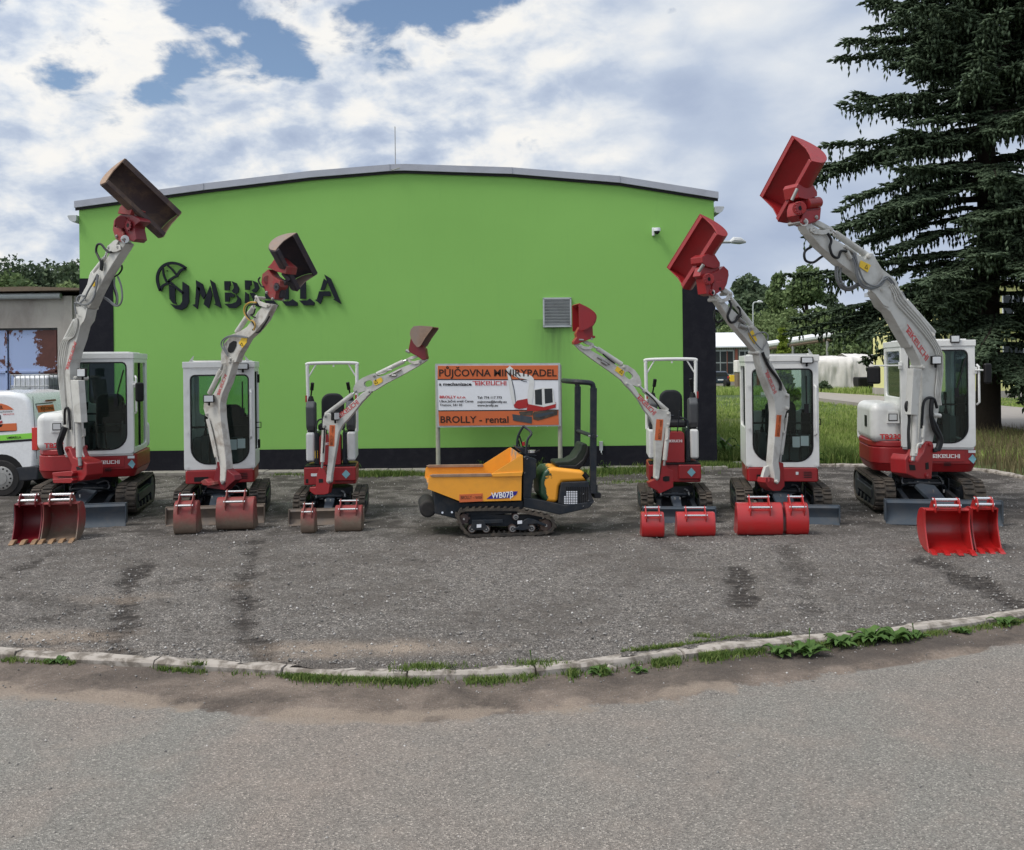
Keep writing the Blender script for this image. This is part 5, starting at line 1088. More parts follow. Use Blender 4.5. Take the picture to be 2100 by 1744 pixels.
def blades(n,X,Y,Z,hh,wd,lean=0.35,curl=True):
    a=rng.uniform(0,2*PI,n); l=rng.uniform(0,lean,n)*hh; la=rng.uniform(0,2*PI,n); dx,dy=np.cos(a)*wd/2,np.sin(a)*wd/2
    V=np.zeros((n,5,3)); ox=np.cos(la)*l; oy=np.sin(la)*l
    for k,(s,t) in enumerate(((-1,0),(1,0),(1,0.55),(-1,0.55),(0,1))):
        wsc=1.0 if t==0 else (0.75 if t==0.55 else 0); V[:,k,0]=X+s*dx*wsc+ox*t*t; V[:,k,1]=Y+s*dy*wsc+oy*t*t; V[:,k,2]=Z+hh*t*(1-0.25*lean*t)
    return V
def blade_obj(name,V,mat):
    n=len(V); k=5; me=bpy.data.meshes.new(name); me.vertices.add(n*5); me.vertices.foreach_set('co',V.astype('f4').ravel())
    b0=np.arange(n)*5; loops=np.stack([b0,b0+1,b0+2,b0+3,b0+3,b0+2,b0+4],-1); me.loops.add(loops.size); me.loops.foreach_set('vertex_index',loops.ravel().astype('i4')); me.polygons.add(2*n)
    st=np.stack([np.arange(n)*7,np.arange(n)*7+4],-1).ravel(); tt=np.tile([4,3],n); me.polygons.foreach_set('loop_start',st.astype('i4')); me.polygons.foreach_set('loop_total',tt.astype('i4')); me.update(calc_edges=True)
    a=me.attributes.new('v','FLOAT','POINT'); a.data.foreach_set('value',np.repeat(rng.random(n),5).astype('f4'))
    me.materials.append(MATS[mat]); o=bpy.data.objects.new(name,me); COL.objects.link(o); o['kind']='stuff'; return o
# along the road side of the kerb
def strip(xa,xb,n,spread,h,off=-0.03):
    X=rng.uniform(xa,xb,n); cl=vnoise(X,X*0+3,4.5,21); keep=rng.random(n)<np.clip((cl-0.42)*7,0.03,1); X=X[keep]; n=len(X)
    Y=kerbY(X)+off-np.abs(rng.normal(0,spread,n)); return blades(n,X,Y,np.full(n,-0.035),rng.uniform(h*0.4,h,n),np.full(n,0.008),0.9)
Vs=[strip(-2.7,-1.3,1800,0.03,0.05),strip(-1.6,3.2,8000,0.06,0.06),strip(-3.9,-3.3,900,0.03,0.05),strip(0.2,1.6,4000,0.06,0.07),strip(3.2,4.6,1500,0.05,0.06)]
X=rng.uniform(0.8,2.2,1500); Vs.append(blades(1500,X,kerbY(X)+0.17+np.abs(rng.normal(0,0.03,1500)),np.zeros(1500),rng.uniform(0.02,0.05,1500)*1.0,np.full(1500,0.008),0.9))
for px,py,r,n in ((865,1372,0.10,350),(890,1372,0.12,250),(405,1364,0.03,80),(1100,1364,0.10,300),(1440,1308,0.05,100)):
    g=G(px,py); Vs.append(blades(n,g.x+rng.normal(0,r,n),g.y+rng.normal(0,r*0.35,n),np.zeros(n),rng.uniform(0.02,0.06,n),np.full(n,0.008),0.9))
blade_obj('kerb_grass',np.concatenate(Vs),'grass_fresh')
# wall foot weeds
Vs=[]
for px,py,rx,n,h in ((770,976,0.45,2600,0.16),(860,975,0.5,700,0.09),(1245,972,0.30,800,0.16),(1300,968,0.5,1800,0.16),(590,975,0.2,250,0.08),(945,970,0.2,400,0.12),(1130,965,0.2,300,0.18),(1430,960,0.5,2600,0.20),(1200,978,0.3,300,0.12),(1310,990,0.4,300,0.08),(1380,972,0.3,500,0.12)):
    g=G(px,py); Vs.append(blades(n,g.x+rng.normal(0,rx,n),np.minimum(g.y+rng.normal(0,0.12,n),20.35),np.full(n,0.0),rng.uniform(h*0.3,h,n),np.full(n,0.014),0.6))
blade_obj('wall_grass',np.concatenate(Vs),'grass_fresh')
# field
def field(n,xr,yr,h,wk,power=2.0):
    u=rng.random(n); Y=1/((1-u)/yr[0]+u/yr[1]); X=rng.uniform(0,1,n)*(xr[1]-xr[0])*Y/yr[1]+xr[0]*Y/yr[0] if False else rng.uniform(*xr,n)
    return X,Y
n=60000; u=rng.random(n); Y=1/((1-u)/20.9+u/66.0); px=rng.uniform(1462,2300,n); X=(px-1050)/F*Y
inroad=np.zeros(n,bool)
for i in range(len(A_)-1):
    xa,xb=sorted((B_[i].x,B_[i+1].x)); 
pyv=750+ (H*F)/Y-0.011*(px-1050); ra=np.interp(px,[1560,1676,1800,1950,2100,2400],[806,809,817,829,844,870]); rb=np.interp(px,[1560,1676,1800,1950,2100,2400],[815,822,838,862,893,950])
keep=~((pyv>ra-1)&(pyv<rb+2))&~((X<9.35)&(Y<20.95-(X-4.3)*0.22))
X,Y=X[keep],Y[keep]; n=len(X); Hn=0.18+0.30*vnoise(X,Y,0.35,31)**1.5; Zg=-0.02+0*X
blade_obj('meadow_grass',blades(n,X,Y,Zg,Hn*rng.uniform(0.5,1.2,n)*np.clip(1.3-Y/60,0.5,1),0.006+Y*0.0008,0.5),'grass_field')
# dry tall grass at the right
n=9000; X=rng.uniform(9.4,16,n); Y=rng.uniform(16.5,27,n); blade_obj('dry_grass',blades(n,X,Y,np.full(n,-0.02),rng.uniform(0.25,0.62,n),np.full(n,0.016),0.5),'grass_dry')
n=3000; X=rng.uniform(4.45,7.5,n); Y=20.9+np.abs(rng.normal(0,0.6,n)); blade_obj('rank_grass',blades(n,X,Y,np.full(n,-0.02),rng.uniform(0.2,0.5,n),np.full(n,0.02),0.6),'grass_fresh')
n=14000; px=rng.uniform(1460,2150,n); Y=rng.uniform(66,76,n); X=(px-1050)/F*Y; blade_obj('far_grass',blades(n,X,Y,np.full(n,0.0),rng.uniform(0.2,0.55,n),np.full(n,0.06),0.5),'grass_field')
# broad leaved plants, each a thing
def dock(name,label,cat,loc,nl,ln,wd,up_=0.5,mat='leaf_dock',group=None,spikes=0,seed=0):
    r=random.Random(seed); t=thing(name,label,cat,loc,0,group); vs=[];fs=[];mb=M1(mat)
    for i in range(nl):
        a=r.uniform(0,2*PI); l=ln*r.uniform(0.55,1.1); w=wd*r.uniform(0.7,1.1); e=up_*r.uniform(0.3,1.3); d=Vector((math.cos(a),math.sin(a),0)); s=Vector((-d.y,d.x,0)); c0=Vector((r.uniform(-1,1),r.uniform(-1,1),0))*0.03*ln/0.12; pts=[]
        for k in range(6):
            u=k/5; p=c0+d*(l*u)+Vector((0,0,l*e*math.sin(u*PI*0.75)+0.004)); ww=w*math.sin(min(1,u*1.05)*PI)**0.7 if 0<u<1 else 0.004; wv=r.uniform(-.15,.15)*w
            pts.append((p-s*ww/2+Vector((0,0,0.2*ww+wv*0.3)),p,p+s*ww/2+Vector((0,0,0.2*ww-wv*0.3))))
        mb.add([q for tr in pts for q in tr],[(k*3+j,k*3+j+1,k*3+j+4,k*3+j+3) for k in range(5) for j in range(2)])
    mb.obj('leaves',t,angle=180)
    if spikes:
        sm=M1(mat)
        for i in range(spikes):
            x,y=r.uniform(-.3,.3)*ln,r.uniform(-.3,.3)*ln; h=ln*r.uniform(1.0,1.8); sm.tube([(x,y,0),(x*1.3,y*1.3,h*0.6),(x*1.6,y*1.6,h)],[0.003,0.003,0.006],5)
        sm.obj('stalks',t)
    return t
WG='weeds growing along the kerb'
for i,(px,py,nl,ln,wd,sp,lab) in enumerate(((210/1.72*1.0,1355,16,0.10,0.035,2,'leafy plantain weed alone near the left end of the kerb'),(1097,1366,14,0.08,0.03,2,'small weed standing up on top of the kerb stones'),
  (1228,1378,12,0.09,0.035,3,'low plantain below the kerb left of a pale stone'),(1310,1374,12,0.09,0.04,1,'low plantain below the kerb right of a pale stone'),(1600,1338,26,0.13,0.05,3,'broad leafed weed leftmost of the big kerb clumps'),(1655,1336,26,0.14,0.055,2,'broad leafed weed second of the big kerb clumps'),
  (1722,1318,26,0.15,0.055,3,'broad leafed weed clump just left of the tallest one'),(1790,1311,34,0.18,0.065,2,'largest broad leafed weed clump spilling over the kerb'),(1835,1308,24,0.15,0.055,1,'broad leafed weed clump right of the largest one'),(1880,1302,18,0.10,0.04,0,'small weed clump where the kerb is broken'),(1970,1294,16,0.10,0.045,1,'small rosette weed in the gap of the kerb'),(2062,1277,20,0.12,0.04,1,'leafy weed at the right picture edge of the kerb'))):
    g=G(px,py+6,-0.035); dock('weed',lab,'weed',g,nl,ln,wd*1.15,0.42,group=WG,spikes=1 if i in (1,5,9) else 0,seed=i)
g=G(1655,955); dock('burdock','large leafed burdock plant at the yard corner behind the right cab','plant',g,26,0.38,0.17,0.6,seed=40)
g=G(1485,945); dock('burdock','upright dock plant with long leaves beside the dark wall corner','plant',g,16,0.45,0.12,1.0,seed=41)
for i,(px,py,h,lab) in enumerate(((985,962,0.35,'thin tall weed against the plinth behind the dumper tower'),(1240,968,0.45,'tall leafy weed against the plinth right of the dumper'),(728,975,0.25,'bushy weed at the wall foot left of the sign'),(1105,955,0.35,'thin weed beside the right sign post'))):
    g=G(px,py); g.y=min(g.y,20.1); g.x=(px-1050)/F*g.y; dock('tall_weed',lab,'weed',g,18,0.12,0.03,1.6,'grass_fresh',group='weeds along the wall foot',spikes=5,seed=60+i)
mm=M1('kerb_stone').box((0,0,0.02),(0.07,0.05,0.045),Matrix.Rotation(0.4,3,'Y')); o=mm.obj('stone',bevel=0.012); o.location=G(1254,1378,-0.035); tag(o,'pale fist sized stone lying below the kerb among weeds','stone')
# ---------------------------------------------------------------- green hall
m,nt,b=newmat('green_render'); p=objco(nt); n1=noise_n(nt,90,3,0.7,p); n2=noise_n(nt,0.35,5,0.6,p); n3=noise_n(nt,2.0,6,0.7,objco(nt,(6,6,0.5)),0.2)
c=mixc(nt,ramp(nt,n2.outputs[0],[(0.35,0),(0.7,0.35)]),(0.222,0.465,0.108),(0.180,0.392,0.085)); c=mixc(nt,ramp(nt,n3.outputs[0],[(0.58,0),(0.9,0.22)]),c,(0.12,0.27,0.09))
# dark run-off below the vent
sp_=N(nt,'ShaderNodeSeparateXYZ'); nt.links.new(p,sp_.inputs[0]); vx=P(1142,640,20.4)
gx=mth(nt,'POWER',2.718,mth(nt,'MULTIPLY',mth(nt,'POWER',mth(nt,'DIVIDE',mth(nt,'SUBTRACT',sp_.outputs[0],vx.x-0.05),0.33),2.0),-1)); gz=N(nt,'ShaderNodeMapRange'); nt.links.new(sp_.outputs[2],gz.inputs[0]); gz.inputs[1].default_value=vx.z-0.3; gz.inputs[2].default_value=vx.z-1.5; gz.inputs[3].default_value=0.75; gz.inputs[4].default_value=0
sel=mth(nt,'LESS_THAN',sp_.outputs[2],vx.z-0.15)
stn=mth(nt,'MULTIPLY',mth(nt,'MULTIPLY',gx,gz.outputs[0]),mth(nt,'MULTIPLY',sel,ramp(nt,n3.outputs[0],[(0.3,0.35),(0.65,1)])))
c=mixc(nt,stn,c,(0.05,0.09,0.04)); nt.links.new(c,b.inputs['Base Color']); b.inputs['Roughness'].default_value=0.92; bump(nt,b,n1.outputs[0],0.9,0.010)
WY=20.4
w=lambda x,y,dy=0.0: P(x,y,WY+dy)
hall=thing('green_hall','lime green rendered hall with low curved roof and charcoal corners','building',(-2.4,30,0)); hinv=mat_of((-2.4,30,0),0).inverted()
top=[(163,428),(420,392),(640,366),(800,353),(830,352),(1050,359),(1270,377),(1475,409)]
XL=w(165,700).x; XR=w(1467,700).x
tp=[w(*q) for q in top]; tp[0].x=XL; tp[-1].x=XR
pz=0.47
wall=M1('green_render'); poly=[Vector((XL,WY,pz)),Vector((XR,WY,pz))]+[Vector((q.x,WY,q.z)) for q in reversed(tp)]; wall.prism(poly,(0,24,0)); wall.obj('wall',hall,inv=hinv,smooth=False)
pl=M1('anthracite'); pl.prism([Vector((XL-0.01,WY-0.02,-0.2)),Vector((XR+0.01,WY-0.02,-0.2)),Vector((XR+0.01,WY-0.02,pz)),Vector((XL-0.01,WY-0.02,pz))],(0,24.04,0)); pl.obj('plinth',hall,inv=hinv,smooth=False)
zc=w(200,571).z; zr=w(1430,560).z
for xa,xb,zz in ((XL-0.006,w(234,760).x,zc),(w(1401,760).x,XR+0.006,zr)):
    q=M1('anthracite'); q.prism([Vector((xa,WY-0.012,pz)),Vector((xb,WY-0.012,pz)),Vector((xb,WY-0.012,zz)),Vector((xa,WY-0.012,zz))],(0,24,0)); q.obj('corner_panel',hall,inv=hinv,smooth=False)
rf=M1('roof_metal'); L_=[Vector((q.x,WY-0.10,q.z+0.005)) for q in tp]; L_[0].x-=0.06; L_[-1].x+=0.08
rf.prism(L_+[q+Vector((0,0,0.135)) for q in reversed(L_)],(0,24.4,0)); 
for i in (1,3,5,6): rf.box((L_[i].x,WY-0.105,L_[i].z+0.07),(0.012,0.012,0.135))
rf.mat('black_plastic').prism([q+Vector((0,0.055,-0.05)) for q in L_]+[q+Vector((0,0.055,0.002)) for q in reversed(L_)],(0,0.04,0)); rf.obj('roof',hall,inv=hinv,angle=20)
for xx,z,sx in ((XL,w(150,452).z,-1),(XR,w(1480,434).z,1)):
    g_=M1('galv'); prof=[(0,0.09),(sx*0.17,0.09),(sx*0.19,0.07),(sx*0.15,-0.01),(sx*0.09,-0.05),(sx*0.03,-0.05),(0,-0.02)]; g_.prism([Vector((xx+a+sx*0.005,WY-0.12,z+bb)) for a,bb in prof],(0,24,0)); g_.obj('gutter',hall,inv=hinv,bevel=0.004)
rod=M1('steel'); rp=w(811,352,0.1); rod.cyl(rp,(rp.x,rp.y,w(811,260,0.1).z),0.010,6); rod.tube([rp+Vector((-0.06,-0.21,0.0)),rp+Vector((-0.05,-0.24,-0.02)),rp+Vector((0.12,-0.24,0.03))],0.012,5); rod.obj('lightning_rod',hall,inv=hinv)
v=M1('galv'); a=w(1115,613); bq=w(1170,669); v.bb(a.x-0.02,bq.x+0.02,WY-0.05,WY+0.02,bq.z-0.02,bq.z+0.012); v.bb(a.x-0.02,bq.x+0.02,WY-0.05,WY+0.02,a.z-0.012,a.z+0.02); v.bb(a.x-0.02,a.x+0.012,WY-0.05,WY+0.02,bq.z,a.z); v.bb(bq.x-0.012,bq.x+0.02,WY-0.05,WY+0.02,bq.z,a.z); vo=v.obj('vent',hall,inv=hinv)
s=M1('galv'); 
for i in range(9):
    z=bq.z+(a.z-bq.z)*(i+0.5)/9; s.box(((a.x+bq.x)/2,WY-0.03,z),(bq.x-a.x-0.03,0.006,0.062),Matrix.Rotation(0.6,3,'X'))
s.mat('black_plastic').bb(a.x,bq.x,WY-0.008,WY+0.004,bq.z,a.z); s.obj('louvre',vo,inv=hinv)
e=M1('sign_white'); q=w(1342,476); e.box((q.x-0.03,WY-0.03,q.z),(0.05,0.06,0.17)); e.tube([(q.x+0.03,WY-0.16,q.z+0.06),(q.x+0.03,WY-0.16,q.z-0.01)],[0.075,0.075],14); e.bb(q.x-0.02,q.x+0.05,WY-0.16,WY-0.02,q.z+0.02,q.z+0.06); o=e.obj('security_camera',bevel=0.01); tag(o,'white dome security camera high on the right of the green wall','camera')
k=M1('black_plastic'); k.tube([(q.x+0.03,WY-0.16,q.z-0.01),(q.x+0.03,WY-0.16,q.z-0.04),(q.x+0.03,WY-0.16,q.z-0.07)],[0.06,0.055,0.02],12); k.obj('dome',o)
e=M1('galv'); q=P(*C5(1570,925),WY); e.bb(q.x-0.035,q.x+0.035,WY-0.07,WY,q.z-0.09,q.z+0.10); e.tube([(q.x,WY-0.05,q.z-0.07),(q.x,WY-0.09,q.z-0.13),(q.x+0.02,WY-0.05,q.z-0.17)],0.012,6); tag(e.obj('wall_tap',bevel=0.006),'small grey tap box on the wall right of the dumper','tap')
# letters on the wall
LT=thing('wall_lettering','dark raised UMBRELLA lettering with an umbrella emblem on the green wall','sign',(w(500,600).x,WY,4)); linv=mat_of((w(500,600).x,WY,4),0).inverted()
def lp(name,*polys):
    mb=M1('letter_dark')
    for pts in polys: mb.prism([P(*C3(x,y),WY-0.075) for x,y in pts],(0,0.045,0))
    mb.mat('black_plastic')
    for pts in polys[:1]:
        c=[sum(a[0] for a in pts)/len(pts),sum(a[1] for a in pts)/len(pts)]; pp=P(*C3(*c),WY); mb.cyl((pp.x,WY-0.04,pp.z),(pp.x,WY+0.0,pp.z),0.012,6)
    return mb.obj(name,LT,inv=linv,smooth=False)
def ribbon(pts,wd):
    pts=spline([(x,y,0) for x,y in pts],4); L=[];R_=[]
    for i,p in enumerate(pts):
        d=(pts[min(i+1,len(pts)-1)]-pts[max(i-1,0)]).normalized(); n=Vector((-d.y,d.x,0))*wd/2; L.append((p.x+n.x,p.y+n.y)); R_.append((p.x-n.x,p.y-n.y))
    return L+R_[::-1]
lp('umbrella_emblem',ribbon([(38,725),(14,650),(12,590),(32,532),(75,488),(135,468),(195,474),(240,493),(276,518)],25),ribbon([(276,520),(225,538),(195,585),(165,600),(125,628),(108,655),(60,680),(40,728)],22),ribbon([(62,512),(70,580),(98,645)],16),ribbon([(105,490),(150,530),(190,580)],16),ribbon([(112,632),(180,690),(256,752)],22))
lp('letter_u',[(118,665),(175,700),(178,820),(192,852),(155,842),(125,800)],[(245,640),(303,680),(305,830),(280,880),(235,905),(180,893),(130,845),(185,862),(225,855),(243,820)])
lp('letter_m',[(372,685),(410,700),(385,895),(335,855),(362,850)],[(370,627),(432,662),(462,760),(440,805),(372,680)],[(500,680),(520,760),(490,888),(440,850),(468,760)],[(500,622),(545,655),(607,888),(535,850),(552,845)])
lp('letter_b',[(632,636),(690,636),(690,680),(680,685),(680,720),(635,722)],[(700,636),(745,655),(770,705),(760,745),(735,755),(700,728),(722,700),(715,665)],[(637,742),(690,742),(730,765),(725,782),(680,785),(680,825),(640,828)],[(742,757),(785,800),(785,850),(740,885),(680,885),(630,845),(700,845),(740,830),(755,800)])
lp('letter_r',[(822,628),(885,630),(885,672),(868,680),(868,715),(825,717)],[(893,630),(940,650),(958,700),(930,738),(905,742),(885,722),(915,700),(910,665)],[(826,735),(860,760),(862,840),(820,838)],[(868,745),(910,748),(1000,850),(985,880),(930,870)])
lp('letter_e',[(1010,640),(1060,640),(1060,800),(1010,800)],[(1000,815),(1090,815),(1140,868),(1040,868)],[(1068,640),(1130,640),(1110,680),(1068,680)])
lp('letter_l',[(1183,640),(1228,640),(1228,805),(1185,808)],[(1168,822),(1235,822),(1265,803),(1312,835),(1312,865),(1205,865)])
lp('letter_l',[(1335,640),(1388,640),(1390,800),(1335,800)],[(1325,815),(1400,815),(1425,797),(1470,835),(1465,860),(1370,860)])
lp('letter_a',[(1555,612),(1590,640),(1560,720),(1522,720)],[(1510,730),(1610,730),(1622,775),(1550,775),(1525,850),(1472,810),(1490,805)],[(1557,573),(1620,612),(1718,850),(1640,805),(1655,800)])
# ---------------------------------------------------------------- rental sign
SY=19.75; SG=thing('rental_sign','orange and white rental signboard on two posts before the green wall','sign',(P(*C5(780,800),SY).x,SY,0)); sinv=mat_of(SG.location,0).inverted()
s5=lambda x,y,dy=0.0:P(*C5(x,y),SY+dy)
def flat(name,mat,pts,lift,par=None,t=0.004): return M1(mat).prism([s5(x,y,-lift) for x,y in pts],(0,t,0)).obj(name,par or SG,inv=sinv,smooth=False)
fr=M1('galv'); fr.prism([s5(*q) for q in ((296,292),(1256,286),(1262,772),(312,782))],(0,0.04,0)); 
for i in range(12):
    x=310+i*85; fr.cyl(s5(x,297,-0.006),s5(x,297),0.008,6); fr.cyl(s5(x,775,-0.006),s5(x,775),0.008,6)
fo=fr.obj('board',SG,inv=sinv)
panel=flat('white_panel','sign_white',[(312,306),(1242,301),(1246,762),(326,770)],0.004)
flat('top_band','orange_sign',[(314,307),(1241,303),(1241,412),(314,409)],0.008); flat('black_rule','ink_black',[(314,409),(1241,412),(1241,418),(314,416)],0.009)
flat('black_rule','ink_black',[(320,650),(1244,644),(1244,652),(320,658)],0.009); flat('bottom_band','orange_sign',[(320,658),(1244,652),(1246,762),(326,769)],0.008)
for x in (314,1255):
    q=M1('post_beige'); a=s5(x,700,0.05); q.cyl((a.x,a.y+0.03,-0.1),(a.x,a.y+0.03,s5(x,300).z),0.045,12); q.obj('post',SG,inv=sinv)
def st(kind,txt,mat,x0,x1,yb,h=None,bold=0.0,name='lettering'):
    a=s5(x0,yb); b_=s5(x1,yb); mb=M1(mat); wd=(b_-a).length; put_text(mb,kind,txt,a,(b_-a).normalized(),Vector((0,0,1)),width=wd,height=h/2.18/1.72*SY/F if h else None,bold=bold,lift=0.013); return mb.obj(name,SG,inv=sinv,smooth=False)
st('font','PŮJČOVNA MINIRYPADEL','ink_brown',322,1230,388,55,0.018); st('font','a mechanizace','ink_black',325,575,460,25,0.03); st('stroke','TAKEUCHI','ink_red',585,842,457,32)
st('font','BROLLY s.r.o.','ink_red',328,532,557,20,0.03); st('font','Ulice Ječná areál Cerea','ink_black',328,590,588,18,0.02); st('font','Trutnov, 541 03','ink_black',330,503,617,18,0.02)
st('font','Tel: 774 117 773','ink_black',620,808,560,18,0.025); st('font','pujcovna@brolly.eu','ink_black',620,845,592,18,0.025); st('font','www.brolly.eu','ink_black',620,778,620,18,0.025); st('font','BROLLY - rental','ink_brown',332,860,745,52,0.018)
pic=MB()
def pp(mat,pts,l): pic.mat(mat).prism([s5(x,y,-l) for x,y in pts],(0,0.002,0))
pp('machine_white',ribbon([(855,325),(872,430),(885,520),(905,605)],26),0.0095)
pp('machine_white',ribbon([(855,322),(920,375),(985,390),(1035,415),(1030,500),(1018,610)],40),0.0105)
pp('blade_grey',ribbon([(862,345),(900,480),(915,600)],5),0.0112)
pp('blade_grey',ribbon([(900,372),(960,420),(1000,430)],5),0.0112)
pp('red_bright',[(900,610),(925,575),(1005,560),(1010,600),(1000,630),(940,640),(905,630)],0.0145); pp('red_bright',[(1005,600),(1050,610),(1225,590),(1222,630),(1140,650),(1000,655)],0.0145)
pp('machine_white',[(1050,490),(1130,475),(1200,480),(1215,590),(1225,600),(1130,625),(1055,610)],0.0155); pp('window_dark',[(1062,495),(1115,485),(1118,610),(1065,605)],0.017); pp('window_dark',[(1135,485),(1195,482),(1200,590),(1140,600)],0.017)
pp('rubber_track',[(1045,675),(1060,660),(1200,645),(1238,655),(1235,685),(1090,728),(1050,720)],0.015); pp('blade_grey',[(1065,680),(1200,660),(1215,670),(1095,705),(1065,700)],0.017); pp('rubber_track',[(940,660),(1050,655),(1040,690),(950,690)],0.014); pp('blade_grey',[(888,680),(1040,700),(1038,752),(895,728)],0.017)
pic.obj('excavator_picture',SG,inv=sinv,smooth=False)
# ---------------------------------------------------------------- garage, tank, van on the left
def plaster(name,c1,c2,sc):
    m,nt,b=newmat(name); p=objco(nt,(1,1,0.25)); a=noise_n(nt,sc,8,0.7,p,0.5); n2=noise_n(nt,18,6,0.7,objco(nt)); nt.links.new(mixc(nt,ramp(nt,a.outputs[0],[(0.4,0),(0.62,1)]),c1,c2),b.inputs['Base Color']); b.inputs['Roughness'].default_value=0.95; bump(nt,b,n2.outputs[0],0.6,0.01)
plaster('old_plaster',(0.40,0.375,0.345),(0.27,0.245,0.225),1.1)
GY=24.0; ga=thing('garage','old grey concrete garage with peeling blue steel doors','building',(-13,GY+3,0)); gi=mat_of((-13,GY+3,0),0).inverted(); gq=lambda x,y,dy=0:P(x,y,GY+dy)
xr=gq(172,700).x; xl=-24; zt=gq(80,608).z; zd=gq(60,673).z; xd=gq(118,700).x
b=M1('old_plaster'); b.bb(xl,xr,GY,GY+0.3,zd,zt); b.bb(xd,xr,GY,GY+0.3,-0.2,zd); b.bb(xl,xl+0.3,GY+0.3,GY+7,-0.2,zt); b.bb(xr-0.3,xr,GY+0.3,GY+7,-0.2,zt); b.bb(xr-0.45,xr-0.25,GY-0.06,GY,-0.2,zt); b.bb(xl,xr,GY+7,GY+7.3,-0.2,zt); b.obj('wall',ga,inv=gi,smooth=False)
b=M1('wood_old'); b.prism([(xl,GY-0.3,zt+0.05),(xr+0.1,GY-0.3,zt+0.12),(xr+0.1,GY-0.3,zt+0.17),(xr-1.2,GY-0.3,zt+0.22),(xl,GY-0.3,zt+0.10)],(0,8,0)); b.obj('roof',ga,inv=gi,smooth=False)
b=M1('galv'); b.tube([(xl,GY-0.12,zt-0.03),(xr-0.5,GY-0.12,zt-0.0)],0.075,10); b.obj('gutter',ga,inv=gi)
for i in range(4):
    b=M1('blue_door'); x1=xd-0.05-i*1.22; b.bb(x1-1.19,x1,GY+0.08,GY+0.12,0.0,zd-0.05); b.bb(x1-1.19,x1,GY+0.05,GY+0.08,gq(0,763).z-0.03,gq(0,763).z+0.03); b.bb(x1-0.05,x1,GY+0.05,GY+0.08,0,zd-0.05); d_=b.obj('door',ga,inv=gi,bevel=0.004)
b=M1('interior_grey').bb(xl+0.3,xd,GY+0.16,GY+0.2,0,zd); b.obj('inner_lining',ga,inv=gi)
TY=22.2; tq=lambda x,y:P(x,y,TY); tk=thing('water_tank','white plastic tank in a wire cage between van and garage','tank',((tq(22,800).x+tq(101,800).x)/2,TY+0.5,0)); ti=mat_of(tk.location,0).inverted()
x0,x1=tq(22,800).x,tq(101,800).x; zt=tq(60,769).z; z0=zt-1.0
M1('clear_plastic' if False else 'sign_white').bb(x0+0.02,x1-0.02,TY+0.03,TY+0.95,z0,zt-0.02).obj('bottle',tk,bevel=0.09,seg=4,inv=ti)
c_=M1('galv')
for i in range(9): x=x0+(x1-x0)*i/8; c_.cyl((x,TY,z0),(x,TY,zt),0.010,6); c_.cyl((x,TY+1,z0),(x,TY+1,zt),0.010,6)
for i in range(6): y=TY+i*0.2; c_.cyl((x0,y,z0),(x0,y,zt),0.010,6); c_.cyl((x1,y,z0),(x1,y,zt),0.010,6)
for i in range(5):
    z=z0+(zt-z0)*i/4; c_.tube([(x0,TY,z),(x1,TY,z),(x1,TY+1,z),(x0,TY+1,z),(x0,TY,z)],0.010,6)
c_.bb(x0+0.02,x0+0.42,TY-0.02,TY-0.012,z0+0.2,zt-0.28); c_.mat('sign_white').bb(x0+0.08,x0+0.28,TY-0.026,TY-0.02,zt-0.5,zt-0.33); c_.obj('cage',tk,inv=ti)
ped=M1('wood_old')
for zz in np.arange(0.0,z0-0.1,0.145):
    ped.bb(x0,x1,TY,TY+1,zz+0.1,zz+0.125)
    for xx in (x0+0.05,(x0+x1)/2,x1-0.05): ped.bb(xx-0.05,xx+0.05,TY,TY+1,zz,zz+0.1)
ped.obj('pallet_stack',tk,inv=ti)
# van
VY=16.85; vq=lambda x,y,dy=0:P(*T8(x,y),VY+dy); VX=P(*T8(492,1000),VY).x
vn=thing('panel_van','white panel van with green stripe and rental decals at the left edge','van',(VX-1.3,VY+0.85,0)); vi=mat_of(vn.location,0).inverted()
prof=[(-0.0,0.52),(0.02,0.80),(0.0,1.25),(-0.10,1.66),(-0.22,1.78),(-0.5,1.82),(-2.2,1.80),(-2.7,1.72),(-3.3,1.22),(-4.05,1.02),(-4.2,0.8),(-4.2,0.42),(-3.9,0.32),(-0.35,0.32),(-0.05,0.40)]
bd=M1('van_white'); bd.prism([Vector((VX+x,VY,z)) for x,z in prof],(0,1.72,0)); bd.obj('body',vn,bevel=0.10,seg=5,inv=vi)
bp=M1('bumper_grey'); bp.prism([Vector((VX+x,VY-0.012,z)) for x,z in [(0.055,0.52),(-0.02,0.53),(-0.55,0.50),(-0.72,0.46),(-0.66,0.33),(-0.3,0.26),(0.02,0.28)]],(0,1.744,0)); bp.obj('bumper',vn,bevel=0.03,seg=3,inv=vi)
wc=P(4,981,VY).x
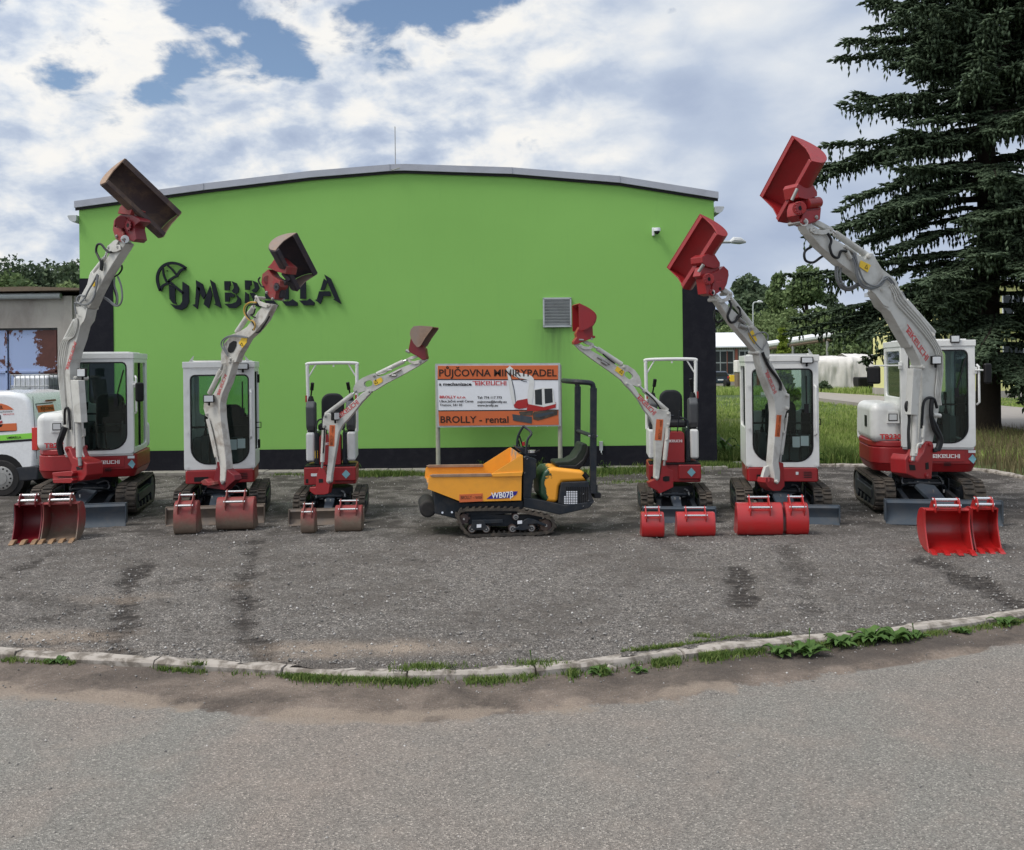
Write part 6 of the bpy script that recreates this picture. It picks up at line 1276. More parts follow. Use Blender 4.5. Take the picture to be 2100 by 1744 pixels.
for k,x in enumerate((wc,wc-2.55)):
    ar=M1('black_plastic').cyl((x,VY-0.006,0.34),(x,VY+0.25,0.34),0.395,28); ar.obj('wheel_arch',vn,inv=vi)
    for yy,ss in ((VY-0.02,1),(VY+1.72+0.02,-1)):
        t=M1('tyre'); t.tube([(x,yy,0.32),(x,yy+ss*0.02,0.32),(x,yy+ss*0.17,0.32),(x,yy+ss*0.20,0.32)],[0.295,0.32,0.32,0.29],30); wo=t.obj('wheel',vn,inv=vi)
        h=M1('steel'); h.tube([(x,yy-ss*0.016,0.32),(x,yy-ss*0.004,0.32),(x,yy+ss*0.012,0.32)],[0.13,0.20,0.215],28)
        h.cyl((x,yy-ss*0.024,0.32),(x,yy-ss*0.01,0.32),0.105,20); h.mat('black_plastic')
        for j in range(14):
            a=2*PI*j/14; h.cyl((x+math.cos(a)*0.165,yy-ss*0.015,0.32+math.sin(a)*0.165),(x+math.cos(a)*0.165,yy+ss*0.002,0.32+math.sin(a)*0.165),0.016,8)
        h.obj('rim',wo,inv=vi)
def vs_(name,mat,pts,lift=0.004,t=0.003): return M1(mat).prism([vq(x,y,-lift) for x,y in pts],(0,t,0)).obj(name,vn,inv=vi,smooth=False)
vs_('green_stripe','van_green',[(-120,925),(470,882),(478,958),(-120,1000)]); vs_('black_stripe','ink_black',[(-120,1002),(478,962),(480,990),(-120,1035)])
vs_('orange_decal','orange_sign',[(-100,480),(20,482),(95,505),(150,535),(188,565),(-100,575)],0.005); vs_('orange_decal','orange_sign',[(-100,765),(225,750),(230,840),(220,855),(-100,875)],0.005); vs_('black_rule','ink_black',[(-100,858),(220,852),(215,858),(-100,876)],0.007)
vs_('decal_picture','red_bright',[(-60,740),(30,715),(32,745),(-60,770)],0.006); vs_('decal_picture','black_plastic',[(-60,772),(40,765),(20,800),(-60,815)],0.006); vs_('decal_picture','window_dark',[(-40,650),(8,640),(12,700),(-40,710)],0.006)
def vt(kind,txt,mat,x0,y0,x1,y1,h,bold=0.0):
    a=vq(x0,y0); b_=vq(x1,y1); ux=(b_-a).normalized(); mb=M1(mat); put_text(mb,kind,txt,a,ux,Vector((0,-1,0)).cross(ux),width=(b_-a).length,height=h/3.876/1.72*VY/F,bold=bold,lift=0.009); mb.obj('lettering',vn,inv=vi,smooth=False)
vt('font','mechanizace','ink_black',-20,608,172,597,22,0.01); vt('stroke','TAKEUCHI','ink_red',38,640,192,632,17); vt('font','EL','ink_brown',-10,552,45,548,42,0.03); vt('font','UMBRELLA','ink_black',95,965,292,955,32,0.02)
sm=M1('black_plastic'); sm.prism([vq(445,385,-0.002),vq(452,385,-0.002),vq(478,820,-0.002),vq(508,1240,-0.002),vq(501,1240,-0.002),vq(471,820,-0.002)],(0,0.003,0)); sm.obj('door_seam',vn,inv=vi)
tl=M1('tail_red').bb(VX-0.07,VX+0.024,VY-0.006,VY+0.12,0.80,1.19); tl.mat('lamp_lens').bb(VX+0.022,VX+0.03,VY+0.03,VY+0.11,0.92,0.99); tl.obj('tail_light',vn,bevel=0.02,seg=3,inv=vi)
# rear face
rx=VX+0.01
gl=M1('window_dark').prism([(rx+0.018,VY+0.16,1.05),(rx+0.018,VY+0.80,1.05),(rx-0.09,VY+0.80,1.60),(rx-0.09,VY+0.16,1.60)],(-0.02,0,0)); gl.obj('rear_window',vn,bevel=0.02,inv=vi)
uz=Vector((-0.108,0,0.55)).normalized()
def rr_(name,mat,y0,y1,z0,z1,l=0.006):
    f=lambda y,z: Vector((rx+0.018+l-(z-1.05)/0.55*0.108,VY+y,z)); M1(mat).prism([f(y0,z0),f(y1,z0),f(y1,z1),f(y0,z1)],(-0.003,0,0)).obj(name,vn,inv=vi,smooth=False)
rr_('rear_decal','sign_white',0.18,0.79,1.07,1.58,0.005); rr_('orange_decal','orange_sign',0.18,0.79,1.44,1.56,0.009); rr_('orange_decal','orange_sign',0.22,0.79,1.07,1.16,0.009); rr_('brake_light','maroon',0.5,0.9,1.62,1.65,0.02)
for txt,y,z,wd,h,mt in (('PŮJČOVNA',0.28,1.465,0.48,0.065,'ink_brown'),('Tel: 774 117 773',0.26,1.30,0.50,0.062,'ink_black'),('a mechanizace',0.26,1.39,0.26,0.03,'ink_black'),('pujcovna@brolly.eu',0.28,1.22,0.46,0.04,'ink_black')):
    mb=M1(mt); put_text(mb,'font',txt,Vector((rx+0.018-(z-1.05)/0.55*0.108,VY+y,z)),Vector((0,1,0)),uz,width=wd,height=h,bold=0.01,lift=0.014); mb.obj('lettering',vn,inv=vi,smooth=False)
# ---------------------------------------------------------------- right background
HY=100; hq=lambda x,y:P(x,y,HY)
sh=thing('shed','low corrugated shed with white roof and tall windows beyond the meadow','shed',(hq(1490,700).x,HY+5,0)); si=mat_of(sh.location,0).inverted(); xa,xb=hq(1420,700).x,hq(1556,700).x; zt=hq(1490,713).z; zb=hq(1490,772).z
m,nt,b=newmat('corrugated'); wv=N(nt,'ShaderNodeTexWave'); wv.inputs['Scale'].default_value=1.3; wv.inputs['Detail'].default_value=0; nt.links.new(objco(nt),wv.inputs['Vector']); nt.links.new(ramp(nt,wv.outputs[0],[(0,(0.16,0.16,0.155)),(1,(0.34,0.34,0.33))]),b.inputs['Base Color']); b.inputs['Roughness'].default_value=0.7
b=M1('corrugated').bb(xa,xb,HY,HY+10,zb,zt); b.mat('old_plaster').bb(xa,xb,HY-0.05,HY+10,-0.3,zb); b.obj('wall',sh,inv=si,smooth=False)
b=M1('sign_white').prism([(xa-0.3,HY-0.5,zt),(xb+0.3,HY-0.5,zt),(xb+0.3,HY+6,hq(1490,688).z+0.35),(xa-0.3,HY+6,hq(1490,688).z+0.35)],(0,0,0.12)); b.obj('roof',sh,inv=si,smooth=False)
for x0_,x1_ in ((1430,1456),(1463,1504),(1516,1550)):
    a=hq(x0_,720); c_=hq(x1_,768); b=M1('galv'); b.bb(a.x-0.06,c_.x+0.06,HY-0.10,HY-0.02,c_.z-0.06,a.z+0.06); fo=b.obj('window',sh,inv=si,smooth=False); g=M1('window_dark')
    nxp=3
    for i in range(nxp):
        for j in range(2): 
            w_=(c_.x-a.x)/nxp; h_=(a.z-c_.z)/2; g.bb(a.x+i*w_+0.05,a.x+(i+1)*w_-0.05,HY-0.13,HY-0.09,c_.z+j*h_+0.06,c_.z+(j+1)*h_-0.06)
    g.mat('brick_red').bb(a.x+(c_.x-a.x)*0.66,a.x+(c_.x-a.x)*0.7,HY-0.15,HY-0.1,c_.z,a.z); g.obj('pane',fo,inv=si,smooth=False)
for x in (1509,1553): a=hq(x,716); b=M1('brick_red').bb(a.x-0.12,a.x+0.12,HY-0.3,HY-0.12,-0.2,a.z); b.obj('post',sh,inv=si)
# pipe bridge
pb_=thing('pipe_bridge','long elevated pale pipe bridge crossing behind the maple','pipe',(P(1610,700,88).x,88,0)); pi_=mat_of(pb_.location,0).inverted(); a=P(1540,712,92); c_=P(1720,684,84)
b=M1('sign_white').tube([a,c_],0.30,10); b.mat('wood_old').tube([a-Vector((0,0,0.42)),c_-Vector((0,0,0.42))],0.16,6); b.obj('pipe',pb_,inv=pi_)
for t_ in (0.12,0.5,0.88): q=a.lerp(c_,t_); b=M1('steel').cyl((q.x,q.y,-0.1),(q.x,q.y,q.z-0.3),0.12,8); b.obj('support',pb_,inv=pi_)
# canvas covered stack
def tarp(name,label,px0,px1,pyt,Y,depth,seed):
    x0=P(px0,750,Y).x; x1=P(px1,750,Y).x; z=P((px0+px1)/2,pyt,Y).z; cx=(x0+x1)/2; t=thing(name,label,'tarpaulin',(cx,Y+depth/2,0),0,'white tarpaulins over stored goods')
    nx,ny=60,30; U,V=np.meshgrid(np.linspace(0,1,nx),np.linspace(0,1,ny)); L=z*0.95; tot=L+depth+L; s=V*tot
    Yc=np.where(s<L,-depth/2-0.25*(1-s/L),np.where(s<L+depth,-depth/2+(s-L),depth/2)); Zc=np.where(s<L,s/L*z,np.where(s<L+depth,z+0.25*np.sin(np.clip((s-L)/depth,0,1)*PI),z-(s-L-depth)/L*z))
    X=(U-0.5)*(x1-x0)*(1-0.06*Zc/z); nn=vnoise(X*1.0+seed,s,0.7,seed)-0.5; n2=vnoise(X+seed,s*0.4,2.2,seed+1)-0.5; n3_=np.abs(vnoise(X*1.3+s*0.7+seed,s*0.8-X*0.5,1.6,seed+2)-0.5); Yc=Yc+nn*0.4+n2*0.3-n3_*0.3; Zc=np.maximum(Zc+nn*0.3-n3_*0.3*(Zc>1.2),0)
    o=grid_mesh('cover',X,Yc,Zc,'canvas'); del o['kind']; o.parent=t
    b=M1('canvas'); b.bb(-(x1-x0)/2*0.95,(x1-x0)/2*0.95,-depth/2+0.3,depth/2-0.3,0,z*0.88); b.obj('load',t,bevel=0.2)
    return t
paint('canvas',(0.66,0.64,0.62),0.8,0.35,(0.36,0.32,0.27),scale=1.4)
tarp('covered_stack','larger crumpled white tarpaulin heap left of the spruce',1640,1752,737,72,4,3); tarp('covered_stack','white tarpaulin heap with open dark fold half behind the spruce',1740,1845,733,74,4,8)
b=M1('black_plastic').box((P(1780,780,71.0).x,71.3,0.55),(1.6,1.2,1.0)); tag(b.obj('crate',bevel=0.1),'dark crate under the open fold of the right tarpaulin','crate')
q=P(1521,750,80); b=M1('canvas').box((q.x,80,1.9),(1.1,1.2,1.0)); b.mat('wood_old').box((q.x,80,0.7),(1.0,1.1,1.4)); tag(b.obj('covered_pallet',bevel=0.08),'small white covered pallet stack left of the mid sized cab','pallet')
# junk and parked car by the shed
q=P(1473,780,93); cr=thing('parked_car','dark blue hatchback parked before the shed seen from behind','car',(q.x,93,0)); ci=mat_of(cr.location,0).inverted()
b=M1('car_blue').prism([(q.x-0.85,92,0.25),(q.x+0.85,92,0.25),(q.x+0.85,92,0.9),(q.x+0.62,92,1.42),(q.x-0.62,92,1.42),(q.x-0.85,92,0.9)],(0,3.8,0)); b.obj('body',cr,bevel=0.15,seg=4,inv=ci)
M1('window_dark').prism([(q.x-0.66,91.97,0.95),(q.x+0.66,91.97,0.95),(q.x+0.54,91.97,1.32),(q.x-0.54,91.97,1.32)],(0,0.05,0)).obj('rear_window',cr,inv=ci)
M1('sign_white').bb(q.x-0.26,q.x+0.26,91.96,92,0.55,0.67).obj('number_plate',cr,inv=ci)
for s_ in (-1,1):
    M1('tail_red').bb(q.x+s_*0.74-0.08,q.x+s_*0.74+0.08,91.96,92.02,0.7,0.95).obj('tail_light',cr,inv=ci)
    M1('tyre').cyl((q.x+s_*0.6,92.6,0.3),(q.x+s_*0.85,92.6,0.3),0.3,16).obj('wheel',cr,inv=ci)
q=P(1502,778,88); jk=M1('sticker_yellow'); jk.box((q.x+0.2,88,0.8),(0.9,0.4,0.6)); jk.mat('black_plastic').cyl((q.x-0.7,88,0.35),(q.x-0.3,88.1,0.35),0.35,14); jk.tube([(q.x-0.6,88,0.4),(q.x-0.1,88,1.1),(q.x+0.7,88,0.9),(q.x+1.0,88,0.2)],0.06,6); tag(jk.obj('farm_implement',bevel=0.03),'yellow and black implement parked right of the dark blue car','machine')
# yellow house
YY_=55.0; hx0=P(1925,700,YY_).x; hx1=hx0+16; hs=thing('yellow_house','pale yellow two storey house behind the spruce at the right edge','house',((hx0+hx1)/2,YY_+5,0)); hi_=mat_of(hs.location,0).inverted()
b=M1('pale_yellow').bb(hx0,hx1,YY_,YY_+10,0.45,6.5); b.obj('wall',hs,inv=hi_,smooth=False); b=M1('old_plaster').bb(hx0-0.05,hx1+0.05,YY_-0.05,YY_+10.05,-0.3,0.45); b.obj('plinth',hs,inv=hi_,smooth=False)
b=M1('roof_metal').bb(hx0-0.4,hx1+0.4,YY_-0.5,YY_+10.4,6.5,6.75); b.obj('roof',hs,inv=hi_,smooth=False)
for r_ in range(2):
    for i in range(6):
        x=hx0+1.0+i*2.65; z=1.75+r_*2.75; f=M1('sign_white'); f.bb(x-0.06,x+1.16,YY_-0.04,YY_+0.02,z-0.06,z+1.36); f.bb(x-0.12,x+1.22,YY_-0.14,YY_,z-0.12,z-0.06); fo=f.obj('window',hs,inv=hi_,smooth=False)
        M1('window_dark').bb(x,x+0.52,YY_-0.055,YY_-0.04,z,z+1.3).bb(x+0.58,x+1.10,YY_-0.055,YY_-0.04,z,z+1.3).obj('pane',fo,inv=hi_,smooth=False)
        if i==1 or i==3: M1('brick_red').bb(x+1.16,x+1.7,YY_-0.03,YY_+0.02,z-0.06,z+1.36).obj('brick_panel',hs,inv=hi_,smooth=False)
b=M1('galv').bb(hx0,hx1,YY_-0.9,YY_,4.15,4.28); b.obj('canopy',hs,inv=hi_)
# street lamps
def lamp(label,px,py,Y,arm):
    q=P(px,py,Y); t=thing('street_lamp',label,'street lamp',(q.x,Y,0)); M1('galv').tube(spline([(0,0,0),(0,0,q.z*0.6),(0,0,q.z-0.5),(arm*0.25,0,q.z-0.05),(arm,0,q.z)],4),0.045 if Y<50 else 0.055,8).obj('pole',t)
    M1('lamp_lens').tube([(arm,0,q.z),(arm+0.1,0,q.z+0.05),(arm+0.3,0,q.z+0.03),(arm+0.48,0,q.z-0.01)],[0.05,0.11,0.11,0.03],10).obj('lamp_head',t); return t
lamp('grey street lamp head sticking out right of the green hall above the raised bucket',1461,497,30,0.55); lamp('distant thin street lamp with curved neck among the trees',1544,620,80,0.35)
lg=M1('steel'); a=G(1470,935); lg.cyl(a+Vector((0,0,0.5)),a+Vector((0.55,-0.5,0.02)),0.012,6); lg.cyl(a+Vector((0.12,0.05,0.4)),a+Vector((0.35,-0.3,0.02)),0.012,6); tag(lg.obj('metal_rod'),'thin metal rods leaning at the dark wall corner','rod')
q=G(1502,948); st_=M1('kerb_stone').box((q.x+0.1,q.y+0.5,0.06),(0.75,0.45,0.14)); tag(st_.obj('stone_slab',bevel=0.03),'flat stone slab in the grass by the dark wall corner','slab')
# ---------------------------------------------------------------- tracked dumper
loc=G(*T5(1000,1200)); DP=APlane(*T5(1000,1200),loc.y,-83,0.8); dr=thing('tracked_dumper','yellow and charcoal tracked mini dumper standing in the centre of the yard','dumper',(loc.x,loc.y+0.4,0)); di=mat_of(dr.location,0).inverted(); D=Arm(dr,di,DP); TW=1.20; t5=lambda pts:T5(pts)
def dn(off): return -off
up_o=0.06
tub=M1('dumper_yellow'); SH=lambda d_,pts_,o_:[p_-DP.n*d_ for p_ in DP.poly(pts_,o_)]; near=[(105,545),(150,500),(830,490),(1150,285),(1178,280),(1180,470),(1165,520),(1160,795),(480,812),(95,665)]
for off in (up_o,up_o-TW): pass
to=tub.prism(DP.poly(t5(near),up_o),-DP.n*0.015).obj('tub',dr,inv=di,smooth=False); M1('dumper_yellow').prism([p_-DP.n*TW for p_ in DP.poly(t5(near),up_o)],-DP.n*0.015).obj('far_side',to,inv=di,smooth=False)
inn=M1('tub_inside'); inn.sheet(DP.poly(t5([(108,655),(482,800),(1150,785)]),up_o-0.016),-DP.n*(TW-0.016),0.012); inn.sheet(DP.poly(t5([(1158,790),(1165,520),(1176,284)]),up_o-0.016),-DP.n*(TW-0.016),0.012); inn.obj('tub_floor',to,inv=di)
rim=M1('rust_end')
for sh_ in (0,TW-0.02): M1('rust_end').prism(SH(sh_,t5([(112,512),(150,498),(820,488),(830,520),(800,525),(150,532)]),up_o+0.012),-DP.n*0.03).obj('worn_rim',to,inv=di,bevel=0.006)
fl=M1('dumper_yellow'); fl.prism(DP.poly(t5([(822,500),(835,487),(1178,470),(1168,522),(840,528)]),up_o+0.02),-DP.n*0.03); fl.obj('rim_flare',to,inv=di,bevel=0.006)
D.sticker('rental_sticker','orange_sign',t5([(455,728),(722,715),(722,805),(455,818)]),up_o+0.004); D.text('sticker_lettering','font','BROLLY - rental','ink_brown',T5(468,782),T5(712,772),0.045,off=up_o,lift=0.007)
D.sticker('blue_badge','ink_blue',t5([(765,778),(830,728),(900,705),(1120,690),(1105,728),(1040,765),(900,776)]),up_o+0.004); D.text('model_lettering','font','WB07β','ink_white',T5(822,770),T5(1070,756),0.075,off=up_o,lift=0.008,bold=0.02)
ch=M1('dark_steel'); ch.prism(DP.poly(t5([(165,690),(480,822),(1190,805),(1190,930),(430,1010),(175,945)]),-0.03),-DP.n*0.74); ch.obj('chassis',dr,inv=di,bevel=0.012)
bt=M1('chrome'); 
for q in ((262,935),(370,930),(1212,836),(1296,852)): bt.cyl(DP.hit(T5(*q),-0.018),DP.hit(T5(*q),-0.04),0.014,8)
bt.obj('bolt',dr,inv=di)
ro=M1('tyre'); c0=DP.hit(T5(98,897),-0.12); ro.cyl(c0,c0-DP.n*0.7,0.108,20); ro.obj('front_buffer',dr,inv=di,bevel=0.03)
tw=M1('dark_steel'); tw.prism(DP.poly(t5([(1183,300),(1225,290),(1312,318),(1335,330),(1330,540),(1300,560),(1285,650),(1270,775),(1180,775)]),0.0),-DP.n*0.60); tw.obj('control_tower',dr,inv=di,bevel=0.01)
D.rod('tower_bolt',[('chrome',T5(1197,300),T5(1199,302),0.014,0.02),('chrome',T5(1224,322),T5(1226,324),0.014,0.02),('chrome',T5(1197,480),T5(1199,482),0.014,0.02)])
cs_=M1('dark_steel'); cs_.prism(DP.poly(t5([(1100,190),(1215,290),(1340,290),(1250,235),(1190,200)]),-0.1),-DP.n*0.4); cs_.obj('control_panel',dr,inv=di,bevel=0.006)
le=M1('black_plastic')
for q,r_,o_ in (((1140,60),(1190,210),-0.3),((1130,110),(1145,200),-0.35),((1250,160),(1240,240),-0.15)): le.cyl(DP.hit(T5(*q),o_),DP.hit(T5(*r_),o_),0.010,8)
le.mat('red_bright').cyl(DP.hit(T5(1183,128),-0.3),DP.hit(T5(1190,170),-0.3),0.022,10); le.mat('chrome').cyl(DP.hit(T5(1278,222),-0.12),DP.hit(T5(1278,250),-0.12),0.055,16); le.mat('black_plastic').cyl(DP.hit(T5(1320,250),-0.1),DP.hit(T5(1372,222),-0.1),0.012,8); le.obj('control_levers',dr,inv=di)
D.hose('dark_steel',[C5(925,950)+(-0.30,),C5(930,860)+(-0.30,),C5(968,782)+(-0.28,),C5(985,780)+(-0.26,),C5(1035,825)+(-0.1,),C5(1005,880)+(-0.05,),C5(992,980)+(-0.05,)],0.016,name='handle')
dk=M1('dark_steel'); dk.prism(DP.poly(t5([(1185,770),(1290,775),(1590,835),(1650,850),(1990,810),(1940,880),(1840,905),(1740,930),(1600,960),(1400,915),(1190,875)]),0.02),-DP.n*0.78); dk.obj('deck',dr,inv=di,bevel=0.01)
en=M1('green_worn_yellow'); en.prism(DP.poly(t5([(1375,560),(1400,480),(1450,430),(1520,420),(1870,455),(1935,575),(1630,590),(1600,640),(1580,822),(1440,822),(1372,740)]),-0.04),-DP.n*0.62); en.obj('engine_cover',dr,inv=di,bevel=0.05,seg=4)
gr=M1('dark_steel'); gr.prism(DP.poly(t5([(1620,592),(1935,577),(1948,700),(1995,815),(1900,880),(1640,855),(1585,830),(1600,700)]),-0.0),-DP.n*0.70); go=gr.obj('engine_side',dr,inv=di,bevel=0.012)
gl=M1('black_plastic')
for i in range(11): gl.prism(DP.poly(t5([(1670+i*24,640),(1682+i*24,640),(1682+i*24,840 if i>5 else 690),(1670+i*24,840 if i>5 else 690)]),0.004),-DP.n*0.006)
gl.mat('sign_white')
for i in range(6):
    for j in range(8): x=1650+i*26; y=(750 if i==0 else 690)+j*19; 
    for j in range(8):
        y=690+j*19
        if i==0 and y<745: continue
        gl.prism(DP.poly(t5([(1650+i*26,y),(1668+i*26,y),(1668+i*26,y+12),(1650+i*26,y+12)]),0.005),-DP.n*0.006)
gl.obj('grille',go,inv=di,smooth=False)
D.rod('side_bolt',[('chrome',T5(x,y),T5(x+2,y+2),0.015,0.015) for x,y in ((1865,720),(1922,798),(1862,862))])
hk=M1('dark_steel'); hk.prism(DP.poly(t5([(1990,705),(2060,705),(2072,720),(2070,768),(1990,772)]),-0.25),-DP.n*0.22); hk.obj('rear_hitch',dr,inv=di,bevel=0.01)
ex=M1('black_plastic').cyl(DP.hit(T5(1870,490),-0.05),DP.hit(T5(1915,540),-0.05),0.035,12); ex.obj('exhaust',dr,inv=di)
se=M1('seat_green'); se.prism(DP.poly(t5([(1540,372),(1565,350),(1700,345),(1775,300),(1830,215),(1852,145),(1900,145),(1925,175),(1925,260),(1875,370),(1800,430),(1640,440),(1560,410)]),-0.16),-DP.n*0.42); so_=se.obj('seat',dr,inv=di,bevel=0.04,seg=4)
se=M1('black_plastic'); se.prism(DP.poly(t5([(1580,420),(1600,395),(1780,395),(1860,330),(1900,250),(1915,170),(1940,180),(1938,270),(1885,390),(1800,455),(1680,468),(1600,455)]),-0.13),-DP.n*0.48); se.obj('seat_shell',so_,inv=di,bevel=0.02,seg=3)
rp_=M1('dark_steel'); c5=lambda x,y,o:DP.hit(C5(x,y),0)+DP.n*o; FO=-1.08
for d_ in (0.0,-FO):
    rp_.prism(SH(d_,C5([(1493,480),(1540,480),(1535,1290),(1490,1290)]),0.0),-DP.n*0.06)
rp_.tube(spline([c5(1517,500,-0.03),c5(1512,462,-0.03),c5(1490,440,-0.03),c5(1400,432,-0.05),c5(1370,430,-0.20),c5(1370,430,-0.80),c5(1400,432,FO+0.02),c5(1490,440,FO-0.03),c5(1512,462,FO-0.03),c5(1517,500,FO-0.03)],5),0.034,8)
rp_.prism(DP.poly(C5([(1478,1225),(1545,1225),(1545,1285),(1478,1285)]),-0.02),DP.n*(FO+0.02)); rp_.cyl(c5(1515,850,0.02),c5(1515,850,FO-0.06),0.028,8); rp_.mat('steel').cyl(c5(1548,850,-0.03),c5(1478,850,-0.03),0.014,8); rp_.obj('roll_frame',dr,inv=di,bevel=0.008)
def dtrack(off):
    out=[(428,960),(450,915),(520,892),(800,885),(1100,890),(1290,935),(1440,965),(1510,1000),(1545,1060),(1540,1115),(1490,1165),(1400,1185),(1000,1200),(640,1212),(570,1205),(520,1165),(470,1100),(435,1020)]
    cx,cy=980,1050; inn_=[]; n=len(out)
    for i in range(n):
        a,b_=out[i-1],out[(i+1)%n]; dx,dy=b_[0]-a[0],b_[1]-a[1]; l=math.hypot(dx,dy); inn_.append((out[i][0]-dy/l*28,out[i][1]+dx/l*28))
    mb=M1('rubber_track'); wv_=-DP.n*0.19; mb.ring(DP.poly(t5(out),off),DP.poly(t5(inn_),off),wv_)
    # lugs
    acc=0; nxt=0
    for i in range(n):
        a=Vector(out[i]); b_=Vector(out[(i+1)%n]); L=(b_-a).length; d=(b_-a)/L; nn=Vector((d.y,-d.x))
        while nxt<acc+L:
            c=a+d*(nxt-acc); hgt=20 if c.y<1100 else 10
            q=[c-d*18,c+d*14,c+d*24+nn*hgt,c+d*2+nn*hgt]
            q2=[p_-d*14 for p_ in q]
            mb.prism(DP.poly(t5([tuple(p_) for p_ in q]),off),wv_*0.45); mb.prism(DP.poly(t5([tuple(p_) for p_ in q2]),off-0.10),wv_*0.45); nxt+=72
        acc+=L
    for i in range(10): x=830+i*60; mb.prism(DP.poly(t5([(x,1170),(x+12,1140),(x+24,1140),(x+36,1170)]),off-0.05),-DP.n*0.03)
    t=mb.obj('track',dr,inv=di)
    w=M1('steel')
    for x,y,r_ in ((598,1122,0.050),(760,1122,0.050),(1062,1118,0.050),(1277,1112,0.050),(1098,985,0.042)):
        c=DP.hit(T5(x,y),off-0.01); w.mat('rust_bucket').cyl(c,c-DP.n*0.17,r_,18); w.mat('steel').cyl(c+DP.n*0.008,c,r_*0.78,16); w.mat('dark_steel').cyl(c+DP.n*0.02,c,r_*0.45,12); w.mat('chrome').cyl(c+DP.n*0.03,c+DP.n*0.02,r_*0.2,8)
    w.obj('roller',t,inv=di)
    w=M1('rust_bucket')
    for x,y,r_ in ((505,1005,0.062),(1440,1080,0.075)):
        c=DP.hit(T5(x,y),off-0.04); w.mat('rust_bucket').cyl(c,c-DP.n*0.1,r_,14); w.mat('chrome').cyl(c+DP.n*0.02,c,r_*0.25,8)
        for j in range(8):
            a=2*PI*j/8; e=Vector((math.cos(a),0,math.sin(a)))*r_*1.12; w.mat('rust_bucket').box(c-DP.n*0.05+e,(0.03,0.03,0.03))
    w.obj('drive_wheel',t,inv=di)
    f=M1('dark_steel'); f.prism(DP.poly(t5([(600,1020),(950,1015),(955,1055),(750,1062),(790,1130),(740,1135),(560,1135),(600,1070)]),off+0.005),-DP.n*0.05); f.prism(DP.poly(t5([(1150,1060),(1210,1010),(1240,1000),(1300,1010),(1450,1070),(1440,1095),(1340,1060),(1230,1075),(1290,1110),(1180,1140),(1050,1125),(1130,1095)]),off+0.005),-DP.n*0.05)
    f.prism(DP.poly(t5([(560,960),(1400,960),(1400,1090),(560,1090)]),off-0.10),-DP.n*0.06); f.obj('track_frame',t,inv=di,bevel=0.006)
    s=M1('sign_white'); 
    for x,y in ((653,1070),(1118,1027)): s.prism(DP.poly(t5([(x,y),(x+52,y-3),(x+52,y+33),(x,y+38)]),off+0.012),-DP.n*0.004)
    s.obj('sticker',t,inv=di,smooth=False)
dtrack(0.07); dtrack(-0.57)
# ---------------------------------------------------------------- trees
def leaf_cloud(centres,radii,n,size,flat=0.9):
    k=len(centres); C=np.array([tuple(c) for c in centres]); Rr=np.array(radii); w=(Rr.prod(1))**(2/3); w/=w.sum(); idx=rng.choice(k,n,p=w)
    d=rng.normal(size=(n,3)); d/=np.linalg.norm(d,axis=1)[:,None]; rad=rng.random(n)**0.35; rad*=1+0.18*np.sin(d[:,0]*7+idx)*np.cos(d[:,2]*6+idx*2)
    p=C[idx]+d*Rr[idx]*rad[:,None]
    u=rng.normal(size=(n,3)); u/=np.linalg.norm(u,axis=1)[:,None]; v=np.cross(u,rng.normal(size=(n,3))); v/=np.linalg.norm(v,axis=1)[:,None]; s=size*rng.uniform(0.5,1.3,n)[:,None]
    return np.stack([p-u*s,p-v*s*0.55,p+u*s,p+v*s*0.55],1)
def tree(name,label,cat,base,height,width,mat,seed,n=5000,leaf=0.3,trunk=0.25,clear=0.15,group=None,shape='round',lobes=16):
    r=random.Random(seed); t=thing(name,label,cat,base,0,group); cs=[];rs=[]
    for i in range(lobes):
        if shape!='cone':
            ph=r.uniform(0,2*PI); ct=r.uniform(-1,1); q=r.uniform(0.35,1)**0.5; hz=height*(1-clear)/2; lr=width*0.5*r.uniform(0.38,0.56)*(1.15 if shape=='tall' else 1)
            zc=height*clear+hz+ct*q*(hz-lr*0.8); st=math.sqrt(1-ct*ct)*(1.0 if ct<0.2 else 0.9); cs.append((math.cos(ph)*st*q*(width*0.5-lr*0.7),math.sin(ph)*st*q*(width*0.5-lr*0.7),zc)); rs.append((lr,lr,lr*0.85)); continue
        u=(i+0.5)/lobes; z=height*(clear+(1-clear)*u*0.92)
        if shape=='round': prof=math.sin(PI*min(1,0.18+0.80*u))**0.7
        elif shape=='cone': prof=(1-u)**0.75+0.10
        else: prof=0.75*math.sin(PI*(0.12+0.8*u))
        a=i*2.4+r.uniform(-.5,.5); rr=width*0.5*prof; dd=rr*r.uniform(0.25,0.62); lr=max(0.5*rr,0.12*width)*r.uniform(0.8,1.15)
        cs.append((math.cos(a)*dd,math.sin(a)*dd,z)); rs.append((lr,lr,max(lr*0.8,height*(1-clear)/lobes*1.5) if shape!='cone' else lr*0.6))
    if shape!='cone': cs[0]=(0,0,height-rs[0][2]*0.9)
    V=leaf_cloud(cs,rs,n,leaf); tri_cloud('crown',V,[(0,1,2,3)],mat,kind=None,parent=t)
    tk=M1('bark'); tk.tube([(0,0,-0.2),(0.02*height,0,height*0.4),(0,0,height*0.85)],[trunk,trunk*0.7,trunk*0.2],8)
    for i in range(0,lobes,2):
        c=Vector(cs[i]); tk.tube([(0,0,c.z*0.72),(c.x*0.5,c.y*0.5,c.z*0.9),c],[trunk*0.4,trunk*0.25,trunk*0.1],5)
    tk.obj('trunk',t); return t
def ptree(px,ptop,wpx,Y,*a,pbase=None,**k):
    b=P(px,750,Y); z=P(px,ptop,Y).z; base=Vector((b.x,Y,0.0)); return tree(k.pop('name','tree'),a[0],'tree',base,z,wpx*Y/F,*a[1:],**k)
BG='broadleaf trees beyond the sheds on the right'
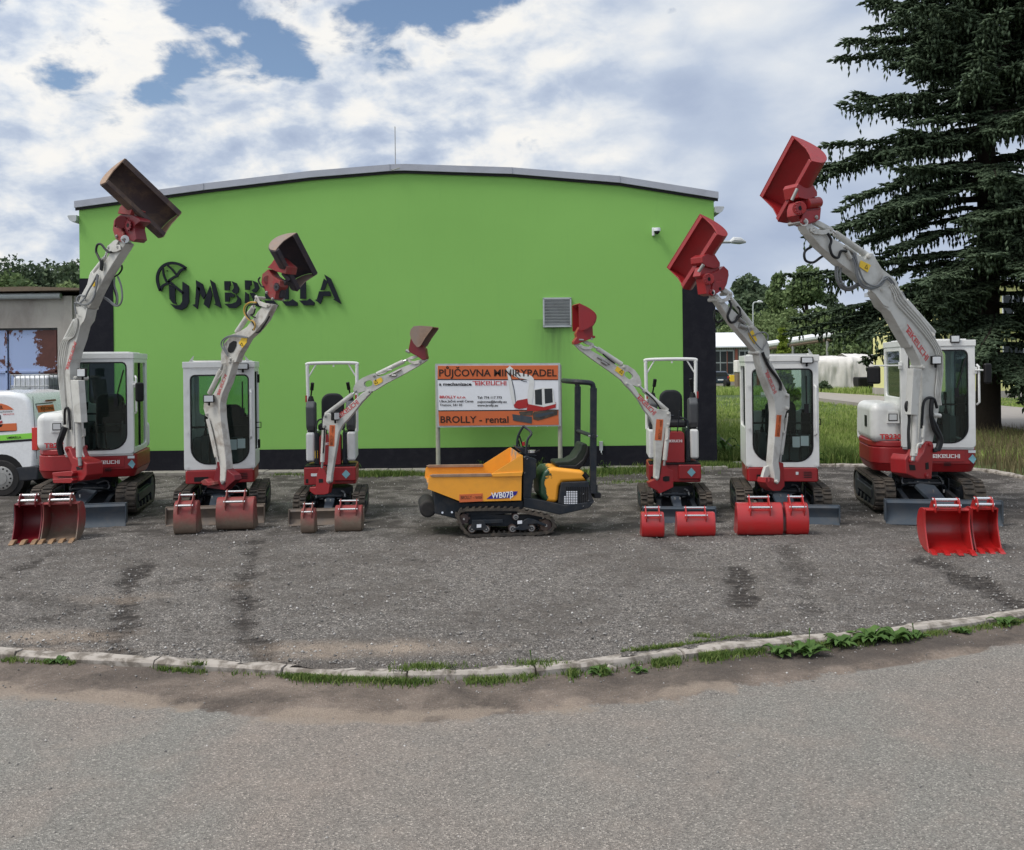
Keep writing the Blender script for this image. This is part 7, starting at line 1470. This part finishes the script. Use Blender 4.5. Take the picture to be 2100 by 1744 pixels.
ptree(1530,566,130,150,'dark round treetop farthest left beyond the shed, next to the wall corner','leaf_dark',1,n=9000,leaf=0.45,group=BG)
ptree(1562,585,80,155,'dark lower tree right of the round one far beyond','leaf_dark',11,n=4000,leaf=0.45,group=BG)
ptree(1598,560,64,120,'slim pointed tree with pale wispy top in the middle distance','leaf_mid',2,n=6000,leaf=0.28,shape='tall',group=BG)
ptree(1655,545,112,110,'tallest broad tree with ragged top left of the spruce','leaf_mid',3,n=13000,leaf=0.27,group=BG,lobes=22)
ptree(1700,600,90,118,'dense tree half hidden behind the spruce tips','leaf_dark',4,n=6000,leaf=0.3,group=BG)
ptree(1560,640,130,113,'light green willow bush below the slim tree','leaf_light',5,n=8000,leaf=0.22,clear=0.03,group=BG)
ptree(1625,632,150,109,'widest light green willow in the middle of the scrub','leaf_light',6,n=10000,leaf=0.22,clear=0.03,group=BG)
ptree(1690,650,120,106,'light green willow nearest the spruce','leaf_light',7,n=7000,leaf=0.22,clear=0.03,group=BG)
ptree(1500,662,120,125,'low bright green scrub directly behind the corrugated shed','leaf_light',8,n=6000,leaf=0.26,clear=0.03,group=BG)
ptree(1745,640,90,80,'dark shrubby tree seen through the spruce lower boughs','leaf_mid',9,n=8000,leaf=0.25,clear=0.05,group=BG)
ptree(1820,600,150,85,'dark tree behind the middle of the spruce','leaf_dark',10,n=8000,leaf=0.3,clear=0.05,group=BG)
ptree(1900,610,140,86,'dark tree between the spruce trunk and the yellow house','leaf_dark',12,n=6000,leaf=0.3,clear=0.05,group=BG)
ptree(1606,664,62,48,'young lime green maple standing in front of the pipe bridge','leaf_lime',13,n=5200,leaf=0.13,trunk=0.06,clear=0.12,shape='cone',lobes=20)
t=ptree(1690,782,30,68,'small dark bush in front of the white tarpaulin','leaf_dark',14,n=1500,leaf=0.1,trunk=0.05,clear=0.0,name='bush'); t['category']='bush'
LG='wood edge trees behind the garage on the left'
for i,(px,pt,w,Y,mt,lab) in enumerate(((-30,540,90,120,'leaf_dark','dark tree cut by the left picture edge behind the garage'),(22,528,60,115,'leaf_dark','tallest dark crown behind the left half of the garage roof'),(20,560,60,95,'leaf_mid','lighter tree low in front of the dark wood at the left edge'),
   (62,545,60,118,'leaf_dark','dark flat topped tree second from the left edge'),(95,540,56,120,'leaf_dark','dark tree with thin bare tip in the middle of the wood'),(128,542,56,118,'leaf_dark','mid green tree left of the green wall edge'),(158,536,50,112,'leaf_dark','dark tree touching the green wall edge'),(140,582,44,80,'leaf_light','small light green shrub peeping over the garage roof'),(205,545,60,120,'leaf_dark','dark tree mostly hidden behind the green building'))):
    ptree(px,pt,w*3.0,Y,lab,mt,30+i,n=9000,leaf=0.30 if Y>90 else 0.18,clear=0.05,group=LG)
# far wood closing the horizon
cs=[];rs=[]; r=random.Random(9)
for i in range(150):
    x=r.uniform(-260,300); cs.append((x,230+r.uniform(-15,15),r.uniform(2,7))); rs.append((r.uniform(7,13),8,r.uniform(5,9)))
tri_cloud('distant_wood',leaf_cloud(cs,rs,26000,0.9),[(0,1,2,3)],'leaf_dark')
# ---- spruce
def spindles(P0,P1,r,n3=3):
    d=P1-P0; L=np.linalg.norm(d,axis=1)[:,None]; dn=d/np.maximum(L,1e-6); ref=np.where(np.abs(dn[:,2:3])<0.9,np.array([[0,0,1.0]]),np.array([[1.0,0,0]])); a=np.cross(dn,ref); a/=np.linalg.norm(a,axis=1)[:,None]; b=np.cross(a,dn)
    m=P0+d*0.42; vs=[P0]
    for k in range(3):
        t=2*PI*k/3+0.5; vs.append(m+(a*math.cos(t)+b*math.sin(t))*r[:,None])
    vs.append(P1); return np.stack(vs,1)
SF=[(0,2,1),(0,3,2),(0,1,3),(4,1,2),(4,2,3),(4,3,1)]
def spruce(name,label,base,height,R0,seed,zmin):
    global rng
    r=random.Random(seed); t=thing(name,label,'tree',base); P0=[];P1=[];RR=[]; tk=M1('bark')
    tk.tube([(0,0,-0.3),(0,0,0.4),(0.05,0,4),(0,0,height*0.55),(0,0,height)],[0.46,0.34,0.29,0.19,0.03],12)
    limb=M1('bark'); z=zmin
    while z<height-0.6:
        Rz=R0*(1-z/height)**0.55
        for k in range(8 if z<14 else 6):
            a=r.uniform(0,2*PI)
            if z<3.3 and math.cos(a)<-0.30: continue
            L=Rz*r.uniform(0.70,1.08)
            if math.sin(a)>0.25: # far side, thinned
                if r.random()<0.55: continue
            up0=0.05 if z<8 else 0.18; droop=r.uniform(0.20,0.42) if z<9 else r.uniform(0.10,0.30); d=Vector((math.cos(a),math.sin(a),0)); s=Vector((-d.y,d.x,0)); N_=14; ax=[]
            for i in range(N_+1):
                u=i/N_; ax.append(Vector((0,0,z+r.uniform(0,0.02)))+d*(L*u)+s*(0.10*L*math.sin(u*3+k)*0.5)+Vector((0,0,L*(up0*u-droop*u*u*1.3+0.22*max(0,u-0.55)**1.5*2))))
            limb.tube([ax[0],ax[4],ax[8],ax[11]],[0.05+0.006*L,0.045,0.028,0.012],5,False)
            nt_=int(21*L/1.6)
            for j in range(nt_):
                u=0.14+0.86*(j+r.random())/nt_; i=min(N_-1,int(u*N_)); p=ax[i].lerp(ax[i+1],u*N_-i); tl=(0.30+0.85*(1-u)**0.6*min(1,u*3))*r.uniform(0.6,1.15); sd=1 if j%2 else -1
                dirv=(d*0.75+s*sd*r.uniform(0.6,1.0)+Vector((0,0,r.uniform(-0.25,0.08)))).normalized()
                m=max(2,int(tl/0.20)); q=p
                for c in range(m):
                    dv=(dirv+Vector((r.uniform(-.15,.15),r.uniform(-.15,.15),-0.08*c))).normalized(); e=q+dv*0.24; P0.append(q);P1.append(e);RR.append(r.uniform(0.040,0.062))
                    for w in (-1,1):
                        ss=dv.cross(Vector((0,0,1))).normalized(); b=q+dv*0.08; P0.append(b); P1.append(b+(dv*0.6+ss*w*0.75+Vector((0,0,r.uniform(-.45,.30)))).normalized()*r.uniform(0.14,0.24)); RR.append(r.uniform(0.030,0.048))
                    q=q+dv*0.2
                # hanging curtain twigs
                for rep in range(1 if r.random()<0.75 else 0):
                    h=p+dirv*tl*r.uniform(0,0.8); hl=r.uniform(0.05,0.55)
                    for c in range(int(hl/0.18)+1):
                        e=h+Vector((r.uniform(-.05,.05),r.uniform(-.05,.05),-0.20)); P0.append(h);P1.append(e);RR.append(r.uniform(0.028,0.045)); h=h+Vector((r.uniform(-.04,.04),r.uniform(-.04,.04),-0.15))
            for c in range(3): 
                q=ax[-1]; P0.append(q-d*0.1); P1.append(q+(d+s*(c-1)*0.5+Vector((0,0,0.3))).normalized()*0.28); RR.append(0.035)
        z+=r.uniform(0.24,0.36)
    V=spindles(np.array([tuple(p) for p in P0]),np.array([tuple(p) for p in P1]),np.array(RR))
    tri_cloud('foliage',V,SF,'needle',kind=None,parent=t); tk.obj('trunk',t); limb.obj('limbs',t); print('SPRUCE',len(P0)); return t
spruce('spruce','tall dark spruce towering behind the far right excavator',(13.75,28.2,0),25.0,5.75,5,1.7)
# ---------------------------------------------------------------- camera, light, sky
cam=bpy.data.cameras.new('camera'); co=bpy.data.objects.new('camera',cam); COL.objects.link(co); SC.camera=co
R=Matrix(((RC,RS,0),(0,0,-1),(-RS,RC,0)))   # columns: right, up, back
Rm=Matrix(((RC,RS,0,0),(0,0,-1,0),(-RS,RC,0,H),(0,0,0,1)))
co.matrix_world=Rm
cam.sensor_fit='HORIZONTAL'; cam.sensor_width=36; cam.lens=36*F/2100; cam.shift_x=0; cam.shift_y=-(871.9-HZ)/2100
cam.clip_start=0.1; cam.clip_end=2000
SUN_AZ=math.radians(-118); SUN_EL=math.radians(56)   # azimuth measured from +Y towards +X
sd=Vector((math.sin(SUN_AZ)*math.cos(SUN_EL),math.cos(SUN_AZ)*math.cos(SUN_EL),math.sin(SUN_EL)))
sl=bpy.data.lights.new('sun','SUN'); sl.energy=1.5; sl.angle=math.radians(20); sl.color=(1,0.95,0.88)
so=bpy.data.objects.new('sun',sl); COL.objects.link(so); so.rotation_euler=(-sd).to_track_quat('-Z','Y').to_euler()
w=bpy.data.worlds.new('World'); SC.world=w; w.use_nodes=True; nt=w.node_tree; nt.nodes.clear()
out=N(nt,'ShaderNodeOutputWorld'); bg=N(nt,'ShaderNodeBackground'); bg2=N(nt,'ShaderNodeBackground'); mx=N(nt,'ShaderNodeMixShader')
sky=N(nt,'ShaderNodeTexSky'); sky.sky_type='NISHITA'; sky.sun_disc=False; sky.sun_elevation=SUN_EL; sky.sun_rotation=SUN_AZ; sky.air_density=1.0; sky.dust_density=1.0; sky.ozone_density=1.5
nt.links.new(sky.outputs[0],bg.inputs[0]); bg.inputs[1].default_value=0.08
L=nt.links.new
tc=N(nt,'ShaderNodeTexCoord').outputs['Generated']; sp=N(nt,'ShaderNodeSeparateXYZ'); L(tc,sp.inputs[0])
az=mth(nt,'ARCTAN2',sp.outputs[0],sp.outputs[1]); el=mth(nt,'ARCSINE',sp.outputs[2])
cb=N(nt,'ShaderNodeCombineXYZ'); L(az,cb.inputs[0]); L(mth(nt,'MULTIPLY',el,1.35),cb.inputs[1])
def dens(offx=0,offy=0):
    v=N(nt,'ShaderNodeVectorMath'); v.operation='ADD'; v.inputs[1].default_value=(offx,offy,3.7); L(cb.outputs[0],v.inputs[0])
    # rotate so streaks rise towards the right
    mp=N(nt,'ShaderNodeMapping'); mp.inputs['Rotation'].default_value=(0,0,math.radians(-18)); mp.inputs['Scale'].default_value=(1,1.35,1); L(v.outputs[0],mp.inputs['Vector'])
    a=noise_n(nt,5.5,2,0.5,mp.outputs[0],0.3); b=noise_n(nt,16,10,0.57,mp.outputs[0],0.25)
    return mth(nt,'ADD',mth(nt,'MULTIPLY',a.outputs[0],0.5),mth(nt,'MULTIPLY',b.outputs[0],0.5)),a.outputs[0]
d0,big=dens(); d1,_=dens(-0.018,0.022)
# broken patches high on the left, closed soft deck to the right and lower down
def blob(px,py,sx,sy):
    ca=math.atan((px-1050)/F); ce=math.atan((750-py)/F*math.cos(ca))
    x=mth(nt,'DIVIDE',mth(nt,'SUBTRACT',az,ca),sx/F); y=mth(nt,'DIVIDE',mth(nt,'SUBTRACT',el,ce),sy/F)
    return mth(nt,'POWER',2.718,mth(nt,'MULTIPLY',mth(nt,'ADD',mth(nt,'MULTIPLY',x,x),mth(nt,'MULTIPLY',y,y)),-1))
holes=None
for (px,py,sx,sy,k) in ((150,60,120,45,.13),(420,10,90,35,.13),(560,60,70,50,.10),(860,15,130,26,.22),(980,0,120,24,.15),(210,230,50,40,.12),(60,150,70,60,.08),(340,190,60,30,.10),(1390,25,60,30,.20),(1330,110,50,25,.07),(620,130,60,60,.10),(770,130,60,30,.08),(1080,110,60,30,.06),(1180,190,60,20,.06),(-200,100,200,100,.1),(2300,100,300,100,.05)):
    b=mth(nt,'MULTIPLY',blob(px,py,sx,sy),k); b=mth(nt,'MULTIPLY',b,0.8); holes=b if holes is None else mth(nt,'ADD',holes,b)
for (px,py,sx,sy,k) in ((250,300,260,90,.06),(700,250,250,80,.06),(1300,150,350,120,.10),(300,30,60,60,.12),(660,60,60,50,.08),(1600,120,300,160,.14),(1050,60,120,50,0.08)):
    holes=mth(nt,'SUBTRACT',holes,mth(nt,'MULTIPLY',blob(px,py,sx,sy),k))
dd=mth(nt,'SUBTRACT',d0,holes)
low=N(nt,'ShaderNodeMapRange'); L(el,low.inputs[0]); low.inputs[1].default_value=0.12; low.inputs[2].default_value=0.33; low.inputs[3].default_value=0.13; low.inputs[4].default_value=0.0
dd=mth(nt,'ADD',dd,low.outputs[0])
rgt=N(nt,'ShaderNodeMapRange'); rgt.interpolation_type='SMOOTHSTEP'; L(az,rgt.inputs[0]); rgt.inputs[1].default_value=-0.10; rgt.inputs[2].default_value=0.25; rgt.inputs[3].default_value=0.0; rgt.inputs[4].default_value=0.13
dd=mth(nt,'ADD',mth(nt,'ADD',dd,rgt.outputs[0]),0.015)
mask=ramp(nt,dd,[(0.415,0),(0.515,1)],'EASE')
# self shading: brighter where density falls away towards the sun
lit=mth(nt,'MULTIPLY_ADD',mth(nt,'SUBTRACT',d0,d1),mth(nt,'MULTIPLY_ADD',rgt.outputs[0],22.0,-3.5),0.5)
az_r=N(nt,'ShaderNodeMapRange'); L(az,az_r.inputs[0]); az_r.inputs[1].default_value=-0.5; az_r.inputs[2].default_value=0.35; az_r.inputs[3].default_value=0.22; az_r.inputs[4].default_value=-0.20
el_r=N(nt,'ShaderNodeMapRange'); L(el,el_r.inputs[0]); el_r.inputs[1].default_value=0.12; el_r.inputs[2].default_value=0.34; el_r.inputs[3].default_value=-0.18; el_r.inputs[4].default_value=0.20
thick=mth(nt,'MULTIPLY',mth(nt,'SUBTRACT',big,0.5),-1.4)
lum=mth(nt,'ADD',mth(nt,'ADD',lit,az_r.outputs[0]),mth(nt,'ADD',el_r.outputs[0],thick),clamp=True)
cc=ramp(nt,lum,[(0.0,(0.42,0.50,0.66)),(0.32,(0.53,0.61,0.75)),(0.58,(0.74,0.79,0.86)),(0.82,(0.93,0.93,0.92)),(1.0,(0.98,0.965,0.93))])
dt=N(nt,'ShaderNodeVectorMath'); dt.operation='DOT_PRODUCT'; dt.inputs[1].default_value=tuple(sd); L(tc,dt.inputs[0])
glow=N(nt,'ShaderNodeMapRange'); glow.interpolation_type='SMOOTHSTEP'; L(dt.outputs['Value'],glow.inputs[0]); glow.inputs[1].default_value=0.1; glow.inputs[2].default_value=0.95; glow.inputs[3].default_value=0.63; glow.inputs[4].default_value=1.05
L(cc,bg2.inputs[0]); L(glow.outputs[0],bg2.inputs[1])
L(mask,mx.inputs[0]); L(bg.outputs[0],mx.inputs[1]); L(bg2.outputs[0],mx.inputs[2]); L(mx.outputs[0],out.inputs[0])
vs=SC.view_settings; vs.view_transform='Standard'; vs.look='None'; vs.exposure=0.62; vs.gamma=1.0
SC.cycles.use_denoising=True; SC.cycles.max_bounces=8; SC.cycles.transparent_max_bounces=16
SC.render.film_transparent=False
